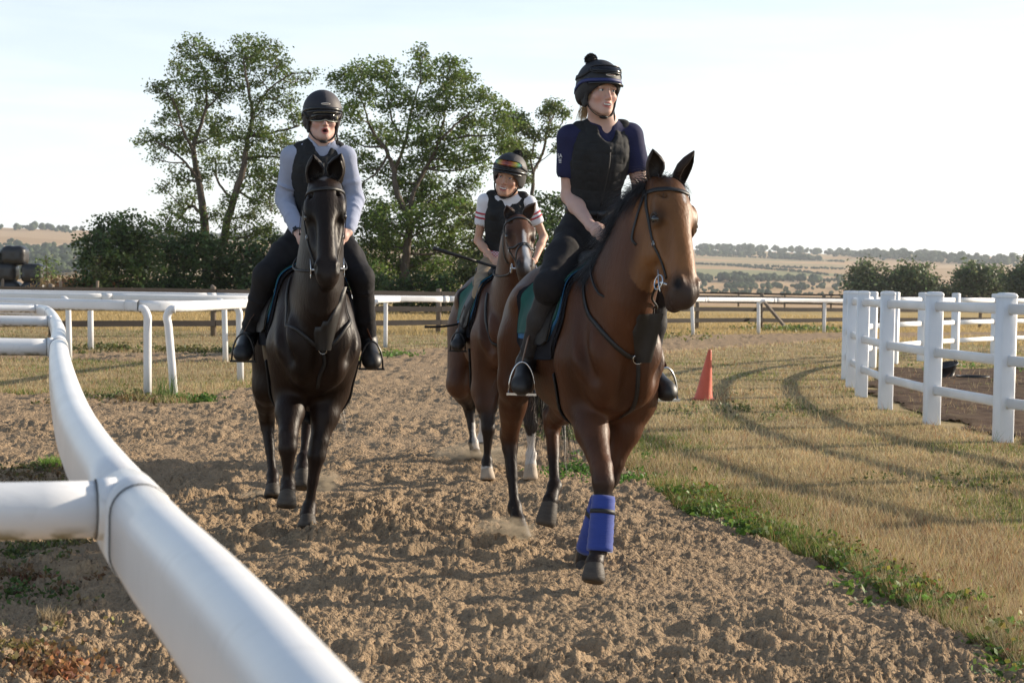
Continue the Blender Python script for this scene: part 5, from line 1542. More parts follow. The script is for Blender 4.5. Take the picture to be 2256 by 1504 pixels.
def stirrup(H, foot, sg, toe_dir, iron_mat=M_STEEL, leather=M_BROWN_LEATHER, top_f=0.12, scale=1.0):
    """iron round the ball of the foot, hung by its leather from the saddle"""
    sd = H.saddle
    f = np.asarray(foot, float); td = nrm(np.asarray(toe_dir, float)); up = V3(0, 0, 1)
    td = nrm(td - up * (td @ up)); w = np.cross(up, td)
    base = f + V3(0, 0, -0.045)
    half = 0.062 * scale; hgt = 0.145 * scale
    arch = []
    for t in np.linspace(0, math.pi, 15):
        arch.append(base + w * half * math.cos(t) * (1 - 0.15 * math.sin(t)) + up * (hgt * (math.sin(t) ** 0.75)))
    MB().tube(arch, 0.0055, 8).build('stirrup_arch', iron_mat, sd)
    c, s = td, w; Rm = np.array([w, td, up]).T
    MB().box(base + V3(0, 0, -0.004), (2 * half + 0.016, 0.034, 0.012), Rm).build('stirrup_tread', iron_mat if iron_mat is M_STEEL else M_LEATHER, sd, smooth=False)
    topp = H.L(top_f, sg * 0.27, 1.32)
    loc, nr, _, _ = H.bvh.find_nearest(Vector(topp.tolist())); topp = np.array(loc) + np.array(nr) * 0.055
    m = MB(); e = base + up * (hgt + 0.004)
    m.sweep([e, lerp(e, topp, 0.5) + H.left * sg * 0.012, topp], [(-0.012, -0.002), (0.012, -0.002), (0.012, 0.002), (-0.012, 0.002)], up=H.left * sg); m.build('stirrup_leather', leather, sd, smooth=False)

def rein(H, i, hand, sag=0.10, th=None, mid=None):
    b = H.bits[i]; m = MB()
    mids = [lerp(b, hand, 0.5) + V3(0, 0, -sag)] if mid is None else [P(*q) for q in mid]
    pts = catmull([b] + mids + [np.asarray(hand)], 12); out = []
    for k, p in enumerate(pts):
        l_, n_, _, _ = H.bvh.find_nearest(Vector(p.tolist())); l_ = np.array(l_); n_ = np.array(n_)
        if (p - l_) @ n_ < 0.012 and 1 < k: p = l_ + n_ * 0.014
        out.append(p)
    out = np.array(out)
    for _ in range(2): out[1:-1] = (out[:-2] + out[1:-1] * 2 + out[2:]) / 4
    m.tube(out, 0.0062, 6).build('rein', M_LEATHER, th or H.th)

def breast(H, ring, tops, bib=None, down=None, mt=M_LEATHER):
    b = H.bvh; th = H.th; ring = P(*ring)
    loc, nr, _, _ = b.find_nearest(Vector(ring.tolist())); rc = np.array(loc) + np.array(nr) * 0.012; nr = np.array(nr)
    for tp in tops:
        m = MB(); pts = [P(*q) for q in tp] + [rc]
        ribbon(m, pts, 0.022, 0.005, b, 0.009, 9); m.build('breastplate_strap', mt, th)
    u = nrm(np.cross(nr, (1, 0, 0))); w = np.cross(nr, u)
    MB().tube([rc + (u * math.cos(t) + w * math.sin(t)) * 0.024 for t in np.linspace(0, 6.283, 16, endpoint=False)], 0.0035, 6, closed=True).build('breastplate_ring', M_STEEL, th)
    if down:
        m = MB(); ribbon(m, [rc] + [P(*q) for q in down], 0.02, 0.004, b, 0.008, 6); m.build('martingale_strap', mt, th)
    if bib:
        vv = [P(*q) for q in bib]
        for k_ in range(3):
            l_, n_, _, _ = b.ray_cast(Vector((vv[k_] - V3(0, 0.07, 0)).tolist()), Vector((0, 1, 0)), 0.3)
            if l_ is not None: vv[k_] = np.array(l_) - V3(0, 0.022, 0)
        A, B, C_ = vv
        N_ = 12; V_ = []; HY = []
        back = V3(0, 1, 0)
        for i in range(N_):
            for j in range(N_):
                t = i / (N_ - 1); s_ = j / (N_ - 1)
                p = lerp(lerp(A, B, s_), lerp(C_ - (B - A) * 0.22, C_ + (B - A) * 0.22, s_), t)
                p = p - back * (0.030 * math.sin(math.pi * s_))
                l_, n_, _, _ = b.ray_cast(Vector((p - back * 0.08).tolist()), Vector((0, 1, 0)), 0.4)
                HY.append(l_[1] - 0.010 if l_ is not None else 99)
                if l_ is not None and l_[1] - 0.012 < p[1]: p = np.array(l_) - back * 0.012
                V_.append(p)
        V_ = np.array(V_).reshape(N_, N_, 3)
        for _ in range(3): V_[1:-1, 1:-1, 1] = (V_[:-2, 1:-1, 1] + V_[2:, 1:-1, 1] + V_[1:-1, :-2, 1] + V_[1:-1, 2:, 1]) / 4 - 0.002
        V_ = V_.reshape(-1, 3); F_ = []; V_[:, 1] = np.minimum(V_[:, 1], np.array(HY))
        for i in range(N_ - 1):
            for j in range(N_ - 1):
                q = (i * N_ + j, i * N_ + j + 1, (i + 1) * N_ + j + 1, (i + 1) * N_ + j)
                F_.append(q); F_.append(tuple(x + N_ * N_ for x in q[::-1]))
        mesh('martingale_bib', np.concatenate([V_, V_ + back * 0.005]), F_, mt, th)

def bandage(H, a, b, r0, r1):
    a = np.asarray(a); b = np.asarray(b); n = 15
    pts = [lerp(a, b, t) for t in np.linspace(0, 1, n)]
    rr = [lerp(r0, r1, t) * (1 + 0.035 * (i % 2)) for i, t in enumerate(np.linspace(0, 1, n))]
    rr[0] *= 0.97; rr[-1] *= 1.0
    MB().tube(pts, rr, 20).build('leg_bandage', M_BANDAGE, H.th)
    MB().tube([lerp(a, b, 0.25), lerp(a, b, 0.33)], lerp(r0, r1, 0.3) * 1.07, 20).build('bandage_tape', M_BLACKTAPE, H.th)

def bay(p_dark=0.0, base=(0.080, 0.030, 0.013), face=(0.13, 0.058, 0.024), belly=(0.11, 0.052, 0.027), whites=None, blaze=None, muzzle_dark=(0.045, 0.030, 0.024)):
    def fn(q, p, t, l, n):
        c = np.tile(np.array(base), (len(p), 1))
        k = sstep(1.05, 0.85, q[:, 2])[:, None]; c = c * (1 - 0.35 * k) + np.array(belly) * 0.35 * k
        hk = sstep(0.62, 0.46, q[:, 2])[:, None]
        leg = hk * np.ones_like(c); c = c * (1 - leg) + np.array([0.022, 0.014, 0.011]) * leg
        onh = (t > -0.05) & (np.abs(l) < 0.16) & (n > -0.24) & (t < 0.66) & (n < 0.15)
        f = sstep(-0.03, 0.10, t) * onh * sstep(-0.19, -0.10, n + 0.12 * sstep(0.2, 0.4, t)) * sstep(0.15, 0.10, np.abs(l)); c = c * (1 - f[:, None]) + np.array(face) * f[:, None]
        mz = sstep(0.43, 0.56, t) * onh; c = c * (1 - mz[:, None]) + np.array(muzzle_dark) * mz[:, None]
        e = np.exp(-(((t - 0.19) / 0.045) ** 2 + ((np.abs(l) - 0.085) / 0.03) ** 2 + ((n + 0.02) / 0.05) ** 2)) * onh
        c = c * (1 - 0.75 * np.clip(e * 1.4, 0, 1)[:, None])
        if whites is not None: c = whites(c, q, p, t, l, n)
        if blaze is not None:
            b = blaze(t, l, n, p) * onh; c = c * (1 - b[:, None]) + np.array([0.55, 0.52, 0.50]) * b[:, None]
        return c
    return fn

# lead horse
def star1(t, l, n, p):
    w = vnoise(t * 90, l * 90, 4)
    return np.clip(1.6 - (((t - 0.105) / 0.030) ** 2 + ((l - 0.012) / 0.013) ** 2) - w, 0, 1) * (n > -0.02)
H1 = build_horse(dict(key='lead', label='bay racehorse with blue front leg bandages, leading on the right', O=(0.365, 8.43), fwd=(0.262, -0.965),
    poll=(1481, 404, 7.60), muzzle=(1519, 668, 7.22), face_n=(0.46, -0.88, 0.12), mane_side=-1, mane_len=0.20, mane_n=30, fore_l=0.6, fore_len=0.10,
    ears=[((1438, 328, 7.62), (0.0, -1, 0.1)), ((1529, 332, 7.62), (0.75, -0.6, 0.1))], ear_col=(0.035, 0.02, 0.014), ear_in=(0.04, 0.028, 0.022), lid=(0.03, 0.02, 0.015), tail_l=0.22,
    legs=dict(rf=[(1287, 885, 7.98), (1330, 1048, 7.60), (1319, 1212, 7.52), (1310, 1240, 7.46), (1304, 1282, 7.43)],
              lf=[(1400, 880, 8.05), (1345, 1040, 8.02), (1289, 1222, 8.18), (1287, 1240, 8.18), (1287, 1272, 8.12)],
              rh=[(1135, 840, 8.98), (1122, 968, 9.28), (1134, 1118, 9.14), (1142, 1150, 9.08), (1150, 1196, 9.02)],
              lh=[(1262, 880, 8.62), (1216, 930, 8.98), (1222, 1072, 8.70), (1212, 1104, 8.62), (1199, 1156, 8.60)]),
    color=bay(base=(0.074, 0.028, 0.012), face=(0.19, 0.085, 0.032), belly=(0.09, 0.042, 0.024), blaze=star1)))
# black horse
def star2(t, l, n, p):
    w = vnoise(t * 60, l * 60, 4)
    return 0.25 * np.clip(1.4 - (((t + 0.02) / 0.03) ** 2 + (l / 0.03) ** 2) - w, 0, 1)
H2 = build_horse(dict(key='black', label='black racehorse seen head on, trotting on the left beside the rail', O=(-1.26, 9.66), fwd=(0.239, -0.971),
    poll=(714, 402, 8.92), muzzle=(722, 624, 8.60), face_n=(0.10, -1, 0.12), mane_side=1, mane_len=0.10, fore_l=0.0, fore_len=0.07, ear_w=1.2,
    ears=[((690, 340, 8.92), (0.15, -1, 0.1)), ((752, 338, 8.92), (-0.05, -1, 0.1))], ear_col=(0.018, 0.013, 0.011), ear_in=(0.014, 0.010, 0.009), lid=(0.02, 0.014, 0.011), tail_l=0.25,
    legs=dict(rf=[(642, 862, 9.25), (634, 975, 8.98), (634, 1062, 9.04), (634, 1080, 9.00), (630, 1117, 8.97)],
              lf=[(727, 862, 9.32), (699, 992, 9.16), (681, 1118, 9.20), (678, 1136, 9.16), (676, 1166, 9.12)],
              rh=[(590, 850, 10.2), (588, 925, 10.62), (601, 1048, 10.45), (601, 1068, 10.4), (600, 1096, 10.36)],
              lh=[(668, 850, 10.0), (681, 915, 10.35), (668, 1010, 10.05), (666, 1036, 9.98), (664, 1076, 9.93)]),
    color=bay(base=(0.016, 0.008, 0.005), face=(0.015, 0.009, 0.006), belly=(0.025, 0.014, 0.009), muzzle_dark=(0.022, 0.015, 0.012), blaze=star2)))
# third horse
def blaze3(t, l, n, p):
    w = 0.006 * (vnoise(t * 30, l * 30, 4) - 0.5)
    wid = np.interp(t, [0.20, 0.24, 0.30, 0.38, 0.46, 0.56], [0.004, 0.014, 0.012, 0.016, 0.022, 0.016]) + w
    return sstep(0.19, 0.22, t) * sstep(0.60, 0.55, t) * sstep(1.25, 0.8, np.abs(l - 0.006) / wid) * (n > -0.03)
def socks3(c, q, p, t, l, n):
    lf = (q[:, 1] > 0.02) & (q[:, 0] > 0.2) & (q[:, 2] < 0.36 + 0.03 * vnoise(p[:, 0] * 40, p[:, 2] * 20, 2))
    rf = (q[:, 1] < 0.02) & (q[:, 0] > 0.2) & (q[:, 2] < 0.12)
    lh = (q[:, 1] > -0.06) & (q[:, 0] < -0.2) & (q[:, 2] < 0.34)
    m = (lf | rf | lh)
    c[m] = (0.52, 0.48, 0.44)
    return c
H3 = build_horse(dict(key='back', label='bay racehorse with white blaze and white socks, behind the lead horse', O=(-0.13, 12.3), fwd=(0.19, -0.98), size=0.98,
    poll=(1143, 478, 11.42), muzzle=(1161, 600, 10.95), face_n=(0.20, -1, 0.55), mane_side=-1, mane_len=0.10, fore_l=-0.7, fore_len=0.12, h=0.015, neck_bow=(0, 0, 0.02),
    ears=[((1116, 452, 11.45), (-0.35, -1, 0.1)), ((1180, 446, 11.45), (0.3, -1, 0.1))], ear_col=(0.06, 0.035, 0.024), ear_in=(0.10, 0.06, 0.045), lid=(0.03, 0.02, 0.015), pale=('rf', 'lf'), tail_l=0.1,
    legs=dict(rf=[(1070, 862, 11.85), (1076, 935, 11.72), (1073, 1016, 11.74), (1073, 1032, 11.72), (1074, 1057, 11.70)],
              lf=[(1150, 862, 11.85), (1170, 925, 11.62), (1170, 1002, 11.66), (1169, 1024, 11.64), (1168, 1058, 11.60)],
              rh=[(1010, 845, 12.75), (1034, 897, 13.05), (1043, 975, 12.95), (1046, 992, 12.92), (1050, 1016, 12.88)],
              lh=[(1075, 850, 12.8), (1068, 900, 13.25), (1062, 965, 13.3), (1061, 980, 13.28), (1060, 1002, 13.2)]),
    color=bay(base=(0.075, 0.030, 0.015), face=(0.11, 0.046, 0.022), whites=socks3, blaze=blaze3)))
bridle(H1); bridle(H2); bridle(H3, noseband=True, cheeks=False)
tack_up(H1, 'lead', 'black exercise saddle on the lead bay horse')
tack_up(H2, 'black', 'black exercise saddle on the black horse')
tack_up(H3, 'back', 'small saddle on the bay horse with the white blaze')
bandage(H1, P(1330, 1092, 7.58), P(1321, 1214, 7.52), 0.055, 0.062)
bandage(H1, P(1322, 1098, 8.06), P(1292, 1212, 8.16), 0.050, 0.056)
breast(H1, (1408, 800, 7.62), [[(1333, 560, 8.1), (1338, 640, 7.95), (1352, 715, 7.8), (1382, 770, 7.7)], [(1470, 640, 7.8), (1458, 740, 7.7)]],
       bib=[(1385, 692, 7.66), (1462, 690, 7.58), (1420, 800, 7.60)], down=[(1402, 850, 7.66), (1396, 905, 7.75), (1370, 935, 7.9)])
breast(H2, (708, 776, 8.88), [[(661, 620, 9.2), (664, 680, 9.1), (682, 740, 8.95)], [(765, 640, 9.15), (762, 700, 9.05), (735, 750, 8.95)]],
       bib=[(690, 632, 8.96), (764, 632, 8.94), (712, 772, 8.88)], down=[(706, 810, 8.9), (700, 860, 9.0)])
breast(H3, (1110, 780, 11.5), [[(1084, 650, 11.8), (1085, 710, 11.7), (1096, 755, 11.55)], [(1165, 660, 11.7), (1150, 720, 11.6)]])
# ================================================================== RIDERS
M_SKIN = mat('skin_mat', tint=True, rough=0.55, sub=0.25, spec=0.35, bump=0.08, bscale=220, bdist=0.0006)
def cloth(name, color, rough=0.85, **k):
    return mat(name, color, rough, var=k.pop('var', 0.12), vscale=14, bump=k.pop('bump', 0.5), bscale=k.pop('bscale', 26), bdist=k.pop('bdist', 0.008), detail=3, spec=0.25, sheen=k.pop('sheen', 0.0), **k)
M_BLACKVEST = cloth('black_vest_mat', (0.020, 0.021, 0.023), 0.8)
M_NAVY = cloth('navy_shirt_mat', (0.020, 0.022, 0.065), 0.85)
M_PALEBLUE = cloth('pale_blue_sweatshirt_mat', (0.33, 0.365, 0.48), 0.9, var=0.05)
M_WHITESHIRT = cloth('white_polo_mat', (0.74, 0.74, 0.80), 0.9, var=0.04)
M_REDSTRIPE = cloth('red_stripe_mat', (0.48, 0.07, 0.09), 0.85)
M_BLACKTROUSER = cloth('black_breeches_mat', (0.016, 0.015, 0.017), 0.8)
M_BEIGE = cloth('beige_breeches_mat', (0.30, 0.235, 0.165), 0.9)
M_CHAPS = cloth('black_chaps_mat', (0.038, 0.036, 0.037), 0.6)
M_BOOT = mat('black_boot_mat', (0.016, 0.015, 0.015), 0.48, var=0.2, vscale=20, bump=0.2, bscale=40, bdist=0.002)
M_HELMET = mat('helmet_silk_mat', (0.020, 0.021, 0.028), 0.55, var=0.15, vscale=10, sheen=0.0)
M_HELMET_GREY = mat('grey_helmet_silk_mat', (0.060, 0.055, 0.058), 0.8, var=0.1, vscale=10)
M_HSHELL = mat('helmet_shell_mat', (0.014, 0.014, 0.016), 0.3)
M_STRAP = mat('strap_mat', (0.015, 0.015, 0.017), 0.7)
M_BADGE = mat('badge_mat', (0.62, 0.60, 0.52), 0.4)
M_BADGETEXT = mat('badge_text_mat', (0.35, 0.10, 0.07), 0.5)
M_LENS = mat('goggle_lens_mat', (0.010, 0.011, 0.016), 0.12, spec=0.35)
M_EYEWHITE = mat('eye_white_mat', (0.55, 0.52, 0.50), 0.25)
M_IRIS = mat('iris_mat', (0.06, 0.08, 0.10), 0.15)
M_TEETH = mat('teeth_mat', (0.75, 0.72, 0.66), 0.3)
M_WHITEPRINT = mat('white_print_mat', (0.75, 0.75, 0.78), 0.7)
M_BLONDE = mat('blonde_hair_mat', (0.45, 0.33, 0.19), 0.5, spec=0.5, var=0.2, vscale=30)

def text_mesh(name, body, size, c, right, up, mt, parent, ext=0.0006):
    cu = bpy.data.curves.new(name, 'FONT'); cu.body = body; cu.size = size; cu.align_x = 'CENTER'; cu.align_y = 'CENTER'; cu.extrude = ext
    tmp = bpy.data.objects.new(name, cu); COL.objects.link(tmp)
    dg = bpy.context.evaluated_depsgraph_get(); me = bpy.data.meshes.new_from_object(tmp.evaluated_get(dg))
    bpy.data.objects.remove(tmp); bpy.data.curves.remove(cu)
    right = nrm(right); up = nrm(up - right * np.dot(up, right)); nn = np.cross(right, up)
    n = len(me.vertices); co = np.empty(n * 3); me.vertices.foreach_get('co', co); co = co.reshape(-1, 3)
    co = np.asarray(c) + co[:, :1] * right + co[:, 1:2] * up + co[:, 2:] * nn
    me.vertices.foreach_set('co', co.ravel()); me.materials.clear(); me.materials.append(mt); me.name = name
    return link(name, me, parent)

def frame(n):
    n = nrm(n); a = nrm(np.cross(n, (0.31, 0.22, 0.9) if abs(n[2]) < 0.9 else (1, 0.2, 0))); return np.array([a, np.cross(n, a), n])
def build_rider(sp):
    J = {k: P(*v) for k, v in sp['j'].items()}
    S = sp.get('size', 1.0)
    F = nrm(sp['face']); U = nrm(np.array(sp.get('up', (0, 0, 1.0)))); U = nrm(U - F * (U @ F)); X = np.cross(F, U)     # X: the rider's right
    E = P(*sp['eyes']); hs = sp.get('head', 1.0)
    def HP(x, f, u): return E - F * 0.092 * hs + (X * x + F * f + U * u) * hs
    bf = nrm(V3(*sp['fwd'], 0)); rt = np.cross(bf, (0, 0, 1))     # the body's right
    Rh = np.array([X, F, U])
    th = thing('person', sp['label'], 'person', J['pelvis'], None)
    pel, wai, che, nek = J['pelvis'], J['waist'], J['chest'], J['neck']
    spine = nrm(che - pel); tr = nrm(rt - spine * (rt @ spine)); tf = np.cross(spine, tr); tf = tf if tf @ bf > 0 else -tf
    Rt = np.array([tr, tf, spine])
    sk = np.array(sp.get('skin', (0.52, 0.30, 0.22)))
    allp = np.array(list(J.values()) + [E])
    lo = allp.min(0) - 0.2; hi = allp.max(0) + 0.22
    # ---- body
    v = Vol(lo, hi, sp.get('h', 0.0068))
    v.ell(HP(0, -0.012, 0.036), V3(0.073, 0.092, 0.088) * hs, Rh, 0.02)
    v.ell(HP(0, 0.022, -0.030), V3(0.060, 0.066, 0.080) * hs, Rh, 0.03)
    for sg in (-1, 1):
        v.cone(HP(sg * 0.050, 0.0, -0.060), HP(sg * 0.016, 0.064, -0.100), 0.019 * hs, 0.017 * hs, 0.03)
        v.ell(HP(sg * 0.040, 0.060, -0.030), V3(0.024, 0.022, 0.020) * hs, Rh, 0.02)
        v.ell(HP(sg * 0.031, 0.100, 0.001), V3(0.018, 0.013, 0.0105) * hs, Rh, 0.010, 'sub')
        sq = sp.get('squint', 0.0)
        v.ell(HP(sg * 0.031, 0.0800, 0.0092 - sq * 0.0010), V3(0.0165, 0.0118, 0.0068) * hs, Rh, 0.003)
        v.ell(HP(sg * 0.031, 0.0790, -0.0098 + sq * 0.0018), V3(0.0150, 0.0110, 0.0062) * hs, Rh, 0.004)
        v.ell(HP(sg * 0.012, 0.094, -0.042), V3(0.0075, 0.009, 0.007) * hs, Rh, 0.006)
        v.ell(HP(sg * 0.074, -0.008, -0.015), V3(0.008, 0.019, 0.029) * hs, Rh, 0.006)
        v.ell(HP(sg * 0.030, 0.082, 0.0125), V3(0.019, 0.008, 0.0050) * hs, Rh, 0.008)
    v.ell(HP(0, 0.072, -0.100), V3(0.019, 0.018, 0.017) * hs, Rh, 0.02)
    v.ell(HP(0, 0.078, 0.024), V3(0.048, 0.014, 0.012) * hs, Rh, 0.02)
    v.cone(HP(0, 0.086, 0.008), HP(0, 0.108, -0.036), 0.0075 * hs, 0.0105 * hs, 0.014)
    v.ell(HP(0, 0.080, -0.070), V3(0.028, 0.016, 0.018) * hs, Rh, 0.014)
    mo = sp.get('mouth', 'smile')
    mx = sp.get('mouth_x', 0.0)
    if mo == 'open':
        v.ell(HP(0, 0.092, -0.063), V3(0.019, 0.0085, 0.006) * hs, Rh, 0.006); v.ell(HP(0, 0.089, -0.085), V3(0.016, 0.009, 0.0065) * hs, Rh, 0.006)
        v.ell(HP(0, 0.100, -0.0735), V3(0.0155, 0.022, 0.0085) * hs, Rh, 0.004, 'sub')
    else:
        v.ell(HP(0, 0.092, -0.0645), V3(0.024, 0.0075, 0.0055) * hs, Rh, 0.006); v.ell(HP(0, 0.089, -0.082), V3(0.020, 0.0085, 0.006) * hs, Rh, 0.006)
        v.ell(HP(0, 0.100, -0.0725), V3(0.024, 0.020, 0.0060) * hs, Rh, 0.003, 'sub')
        for sg in (-1, 1): v.ell(HP(sg * 0.024, 0.092, -0.0665), V3(0.007, 0.014, 0.0028) * hs, Rh, 0.004, 'sub')
    nr_ = 0.052 * sp.get('neckr', 1.0)
    v.cone(HP(0, -0.022, -0.075), nek, nr_, nr_ * 1.08, 0.03)
    lw = sp.get('wid', 1.0)
    v.ell(che, V3(0.135 * lw, 0.095, 0.17) * S, Rt, 0.04)
    v.cone(nek, che, 0.07 * S, 0.10 * S, 0.05, tf, 1.2)
    v.cone(che, wai, 0.11 * S, 0.10 * S, 0.05, tf, 1.25)
    v.cone(wai, pel, 0.10 * S, 0.125 * S, 0.05, tf, 1.1)
    for sd in ('r', 'l'):
        sh, el, wr, kn = J[sd + '_shoulder'], J[sd + '_elbow'], J[sd + '_wrist'], J[sd + '_hand']
        a = sp.get('arm', 1.0) * S
        v.cone(nek - spine * 0.03, sh, 0.05 * S, 0.048 * S, 0.04)
        v.cone(sh, lerp(sh, el, 0.5), 0.050 * a, 0.044 * a, 0.03)
        v.cone(lerp(sh, el, 0.5), el, 0.044 * a, 0.037 * a, 0.02)
        v.cone(el, lerp(el, wr, 0.35), 0.038 * a, 0.039 * a, 0.02)
        d = nrm(wr - el)
        v.cone(lerp(el, wr, 0.35), wr, 0.039 * a, 0.024 * a, 0.02, nrm(np.cross(d, tr)), 1.12)
        # hand: palm, four fingers curled round the rein, thumb on top
        hd = nrm(kn - wr); hz = sp.get('hs', 0.92)
        inward = tr * (-1 if sd == 'r' else 1)          # palms face each other
        pn = nrm(inward * 0.9 + tf * 0.15 - V3(0, 0, 0.55)); pn = nrm(pn - hd * (pn @ hd)); fs = np.cross(hd, pn); fs = fs if fs[2] > 0 else -fs
        Rp = np.array([hd, fs, pn])
        pc = lerp(wr, kn, 0.55)
        v.cone(wr, pc, 0.023 * a, 0.024 * a, 0.02, pn, 1.1)
        v.ell(pc, V3(0.047, 0.039, 0.016) * hz, Rp, 0.012)
        v.ell(pc + fs * 0.024 + pn * 0.008, V3(0.028, 0.015, 0.013) * hz, Rp, 0.010)
        for i in range(4):
            b0 = kn + fs * (1.5 - i) * 0.0195 * hz + hd * (0.004, 0.007, 0.004, -0.003)[i]
            ln = (0.036, 0.040, 0.037, 0.029)[i] * hz; r = (0.0092, 0.0094, 0.0090, 0.0082)[i] * hz
            k1 = b0 + (hd * 0.62 + pn * 0.78) * ln
            k2 = k1 + (-hd * 0.25 + pn * 0.96 - fs * 0.05) * ln * 0.66
            k3 = k2 + (-hd * 0.93 + pn * 0.10) * ln * 0.60
            v.cone(lerp(b0, pc, 0.5), b0, r * 1.05, r * 1.12, 0.008)
            v.cone(b0, k1, r * 1.08, r, 0.004); v.cone(k1, k2, r, r * 0.93, 0.003); v.cone(k2, k3, r * 0.93, r * 0.8, 0.002)
        t0 = wr * 0.5 + pc * 0.5 + fs * 0.030 * hz; t1 = t0 + (hd * 0.75 + pn * 0.55 + fs * 0.25) * 0.036 * hz; t2 = t1 + (hd * 0.65 + pn * 0.6 - fs * 0.35) * 0.030 * hz
        v.cone(pc + fs * 0.012, t0, 0.014 * hz, 0.013 * hz, 0.012); v.cone(t0, t1, 0.0125 * hz, 0.0108 * hz, 0.006); v.cone(t1, t2, 0.0108 * hz, 0.0088 * hz, 0.003)
        J[sd + '_grip'] = kn + pn * 0.022 * hz
        hip, kne, ank, toe = [J[sd + n] for n in ('_hip', '_knee', '_ankle', '_toe')]
        v.cone(hip, kne, 0.070 * S, 0.050 * S, 0.03); v.cone(kne, ank, 0.048 * S, 0.032 * S, 0.02); v.cone(ank, toe, 0.030 * S, 0.022 * S, 0.02)
    def colfn(p):
        d = p - (E - F * 0.092 * hs); x = d @ X / hs; f = d @ F / hs; u = d @ U / hs
        c = np.tile(sk, (len(p), 1)) * (1 + 0.06 * (vnoise(p[:, 0] * 60, p[:, 2] * 60, 3)[:, None] - 0.5))
        front = f > 0.03
        ck = np.exp(-(((np.abs(x) - 0.040) / 0.020) ** 2 + ((u + 0.040) / 0.022) ** 2)) * front
        c = c * (1 - 0.30 * ck[:, None]) + np.array([0.58, 0.20, 0.15]) * 0.30 * ck[:, None]
        ns = np.exp(-((x / 0.014) ** 2 + ((u + 0.036) / 0.013) ** 2)) * front
        c = c * (1 - 0.25 * ns[:, None]) + np.array([0.58, 0.20, 0.15]) * 0.25 * ns[:, None]
        oy = -0.0735; oh = 0.019 if mo == 'open' else 0.0145; ow = 0.021 if mo == 'open' else 0.027
        lp = np.clip(1.5 * (1.25 - ((x / ow) ** 2 + ((u - oy) / oh) ** 2)), 0, 1) * (f > 0.07)
        c = c * (1 - lp[:, None]) + np.array([0.42, 0.135, 0.12]) * lp[:, None]
        inn = (1.0 if mo == 'open' else 0.35) * np.clip(2 * (1 - ((x / (ow * 0.78)) ** 2 + ((u - oy) / (oh * 0.50)) ** 2)), 0, 1) * (f > 0.05) * (f < 0.091)
        c = c * (1 - inn[:, None]) + np.array([0.05, 0.012, 0.012]) * inn[:, None]
        bw = np.exp(-(((np.abs(x) - 0.031) / 0.017) ** 4 + ((u - 0.0205 + 6 * (np.abs(x) - 0.031) ** 2) / 0.0042) ** 2)) * front
        c = c * (1 - 0.6 * bw[:, None]) + np.array(sp.get('brow', (0.16, 0.10, 0.05))) * 0.6 * bw[:, None]
        ey = np.exp(-(((np.abs(x) - 0.031) / 0.017) ** 4 + ((u - 0.0065) / 0.0035) ** 2)) * front
        c = c * (1 - 0.55 * ey[:, None]) + np.array([0.10, 0.05, 0.04]) * 0.55 * ey[:, None]
        return c
    v.build('body', M_SKIN, th, colfn)
    for sg in (-1, 1):
        c = HP(sg * 0.031, 0.0775, 0.000)
        MB().ball(c, 0.0118 * hs, seg=16, rings=10).build('eye', M_EYEWHITE, th)
        g = nrm(F + X * sp.get('gaze', 0) * 1.0)
        MB().ball(c + g * 0.0078 * hs, 0.0062 * hs, seg=12, rings=8).build('iris', M_IRIS, th)
    if mo == 'smile':
        m = MB()
        for i in range(-4, 5):
            m.box(HP(i * 0.0046, 0.0945 - abs(i) * 0.0010, -0.0712 + 0.0007 * abs(i)), V3(0.0044, 0.003, 0.0072) * hs, Rh.T)
        m.build('teeth', M_TEETH, th, smooth=False)
    # ---- shirt
    shirt = sp['shirt']; bx = 0.013
    v = Vol(lo, hi, 0.0078)
    v.ell(che, V3(0.148 * lw, 0.108, 0.185) * S, Rt, 0.04)
    v.cone(nek - spine * 0.03, che, 0.075 * S, 0.115 * S, 0.05, tf, 1.2)
    v.cone(che, wai, 0.125 * S, 0.115 * S, 0.05, tf, 1.25)
    v.cone(wai, lerp(wai, pel, 0.5), 0.115 * S, 0.13 * S, 0.05, tf, 1.15)
    for sd in ('r', 'l'):
        sh, el, wr = J[sd + '_shoulder'], J[sd + '_elbow'], J[sd + '_wrist']; a = sp.get('arm', 1.0) * S
        v.cone(nek - spine * 0.035, sh, 0.055 * S, 0.060 * S, 0.05)
        if shirt['sleeve'] == 'short':
            e = lerp(sh, el, shirt.get('len', 0.62)); v.cone(sh, e, 0.062 * a, shirt.get('cuff', 0.064) * a, 0.03)
            d = nrm(el - sh)
            v.cone(e + d * 0.012, e + d * 0.10, 0.049 * a, 0.049 * a, 0.006, mode='sub'); v.ell(e + d * 0.075, 0.063 * a, None, 0.004, 'sub')
        else:
            v.cone(sh, el, 0.064 * a, 0.055 * a, 0.03); v.cone(el, lerp(el, wr, 0.80), 0.056 * a, 0.042 * a, 0.02); v.cone(lerp(el, wr, 0.80), lerp(el, wr, 0.95), 0.040 * a, 0.036 * a, 0.012)
            # folds gather at the elbow
            for t in (0.55, 0.66, 0.78, 0.90):
                q = lerp(sh, el, t); v.ell(q + rng.normal(0, 0.012, 3), V3(0.060, 0.060, 0.009) * a, frame(nrm(el - sh) + rng.normal(0, 0.25, 3)), 0.016)
            for t in (0.10, 0.22, 0.36, 0.52, 0.70):
                q = lerp(el, wr, t); v.ell(q + rng.normal(0, 0.006, 3), V3(0.056, 0.056, 0.008) * a * (1 - 0.25 * t), frame(nrm(wr - el) + rng.normal(0, 0.22, 3)), 0.014)
    v.ell(nek + tf * 0.045 + spine * 0.035, V3(0.060, 0.075, 0.055) * S, Rt, 0.01, 'sub')
    if shirt.get('v'): v.cone(nek + tf * 0.11 - spine * 0.02, nek + tf * 0.13 - spine * 0.09, 0.045, 0.008, 0.006, mode='sub')
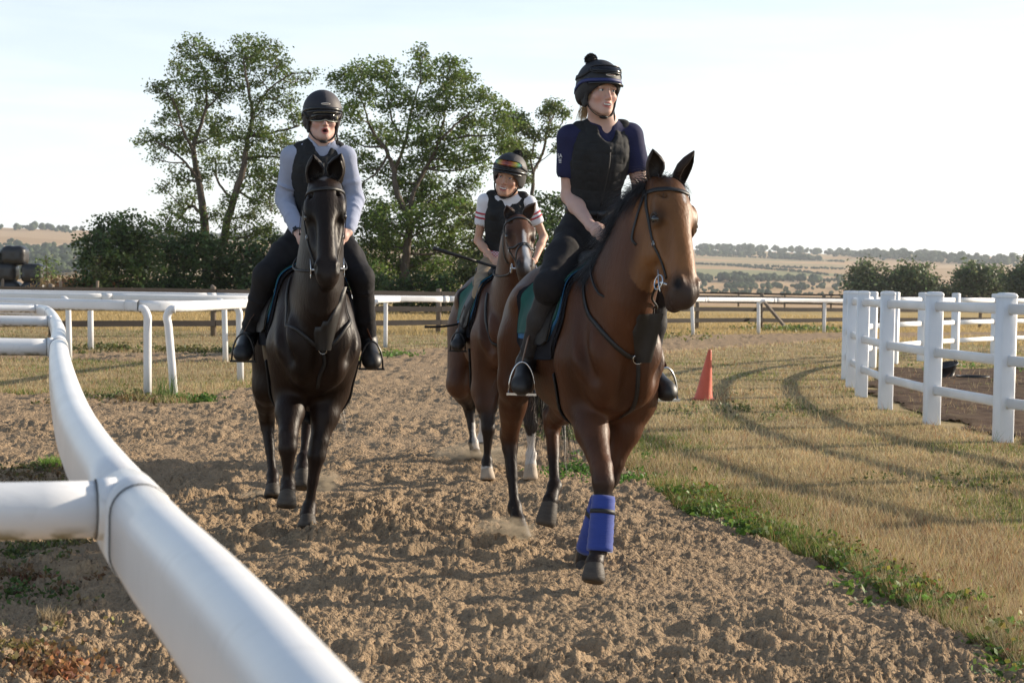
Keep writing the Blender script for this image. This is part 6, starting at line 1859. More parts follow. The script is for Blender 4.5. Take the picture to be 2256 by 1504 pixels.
    v.build(shirt['name'], shirt['mat'], th, smooth_it=1)
    sbv = v.bvh()
    if shirt.get('collar'):
        for sg in (-1, 1):
            m = MB(); c = nek - spine * 0.004
            pts = [c + tr * sg * 0.012 + tf * 0.075 - spine * 0.065, c + tr * sg * 0.045 + tf * 0.062 - spine * 0.02, c + tr * sg * 0.078 + tf * 0.01 + spine * 0.012, c + tr * sg * 0.06 - tf * 0.055 + spine * 0.02, c - tf * 0.075 + spine * 0.02]
            ns = np.array([nrm(p - c) for p in catmull(pts, 5)])
            m.sweep(catmull(pts, 5), [(-0.022, -0.002), (0.022, -0.002), (0.021, 0.003), (-0.021, 0.003)], up=ns, scale=np.interp(np.linspace(0, 1, len(ns)), [0, .2, 1], [0.75, 1.1, 0.9]))
            m.build('collar', shirt['mat'], th)
    # ---- body protector
    if 'vest' in sp:
        v = Vol(lo, hi, 0.0078)
        v.ell(che + tf * 0.008, V3(0.163 * lw, 0.136, 0.20) * S, Rt, 0.04)
        v.cone(che, wai, 0.143 * S, 0.132 * S, 0.05, tf, 1.2)
        v.cone(wai, lerp(wai, pel, sp['vest'].get('hem', 0.35)), 0.132 * S, 0.14 * S, 0.05, tf, 1.15)
        for sd, sg in (('r', 1), ('l', -1)):
            sh = J[sd + '_shoulder']; q = lerp(nek, sh, 0.50)
            v.cone(nek - spine * 0.02 + tr * sg * 0.06, lerp(nek, sh, 0.72) + spine * 0.022, 0.042, 0.036, 0.03)
            v.cone(lerp(nek, sh, 0.72) + spine * 0.020, che + tr * sg * 0.10 - tf * 0.05 + spine * 0.05, 0.036, 0.04, 0.03)
            v.cone(lerp(nek, sh, 0.72) + spine * 0.020, che + tr * sg * 0.09 + tf * 0.085 + spine * 0.05, 0.036, 0.035, 0.03)
        for sd, sg in (('r', 1), ('l', -1)):
            sh, el = J[sd + '_shoulder'], J[sd + '_elbow']
            v.ell(sh + tr * sg * 0.075 - spine * 0.045, V3(0.072, 0.20, 0.125) * S, Rt, 0.012, 'sub')
            v.cone(sh + tr * sg * 0.085, lerp(sh, el, 0.7) + tr * sg * 0.05, 0.066, 0.045, 0.012, mode='sub')
        v.ell(nek + spine * 0.05 + tf * 0.02, V3(0.068, 0.105, 0.085), Rt, 0.01, 'sub')
        v.ell(nek + tf * 0.12 - spine * sp['vest'].get('drop', 0.03), V3(0.052, 0.09, sp['vest'].get('vh', 0.075)), Rt, 0.012, 'sub')
        bot = lerp(wai, pel, sp['vest'].get('hem', 0.35)) - spine * 0.035
        v.cut(bot, -spine, 0.01)
        q = sp['vest'].get('quilt', 0.045)
        o0 = che
        def grooves(x, y, z):
            sv = (x - o0[0]) * spine[0] + (y - o0[1]) * spine[1] + (z - o0[2]) * spine[2]
            hv = (x - o0[0]) * tr[0] + (y - o0[1]) * tr[1] + (z - o0[2]) * tr[2]
            g1 = np.abs(((sv / q) % 1.0) - 0.5) * 2; g2 = np.abs(((hv / (q * 1.3) + 0.5) % 1.0) - 0.5) * 2
            return 0.0055 * (np.exp(-((1 - g1) / 0.12) ** 2) + np.exp(-((1 - g2) / 0.07) ** 2))
        v.disp(grooves)
        v.build('body_protector', sp['vest']['mat'], th, smooth_it=1)
        vbv = v.bvh()
        # zip
        z0 = nek + tf * 0.02 - spine * 0.11; pts = []
        for t in np.linspace(0, 1, 10):
            c = lerp(z0, wai, t) + tf * 0.4
            l_, n_, _, _ = vbv.ray_cast(Vector(c.tolist()), Vector((-tf).tolist()))
            if l_ is not None: pts.append(np.array(l_) - tf * 0.0005)
        if len(pts) > 3: MB().sweep(pts, [(-0.006, -0.001), (0.006, -0.001), (0.006, 0.002), (-0.006, 0.002)], up=tf).build('zip', M_STRAP, th)
        if sp.get('belt'):
            m = MB(); c0 = lerp(wai, pel, 0.22); c = [c0 + (tr * math.cos(t) * 0.30 + tf * math.sin(t) * 0.30) for t in np.linspace(0, 2 * math.pi, 24, endpoint=False)]
            ribbon(m, c, 0.035, 0.006, vbv, 0.004, 2, closed=True); m.build('belt', M_LEATHER, th)
            MB().box(c0 + tf * 0.155, (0.05, 0.012, 0.04), np.array([tr, tf, spine]).T).build('buckle', M_HSHELL, th)
    # ---- breeches
    v = Vol(lo, hi, 0.009)
    v.ell(pel, V3(0.165 * lw, 0.135, 0.125) * S, Rt, 0.04)
    v.cone(lerp(wai, pel, 0.45), pel, 0.128 * S, 0.14 * S, 0.05, tf, 1.1)
    bl = sp.get('breech_to', 0.15)
    for sd, sg in (('r', 1), ('l', -1)):
        hip, kne, ank = [J[sd + n] for n in ('_hip', '_knee', '_ankle')]
        tw = sp.get('thigh', 1.0) * S
        v.cone(hip, lerp(hip, kne, 0.5), 0.108 * tw, 0.090 * tw, 0.06, rt, 1.15); v.cone(lerp(hip, kne, 0.5), kne, 0.090 * tw, 0.066 * tw, 0.04, rt, 1.05)
        v.ell(kne + bf * 0.01, 0.060 * tw, None, 0.03)
        v.cone(kne, lerp(kne, ank, bl), 0.064 * tw, sp.get('breech_r', 0.055) * S, 0.03)
        if bl > 0.5:
            for t in (0.15, 0.35, 0.6, 0.8): v.ell(lerp(kne, ank, t) + rng.normal(0, 0.008, 3), V3(0.058, 0.058, 0.012) * S, frame(nrm(ank - kne) + rng.normal(0, .2, 3)), 0.02)
    # creases at hip and knee
    v.disp(lambda x, y, z: 0.0045 * np.sin((z * 46 + x * 18) + 3 * np.sin(x * 21 + y * 15)) * np.exp(-((z - pel[2]) / 0.16) ** 2))
    v.build('breeches', sp['breeches'], th, smooth_it=1)
    # ---- boots
    for sd, sg in (('r', 1), ('l', -1)):
        kne, ank, toe = [J[sd + n] for n in ('_knee', '_ankle', '_toe')]
        a = np.array([kne, ank, toe]); v = Vol(a.min(0) - 0.13, a.max(0) + 0.13, 0.0078)
        d = nrm(toe - ank); top = lerp(kne, ank, sp.get('boot_from', 0.12))
        if sp.get('chaps', True):
            v.cone(top, lerp(kne, ank, 0.42), 0.059 * S, 0.060 * S, 0.03); v.cone(lerp(kne, ank, 0.42), ank, 0.060 * S, 0.041 * S, 0.03)
            v.cut(top - nrm(ank - kne) * 0.0, kne - ank, 0.01)
            for t in (0.82, 0.90): v.ell(lerp(kne, ank, t), V3(0.050, 0.050, 0.010) * S, frame(ank - kne), 0.012)
            v.build('half_chap', sp.get('chapmat', M_CHAPS), th)
            v = Vol(a.min(0) - 0.13, a.max(0) + 0.13, 0.0065)
        hl = ank - d * 0.035 + V3(0, 0, -0.055) * S
        sole = nrm(np.cross(np.cross(d, (0, 0, 1)), d))
        v.cone(lerp(kne, ank, 0.80), ank, 0.047 * S, 0.049 * S, 0.02)
        v.cone(ank - V3(0, 0, 0.01), hl, 0.042 * S, 0.033 * S, 0.02)
        side = nrm(np.cross(d, sole))
        v.cone(hl, toe - d * 0.03, 0.037 * S, 0.047 * S, 0.03, sole, 1.0)
        v.cone(ank, toe - d * 0.05, 0.046 * S, 0.042 * S, 0.03)
        v.ell(toe - d * 0.035, V3(0.062, 0.052, 0.037) * S, np.array([d, side, sole]), 0.025)
        v.build('boot', M_BOOT, th)
        MB().sweep([hl - sole * 0.033 * S - d * 0.03, hl - sole * 0.037 * S + d * 0.03, toe - sole * 0.036 * S - d * 0.07, toe - sole * 0.030 * S + d * 0.012], [(-0.036, -0.006), (0.036, -0.006), (0.036, 0.006), (-0.036, 0.006)], up=sole, scale=np.array([0.75, 0.85, 1.0, 0.6]) * S).build('boot_sole', M_HSHELL, th, smooth=False)
    # ---- helmet
    hm = sp['helmet']
    v = Vol(HP(0, 0, 0.04) - 0.24, HP(0, 0, 0.04) + 0.24, 0.0062)
    v.ell(HP(0, -0.014, 0.048), V3(0.109, 0.127, 0.118) * hs, Rh, 0.01)
    v.ell(HP(0, -0.05, -0.010), V3(0.103, 0.090, 0.080) * hs, Rh, 0.03)
    # front opening and underside
    v.cut(HP(0, 0, 0.036), nrm(F * 0.42 - U * 1.0), 0.006) if False else None
    c0 = HP(0, 0.10, 0.0); 
    v.ell(HP(0, 0.055, -0.055), V3(0.082, 0.130, 0.092) * hs, Rh, 0.006, 'sub')
    v.cut(HP(0, -0.10, -0.058), nrm(-U * 1.0 + F * 0.18), 0.006)
    def grey(p):
        x = (p - HP(0, 0, 0)) @ X; c = np.tile(np.array(hm['col']), (len(p), 1))
        m = sstep(-0.001, 0.001, -x * 1.0 - hm.get('seam', 0.0))
        return c * (1 - m[:, None]) + np.array(hm.get('col2', hm['col'])) * m[:, None]
    v.build('helmet', mat('helmet_silk_tint_mat', tint=True, rough=0.6, bump=0.25, bscale=60, bdist=0.003, spec=0.4), th, grey)
    hbv = v.bvh()
    # peak: crescent over the brow
    vv = []; ff = []; n = 21
    for i in range(n):
        a = -1.15 + 2.3 * i / (n - 1)
        ex = math.cos(a * 1.25) ; ex = max(0.0, ex)
        inn = HP(0.104 * math.sin(a), 0.002 + 0.116 * math.cos(a) - 0.012, 0.040 - 0.006 * math.cos(a)); out = HP((0.106 + 0.012 * ex) * math.sin(a), 0.002 + 0.116 * math.cos(a) + 0.030 * ex, 0.030 - 0.003 * math.cos(a))
        vv += [inn + U * 0.006, out + U * 0.003, out - U * 0.003, inn - U * 0.004]
    for i in range(n - 1):
        for k in range(4): ff.append((i * 4 + k, (i + 1) * 4 + k, (i + 1) * 4 + (k + 1) % 4, i * 4 + (k + 1) % 4))
    ff += [(3, 2, 1, 0), tuple((n - 1) * 4 + k for k in range(4))]
    mesh('peak', vv, ff, M_HSHELL, th)
    band = MB(); ribbon(band, [HP(0.20 * math.sin(a), 0.20 * math.cos(a) - 0.01, 0.047 - 0.045 * max(0, -math.cos(a + 0.3))) for a in np.linspace(-2.6, 2.6, 15)], 0.017, 0.003, hbv, 0.003, 3); band.build('helmet_band', hm.get('bandmat', M_HSHELL), th)
    # harness
    for sg in (-1, 1):
        m = Vol(HP(sg * 0.08, -0.02, -0.05) - 0.12, HP(sg * 0.08, -0.02, -0.05) + 0.12, 0.006)
        m.cone(HP(sg * 0.082, 0.018, 0.01), HP(sg * 0.078, 0.006, -0.060), 0.022 * hs, 0.012 * hs, 0.01, X, 1.7); m.cone(HP(sg * 0.084, -0.045, 0.0), HP(sg * 0.078, -0.010, -0.062), 0.026 * hs, 0.014 * hs, 0.02, X, 1.7)
        if hm.get('flaps', True): m.build('ear_flap', M_STRAP, th)
        s2 = MB(); s2.sweep(catmull([HP(sg * 0.080, 0.012, -0.045), HP(sg * 0.066, 0.022, -0.085), HP(sg * 0.040, 0.045, -0.118), HP(0, 0.052, -0.128)], 5), [(-0.008, -0.002), (0.008, -0.002), (0.008, 0.002), (-0.008, 0.002)], up=tr * sg * 0.3 - U * 0.6 - F * 0.2)
        s2.build('chin_strap', M_STRAP, th)
    MB().ball(HP(0, 0.050, -0.128), V3(0.024, 0.016, 0.009) * hs, Rh.T, 12, 8).build('chin_cup', M_STRAP, th)
    if hm.get('dangle'):
        s2 = MB(); q = HP(*hm['dangle']); s2.tube(catmull([q, q - V3(0.002, 0, 0.05), q - V3(-0.004, 0, 0.10), q - V3(0.012, 0, 0.135), q - V3(0.05, 0, 0.15)], 4), 0.006, 6); s2.build('loose_strap', M_STRAP, th)
    if hm.get('pompom'):
        c = HP(0.0, -0.02, 0.165 + hm.get('pz', 0.0)) + X * hm.get('px', 0); r = hm.get('pr', 0.036) * hs
        vv = []; ff = []
        for i in range(1500):
            d = nrm(rng.normal(0, 1, 3)); s_ = nrm(np.cross(d, rng.normal(0, 1, 3))) * 0.0016; rr = r * rng.uniform(0.88, 1.08)
            k = len(vv); vv += [c + d * r * 0.3 - s_, c + d * r * 0.3 + s_, c + d * rr + s_ * 0.5, c + d * rr - s_ * 0.5]; ff.append((k, k + 1, k + 2, k + 3))
        mesh('pompom', vv, ff, M_STRAP, th, smooth=False)
        MB().ball(c, r * 0.8, seg=14, rings=10).build('pompom_core', M_STRAP, th)
    # badge over the peak
    def snap(p):
        l_, n_, _, _ = hbv.find_nearest(Vector(p.tolist())); return np.array(l_), np.array(n_)
    if hm.get('badge'):
        c, nb = snap(HP(hm.get('bx', 0.0), 0.13, 0.075)); r_ = nrm(np.cross(U, nb)); u_ = np.cross(nb, r_)
        bw, bh = (0.028, 0.0075) if hm['badge'] != 'small' else (0.010, 0.0042)
        MB().ball(c + nb * 0.0035, V3(bw, bh, 0.002), np.array([r_, u_, nb]).T, 20, 8).build('badge', M_BADGE if hm['badge'] != 'small' else M_WHITEPRINT, th)
        if hm['badge'] != 'small':
            text_mesh('badge_text', hm['badge'], 0.0082, c + nb * 0.0062, r_, u_, M_BADGETEXT, th)
    gg = hm.get('goggles')
    if gg:
        # curved lens swept round the front
        h0 = gg['u']; n = 17; vv = []; ff = []; rad_x = gg.get('rx', 0.092); rad_f = gg.get('rf', 0.100); wid = gg.get('w', 1.0); hh = gg.get('h', 0.021)
        for i in range(n):
            a = (-1 + 2 * i / (n - 1)) * wid; t = abs(i / (n - 1) * 2 - 1)
            hgt = hh * (1 - 0.55 * t ** 5); notch = 0.009 * math.exp(-(a / 0.16) ** 2) if gg.get('nose') else 0.0
            c = HP(rad_x * math.sin(a) + gg.get('x', 0), rad_f * math.cos(a) + gg.get('f', 0.0), h0 - gg.get('tilt', 0.0) * math.cos(a))
            od = nrm(X * math.sin(a) + F * math.cos(a))
            if gg.get('lean'): uu = nrm(U - F * gg['lean'])
            else: uu = U
            vv += [c + uu * hgt * hs, c + od * 0.006 + uu * hgt * 0.4, c + od * 0.006 - uu * hgt * 0.4, c - uu * (hgt - notch) * hs, c - od * 0.006]
        for i in range(n - 1):
            for k in range(5): ff.append((i * 5 + k, (i + 1) * 5 + k, (i + 1) * 5 + (k + 1) % 5, i * 5 + (k + 1) % 5))
        ff += [(4, 3, 2, 1, 0), tuple((n - 1) * 5 + k for k in range(5))]
        cols = None
        if gg.get('rainbow'):
            cols = []
            ramp = [(0.05, 0.25, 0.5), (0.15, 0.45, 0.10), (0.70, 0.45, 0.03), (0.65, 0.12, 0.02), (0.25, 0.03, 0.02), (0.65, 0.12, 0.02), (0.70, 0.45, 0.03), (0.15, 0.45, 0.10), (0.05, 0.25, 0.5)]
            for i in range(n):
                u = i / (n - 1) * (len(ramp) - 1); k = min(len(ramp) - 2, int(u)); c = lerp(ramp[k], ramp[k + 1], u - k); cols += [c * 0.6] * 5
        mesh('goggle_lens', vv, ff, mat('mirror_lens_mat', tint=True, rough=0.15, spec=0.8, coat=0.5) if cols else M_LENS, th, colors=cols)
        fr = []; 
        for i in range(n): fr.append(vv[i * 5])
        for i in range(n - 1, -1, -1): fr.append(vv[i * 5 + 3])
        MB().tube(fr, gg.get('frame', 0.0035), 6, closed=True).build('goggle_frame', M_HSHELL if not gg.get('paleframe') else mat('clear_frame_mat', (0.30, 0.31, 0.27), 0.25), th)
        if gg.get('disc'):
            c = vv[2 * 5 + 1] * 0.5 + vv[2 * 5 + 2] * 0.5; od = nrm(vv[2 * 5 + 1] - vv[2 * 5 + 4])
            MB().ball(c, V3(0.009, 0.011, 0.004), np.array([nrm(np.cross(U, od)), U, od]).T, 14, 6).build('goggle_vent', mat('vent_mat', (0.20, 0.18, 0.09), 0.5), th)
        st = MB(); ribbon(st, [vv[0] * .5 + vv[3] * .5] + [HP(0.20 * math.sin(a), 0.20 * math.cos(a) - 0.01, h0 + gg.get('su', 0.0)) for a in np.linspace(-1.35, -4.93, 11)] + [vv[(n - 1) * 5] * .5 + vv[(n - 1) * 5 + 3] * .5], 0.020, 0.003, hbv, 0.005, 3)
        st.build('goggle_strap', gg.get('strapmat', M_STRAP), th)
    R = Horse(); R.J = J; R.th = th; R.HP = HP; R.X = X; R.F = F; R.U = U; R.tr = tr; R.tf = tf; R.spine = spine; R.shirt_bvh = sbv; R.E = E
    return R

R1 = build_rider(dict(label='woman in black body protector and navy t-shirt riding the lead bay horse', fwd=(0.285, -0.958),
    face=(0.41, -0.91, 0.03), up=(0.02, 0, 1), eyes=(1340, 199, 8.28), head=1.05, size=1.0, skin=(0.55, 0.36, 0.30), gaze=-0.15, wid=1.02, arm=1.12, belt=True, brow=(0.30, 0.20, 0.12),
    j=dict(pelvis=(1302, 520, 8.55), waist=(1308, 445, 8.52), chest=(1318, 352, 8.46), neck=(1328, 268, 8.44),
           r_shoulder=(1256, 304, 8.44), r_elbow=(1254, 432, 8.50), r_wrist=(1302, 498, 8.24), r_hand=(1324, 516, 8.14),
           l_shoulder=(1388, 300, 8.50), l_elbow=(1412, 420, 8.50), l_wrist=(1376, 500, 8.26), l_hand=(1352, 516, 8.16),
           r_hip=(1272, 525, 8.56), r_knee=(1211, 632, 8.10), r_ankle=(1158, 800, 8.36), r_toe=(1148, 856, 8.16),
           l_hip=(1345, 525, 8.56), l_knee=(1448, 640, 8.10), l_ankle=(1432, 815, 8.22), l_toe=(1474, 868, 8.02)),
    shirt=dict(name='t_shirt', mat=M_NAVY, sleeve='short', len=0.56, v=True), vest=dict(mat=M_BLACKVEST, hem=0.30, drop=0.02, vh=0.07, quilt=0.05),
    breeches=M_BLACKTROUSER, thigh=1.22,
    helmet=dict(col=(0.018, 0.019, 0.024), pompom=True, pr=0.034, px=0.045, pz=-0.002, badge='CHAMPION', bx=-0.0, dangle=(-0.082, 0.0, -0.03), bandmat=mat('blue_band_mat', (0.02, 0.03, 0.13), 0.6),
                goggles=dict(u=0.102, h=0.022, w=1.0, rx=0.100, rf=0.110, f=0.002, lean=0.5, su=-0.01, disc=True))))
R2 = build_rider(dict(label='rider in pale blue sweatshirt and dark goggles on the black horse', fwd=(0.239, -0.971),
    face=(0.26, -0.96, 0.02), up=(0.0, 0, 1), eyes=(716, 259, 9.42), head=1.07, size=1.03, skin=(0.55, 0.36, 0.30), mouth='open', wid=1.0, arm=0.97, neckr=1.05, h=0.0072,
    j=dict(pelvis=(700, 522, 9.66), waist=(701, 455, 9.64), chest=(703, 378, 9.58), neck=(707, 312, 9.54),
           r_shoulder=(643, 346, 9.56), r_elbow=(627, 440, 9.62), r_wrist=(656, 512, 9.36), r_hand=(670, 540, 9.28),
           l_shoulder=(760, 346, 9.56), l_elbow=(782, 440, 9.60), l_wrist=(768, 510, 9.34), l_hand=(750, 530, 9.26),
           r_hip=(668, 528, 9.66), r_knee=(586, 606, 9.36), r_ankle=(548, 738, 9.60), r_toe=(533, 784, 9.38),
           l_hip=(738, 528, 9.66), l_knee=(796, 612, 9.36), l_ankle=(812, 752, 9.56), l_toe=(820, 802, 9.36)),
    shirt=dict(name='sweatshirt', mat=M_PALEBLUE, sleeve='long', collar=True), vest=dict(mat=M_BLACKVEST, hem=0.12, drop=0.0, vh=0.075, quilt=0.055),
    breeches=M_BLACKTROUSER, thigh=1.08, chaps=False, breech_to=0.93, breech_r=0.05,
    helmet=dict(col=(0.020, 0.020, 0.027), col2=(0.085, 0.076, 0.080), seam=0.004, badge='CHAMPION', dangle=(-0.082, 0.0, -0.03),
                goggles=dict(u=0.002, h=0.025, w=1.22, rx=0.082, rf=0.118, f=0.0, su=0.02, lean=-0.35, nose=True, paleframe=True, disc=True))))
R3 = build_rider(dict(label='smiling child in white polo shirt on the rear bay horse, mirrored goggles on helmet', fwd=(0.19, -0.98),
    squint=1.0, face=(-0.20, -0.97, -0.02), up=(0.20, 0.03, 1), eyes=(1113, 391, 12.18), head=1.2, size=0.90, skin=(0.53, 0.31, 0.22), wid=0.98, arm=0.90, h=0.0080, brow=(0.34, 0.22, 0.12),
    j=dict(pelvis=(1098, 598, 12.46), waist=(1102, 545, 12.44), chest=(1108, 482, 12.36), neck=(1117, 424, 12.32),
           r_shoulder=(1068, 443, 12.34), r_elbow=(1053, 530, 12.40), r_wrist=(1086, 572, 12.16), r_hand=(1101, 585, 12.08),
           l_shoulder=(1166, 447, 12.34), l_elbow=(1198, 522, 12.40), l_wrist=(1178, 574, 12.14), l_hand=(1164, 588, 12.06),
           r_hip=(1076, 598, 12.42), r_knee=(1060, 642, 11.98), r_ankle=(1018, 734, 12.12), r_toe=(1006, 764, 11.94),
           l_hip=(1122, 600, 12.44), l_knee=(1152, 640, 12.06), l_ankle=(1168, 735, 12.25), l_toe=(1170, 765, 12.05)),
    shirt=dict(name='polo_shirt', mat=M_WHITESHIRT, sleeve='short', len=0.52, cuff=0.066, collar=False), vest=dict(mat=M_BLACKVEST, hem=0.08, drop=0.02, vh=0.085, quilt=0.09),
    breeches=M_BEIGE, thigh=1.02,
    helmet=dict(col=(0.030, 0.030, 0.034), col2=(0.075, 0.070, 0.070), seam=0.035, pompom=True, pr=0.034, px=-0.030, pz=-0.004, flaps=False, badge='small', bx=0.03,
                goggles=dict(u=0.090, h=0.022, w=0.95, rx=0.104, rf=0.118, f=0.004, lean=0.4, rainbow=True, su=-0.005))))

# details of the riders' clothes
def sleeve_rings(R, sd, ts, mt, w=0.014):
    sh, el = R.J[sd + '_shoulder'], R.J[sd + '_elbow']; d = nrm(el - sh); a = nrm(np.cross(d, R.tf)); b = np.cross(d, a)
    for t in ts:
        m = MB(); c = lerp(sh, el, t)
        ribbon(m, [c + (a * math.cos(u) + b * math.sin(u)) * 0.062 for u in np.linspace(0, 6.283, 18, endpoint=False)], w, 0.002, R.shirt_bvh, 0.0025, 2, closed=True)
        m.build('sleeve_stripe', mt, R.th)
sleeve_rings(R3, 'r', (0.30, 0.41), M_REDSTRIPE); sleeve_rings(R3, 'l', (0.30, 0.41), M_REDSTRIPE)
def hem(R):
    """checked shirt tail showing under the child's body protector"""
    c0 = lerp(R.J['waist'], R.J['pelvis'], 0.20); m = MB()
    pts = [c0 + (R.tr * math.cos(t) * 0.128 + R.tf * math.sin(t) * 0.122) for t in np.linspace(0, 2 * math.pi, 28, endpoint=False)]
    m.sweep(pts, [(-0.003, -0.03), (0.003, -0.03), (0.003, 0.03), (-0.003, 0.03)], up=(0, 0, 1), closed=True)
    k = bpy.data.materials.new('check_hem_mat'); k.use_nodes = True; N = k.node_tree.nodes; L = k.node_tree.links
    tc = N.new('ShaderNodeTexCoord'); ch = N.new('ShaderNodeTexChecker'); ch.inputs['Scale'].default_value = 90
    ch.inputs['Color1'].default_value = (0.62, 0.60, 0.64, 1); ch.inputs['Color2'].default_value = (0.45, 0.08, 0.10, 1)
    L.new(tc.outputs['Object'], ch.inputs['Vector']); L.new(ch.outputs['Color'], N['Principled BSDF'].inputs['Base Color'])
    m.build('shirt_tail', k, R.th)
hem(R3)
def sleeve_print(R):
    c = lerp(R.J['r_shoulder'], R.J['r_elbow'], 0.30) + R.tr * 0.2 + R.tf * 0.10
    d = nrm(lerp(R.J['r_shoulder'], R.J['r_elbow'], 0.30) - c)
    l_, n_, _, _ = R.shirt_bvh.ray_cast(Vector(c.tolist()), Vector(d.tolist()))
    l_ = np.array(l_); n_ = -d; r_ = nrm(np.cross((0, 0, 1), n_)); u_ = np.cross(n_, r_)
    text_mesh('sleeve_print', 'SA', 0.030, l_ + n_ * 0.004, r_, u_, M_WHITEPRINT, R.th)
    m = MB()
    for i in range(3): m.box(l_ + n_ * 0.004 - u_ * (0.018 + 0.008 * i), (0.022 - 0.002 * i, 0.0035, 0.001), np.array([r_, u_, n_]).T)
    m.build('sleeve_print_lines', M_WHITEPRINT, R.th, smooth=False)
sleeve_print(R1)
def ponytail(R):
    vv = []; ff = []
    for i in range(260):
        p = R.HP(rng.normal(0.03, 0.012), -0.10 + rng.normal(0, 0.01), -0.065 + rng.normal(0, 0.008)); d = nrm(-R.F * 0.5 + R.X * 0.15 + V3(0, 0, -0.8) + rng.normal(0, 0.12, 3)); s = nrm(np.cross(d, rng.normal(0, 1, 3))) * 0.0012
        k = len(vv); n = 6; ln = rng.uniform(0.05, 0.10)
        for j in range(n):
            w = 1 - 0.8 * j / (n - 1); vv += [p - s * w, p + s * w]; d = nrm(d + V3(0, 0, -0.25) + rng.normal(0, 0.08, 3)); p = p + d * ln / n
        for j in range(n - 1): a = k + 2 * j; ff.append((a, a + 1, a + 3, a + 2))
    mesh('ponytail', vv, ff, M_BLONDE, R.th, smooth=False)
    vv = []; ff = []
    for sg in (-1, 1):
        for i in range(140):   # wisps by the temples
            p = R.HP(sg * rng.uniform(0.060, 0.070), 0.045 + rng.normal(0, 0.008), 0.03); s = R.F * 0.0012
            k = len(vv); q = R.HP(sg * 0.072 + rng.normal(0, 0.002), 0.02 + rng.normal(0, 0.006), -0.02 + rng.normal(0, 0.015)); vv += [p - s, p + s, q + s * 0.3, q - s * 0.3]; ff.append((k, k + 1, k + 2, k + 3))
    mesh('hair', vv, ff, M_BLONDE, R.th, smooth=False)
ponytail(R1)
def watch(R):
    w = R.J['r_wrist']; d = nrm(R.J['r_hand'] - R.J['r_elbow']); d = nrm(R.J['r_wrist'] - R.J['r_elbow']); a = nrm(np.cross(d, (0, 1, 0))); b = np.cross(d, a)
    w = w - d * 0.002
    MB().sweep([w + (a * math.cos(t) + b * math.sin(t)) * 0.030 for t in np.linspace(0, 6.283, 20, endpoint=False)], [(-0.001, -0.008), (0.003, -0.008), (0.003, 0.008), (-0.001, 0.008)], up=d, closed=True).build('watch_strap', M_HSHELL, R.th)
    f = nrm(V3(-0.3, -0.9, 0.4)); f = nrm(f - d * (f @ d)); sd = np.cross(d, f)
    MB().box(w + f * 0.034, (0.026, 0.034, 0.008), np.array([sd, d, f]).T).build('watch_face', M_LENS, R.th, bevel=0.003)
watch(R2)
for R, H, irm, sc in ((R1, H1, M_STEEL, 1.12), (R2, H2, M_HSHELL, 1.1), (R3, H3, M_HSHELL, 0.95)):
    for sd, sg in (('r', -1), ('l', 1)):
        ank, toe = R.J[sd + '_ankle'], R.J[sd + '_toe']; d = nrm(toe - ank)
        ball = toe - d * 0.045 + V3(0, 0, -0.005)
        stirrup(H, ball + V3(0, 0, 0.0), sg, nrm(V3(d[0], d[1], 0)), irm, scale=sc)
    for i, sd in ((0, 'r'), (1, 'l')):
        rein(H, i, R.J[sd + '_grip'], 0.06, mid=[(1425, 668, 7.62), (1378, 655, 7.72), (1346, 580, 7.95)] if (R is R1 and sd == 'r') else None)

# whips
def whip(name, a, b, label, r0=0.014, r1=0.006, bend=0.0):
    a = P(*a); b = P(*b); th = thing(name, label, 'whip', a)
    pts = [lerp(a, b, t) + V3(0, 0, -bend * math.sin(math.pi * t)) for t in np.linspace(0, 1, 9)]
    MB().tube(pts[:6], np.linspace(r0, r1 * 1.2, 6), 8).build('shaft', M_LEATHER, th)
    MB().tube(pts[5:], r1 * 1.35, 8).build('grip', M_STRAP, th)
    MB().ball(a, (r0 * 1.1,) * 3, seg=10, rings=6).build('flap', M_LEATHER, th)
whip('riding_whip', (958, 548, 12.0), (1104, 592, 12.06), 'black riding whip held out sideways in the right hand of the child', 0.017, 0.009)
whip('riding_whip', (938, 720, 12.0), (1062, 694, 12.26), 'thin black whip end poking out beside the boot of the child', 0.010, 0.007, 0.03)
# --- dust kicked up by the hooves -------------------------------------------
def dust_material():
    m = bpy.data.materials.new('dust_mat'); m.use_nodes = True
    nt = m.node_tree; N = nt.nodes; L = nt.links; N.remove(N['Principled BSDF'])
    pv = N.new('ShaderNodeVolumePrincipled'); pv.inputs['Color'].default_value = (0.80, 0.66, 0.48, 1); pv.inputs['Anisotropy'].default_value = 0.35
    tc = N.new('ShaderNodeTexCoord')
    ln = N.new('ShaderNodeVectorMath'); ln.operation = 'LENGTH'; L.new(tc.outputs['Object'], ln.inputs[0])
    fall = N.new('ShaderNodeMapRange'); fall.inputs['From Min'].default_value = 1.0; fall.inputs['From Max'].default_value = 0.1; L.new(ln.outputs['Value'], fall.inputs['Value'])
    nz = N.new('ShaderNodeTexNoise'); nz.inputs['Scale'].default_value = 2.6; nz.inputs['Detail'].default_value = 6; L.new(tc.outputs['Object'], nz.inputs['Vector'])
    mr = N.new('ShaderNodeMapRange'); mr.inputs['From Min'].default_value = 0.44; mr.inputs['From Max'].default_value = 0.72; L.new(nz.outputs['Fac'], mr.inputs['Value'])
    mu = N.new('ShaderNodeMath'); mu.operation = 'MULTIPLY'; L.new(fall.outputs['Result'], mu.inputs[0]); L.new(mr.outputs['Result'], mu.inputs[1])
    m2 = N.new('ShaderNodeMath'); m2.operation = 'MULTIPLY'; m2.inputs[1].default_value = 45.0; L.new(mu.outputs[0], m2.inputs[0]); L.new(m2.outputs[0], pv.inputs['Density'])
    L.new(pv.outputs['Volume'], N['Material Output'].inputs['Volume'])
    return m
M_DUST = dust_material()
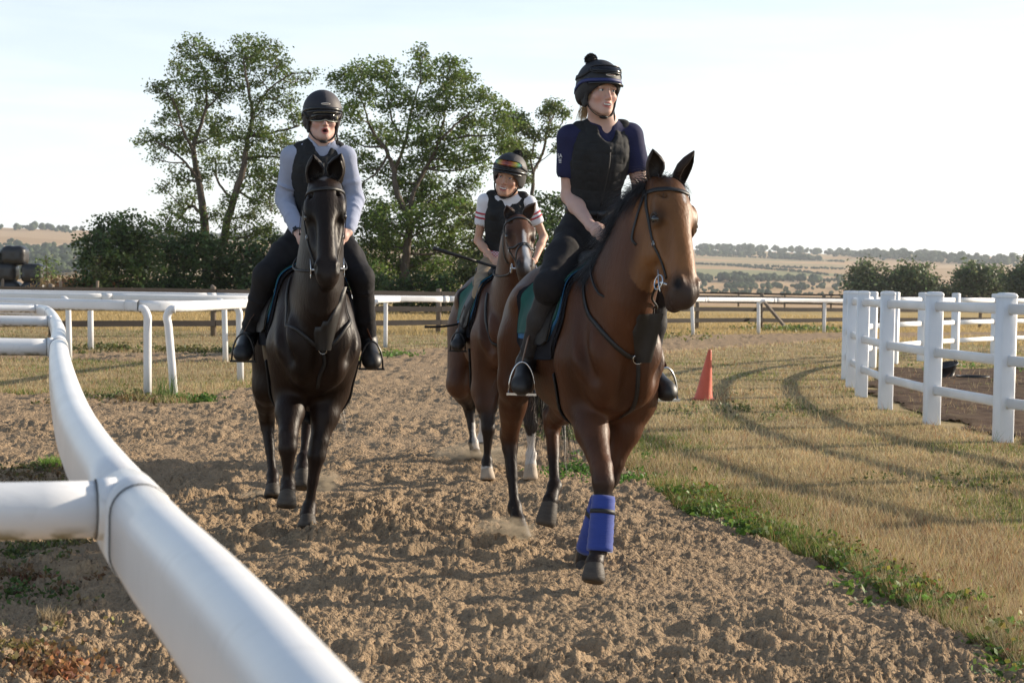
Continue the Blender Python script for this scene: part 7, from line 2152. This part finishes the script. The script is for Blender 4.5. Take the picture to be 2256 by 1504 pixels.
def dust(px, py, Y, r, label, crumbs=120):
    c = P(px, py, Y)
    mb = MB().ball((0, 0, 0), 1.0, seg=20, rings=12)
    o = mb.build('dust_cloud', M_DUST); o.location = c; o.scale = r; o.rotation_euler = (0.1, 0.15 * math.sin(px), px)
    tag(o, label, 'dust', kind='stuff')
    if crumbs:
        vv = []; ff = []
        for i in range(crumbs):
            q = c + rng.normal(0, 0.5, 3) * np.array(r) + V3(0, 0, -0.2 * r[2]); s = rng.uniform(0.0015, 0.005)
            q[2] = max(q[2], 0.01)
            t = rng.normal(0, 1, (4, 3)); t = t / np.linalg.norm(t, axis=1, keepdims=True) * s; k = len(vv)
            vv += [q + x for x in t]; ff += [(k, k + 1, k + 2), (k, k + 2, k + 3), (k, k + 3, k + 1), (k + 1, k + 3, k + 2)]
        tag(mesh('flying_sand', vv, ff, M_SAND, smooth=False), 'crumbs of sand thrown up round the ' + label.split(' at ')[-1], 'sand', kind='stuff')
dust(1112, 1165, 8.85, (0.20, 0.14, 0.075), 'puff of dust at the right hind hoof of the lead horse')
dust(1140, 1185, 8.95, (0.12, 0.10, 0.06), 'small dust puff at the planted hoof of the lead horse', 60)
dust(1030, 1005, 12.9, (0.34, 0.2, 0.12), 'dust drifting at the hind legs of the rear horse', 60)
dust(1115, 1000, 12.3, (0.20, 0.15, 0.10), 'dust drifting at the front legs of the rear horse', 0)
dust(715, 1060, 10.1, (0.15, 0.12, 0.08), 'dust puff at the left hind hoof of the black horse', 30)
dust(705, 1176, 9.15, (0.13, 0.10, 0.04), 'low dust puff at the planted front hoof of the black horse', 60)
dust(565, 1095, 10.5, (0.15, 0.12, 0.05), 'low dust puff at the right hind hoof of the black horse', 0)

# --- haze over the valley --------------------------------------------------
def build_haze():
    lo = V3(-2600, -60, -16); hi = V3(2600, 6900, 120)
    c = (lo + hi) / 2; mb = MB().box(c, hi - lo)
    m = bpy.data.materials.new('haze_mat'); m.use_nodes = True
    nt = m.node_tree; nt.nodes.remove(nt.nodes['Principled BSDF'])
    pv = nt.nodes.new('ShaderNodeVolumePrincipled')
    pv.inputs['Color'].default_value = (0.86, 0.92, 1.0, 1)
    pv.inputs['Density'].default_value = 0.00012
    pv.inputs['Anisotropy'].default_value = 0.3
    nt.links.new(pv.outputs['Volume'], nt.nodes['Material Output'].inputs['Volume'])
    tag(mb.build('haze', m, smooth=False), 'thin summer haze over the valley', 'haze', kind='stuff')
build_haze()
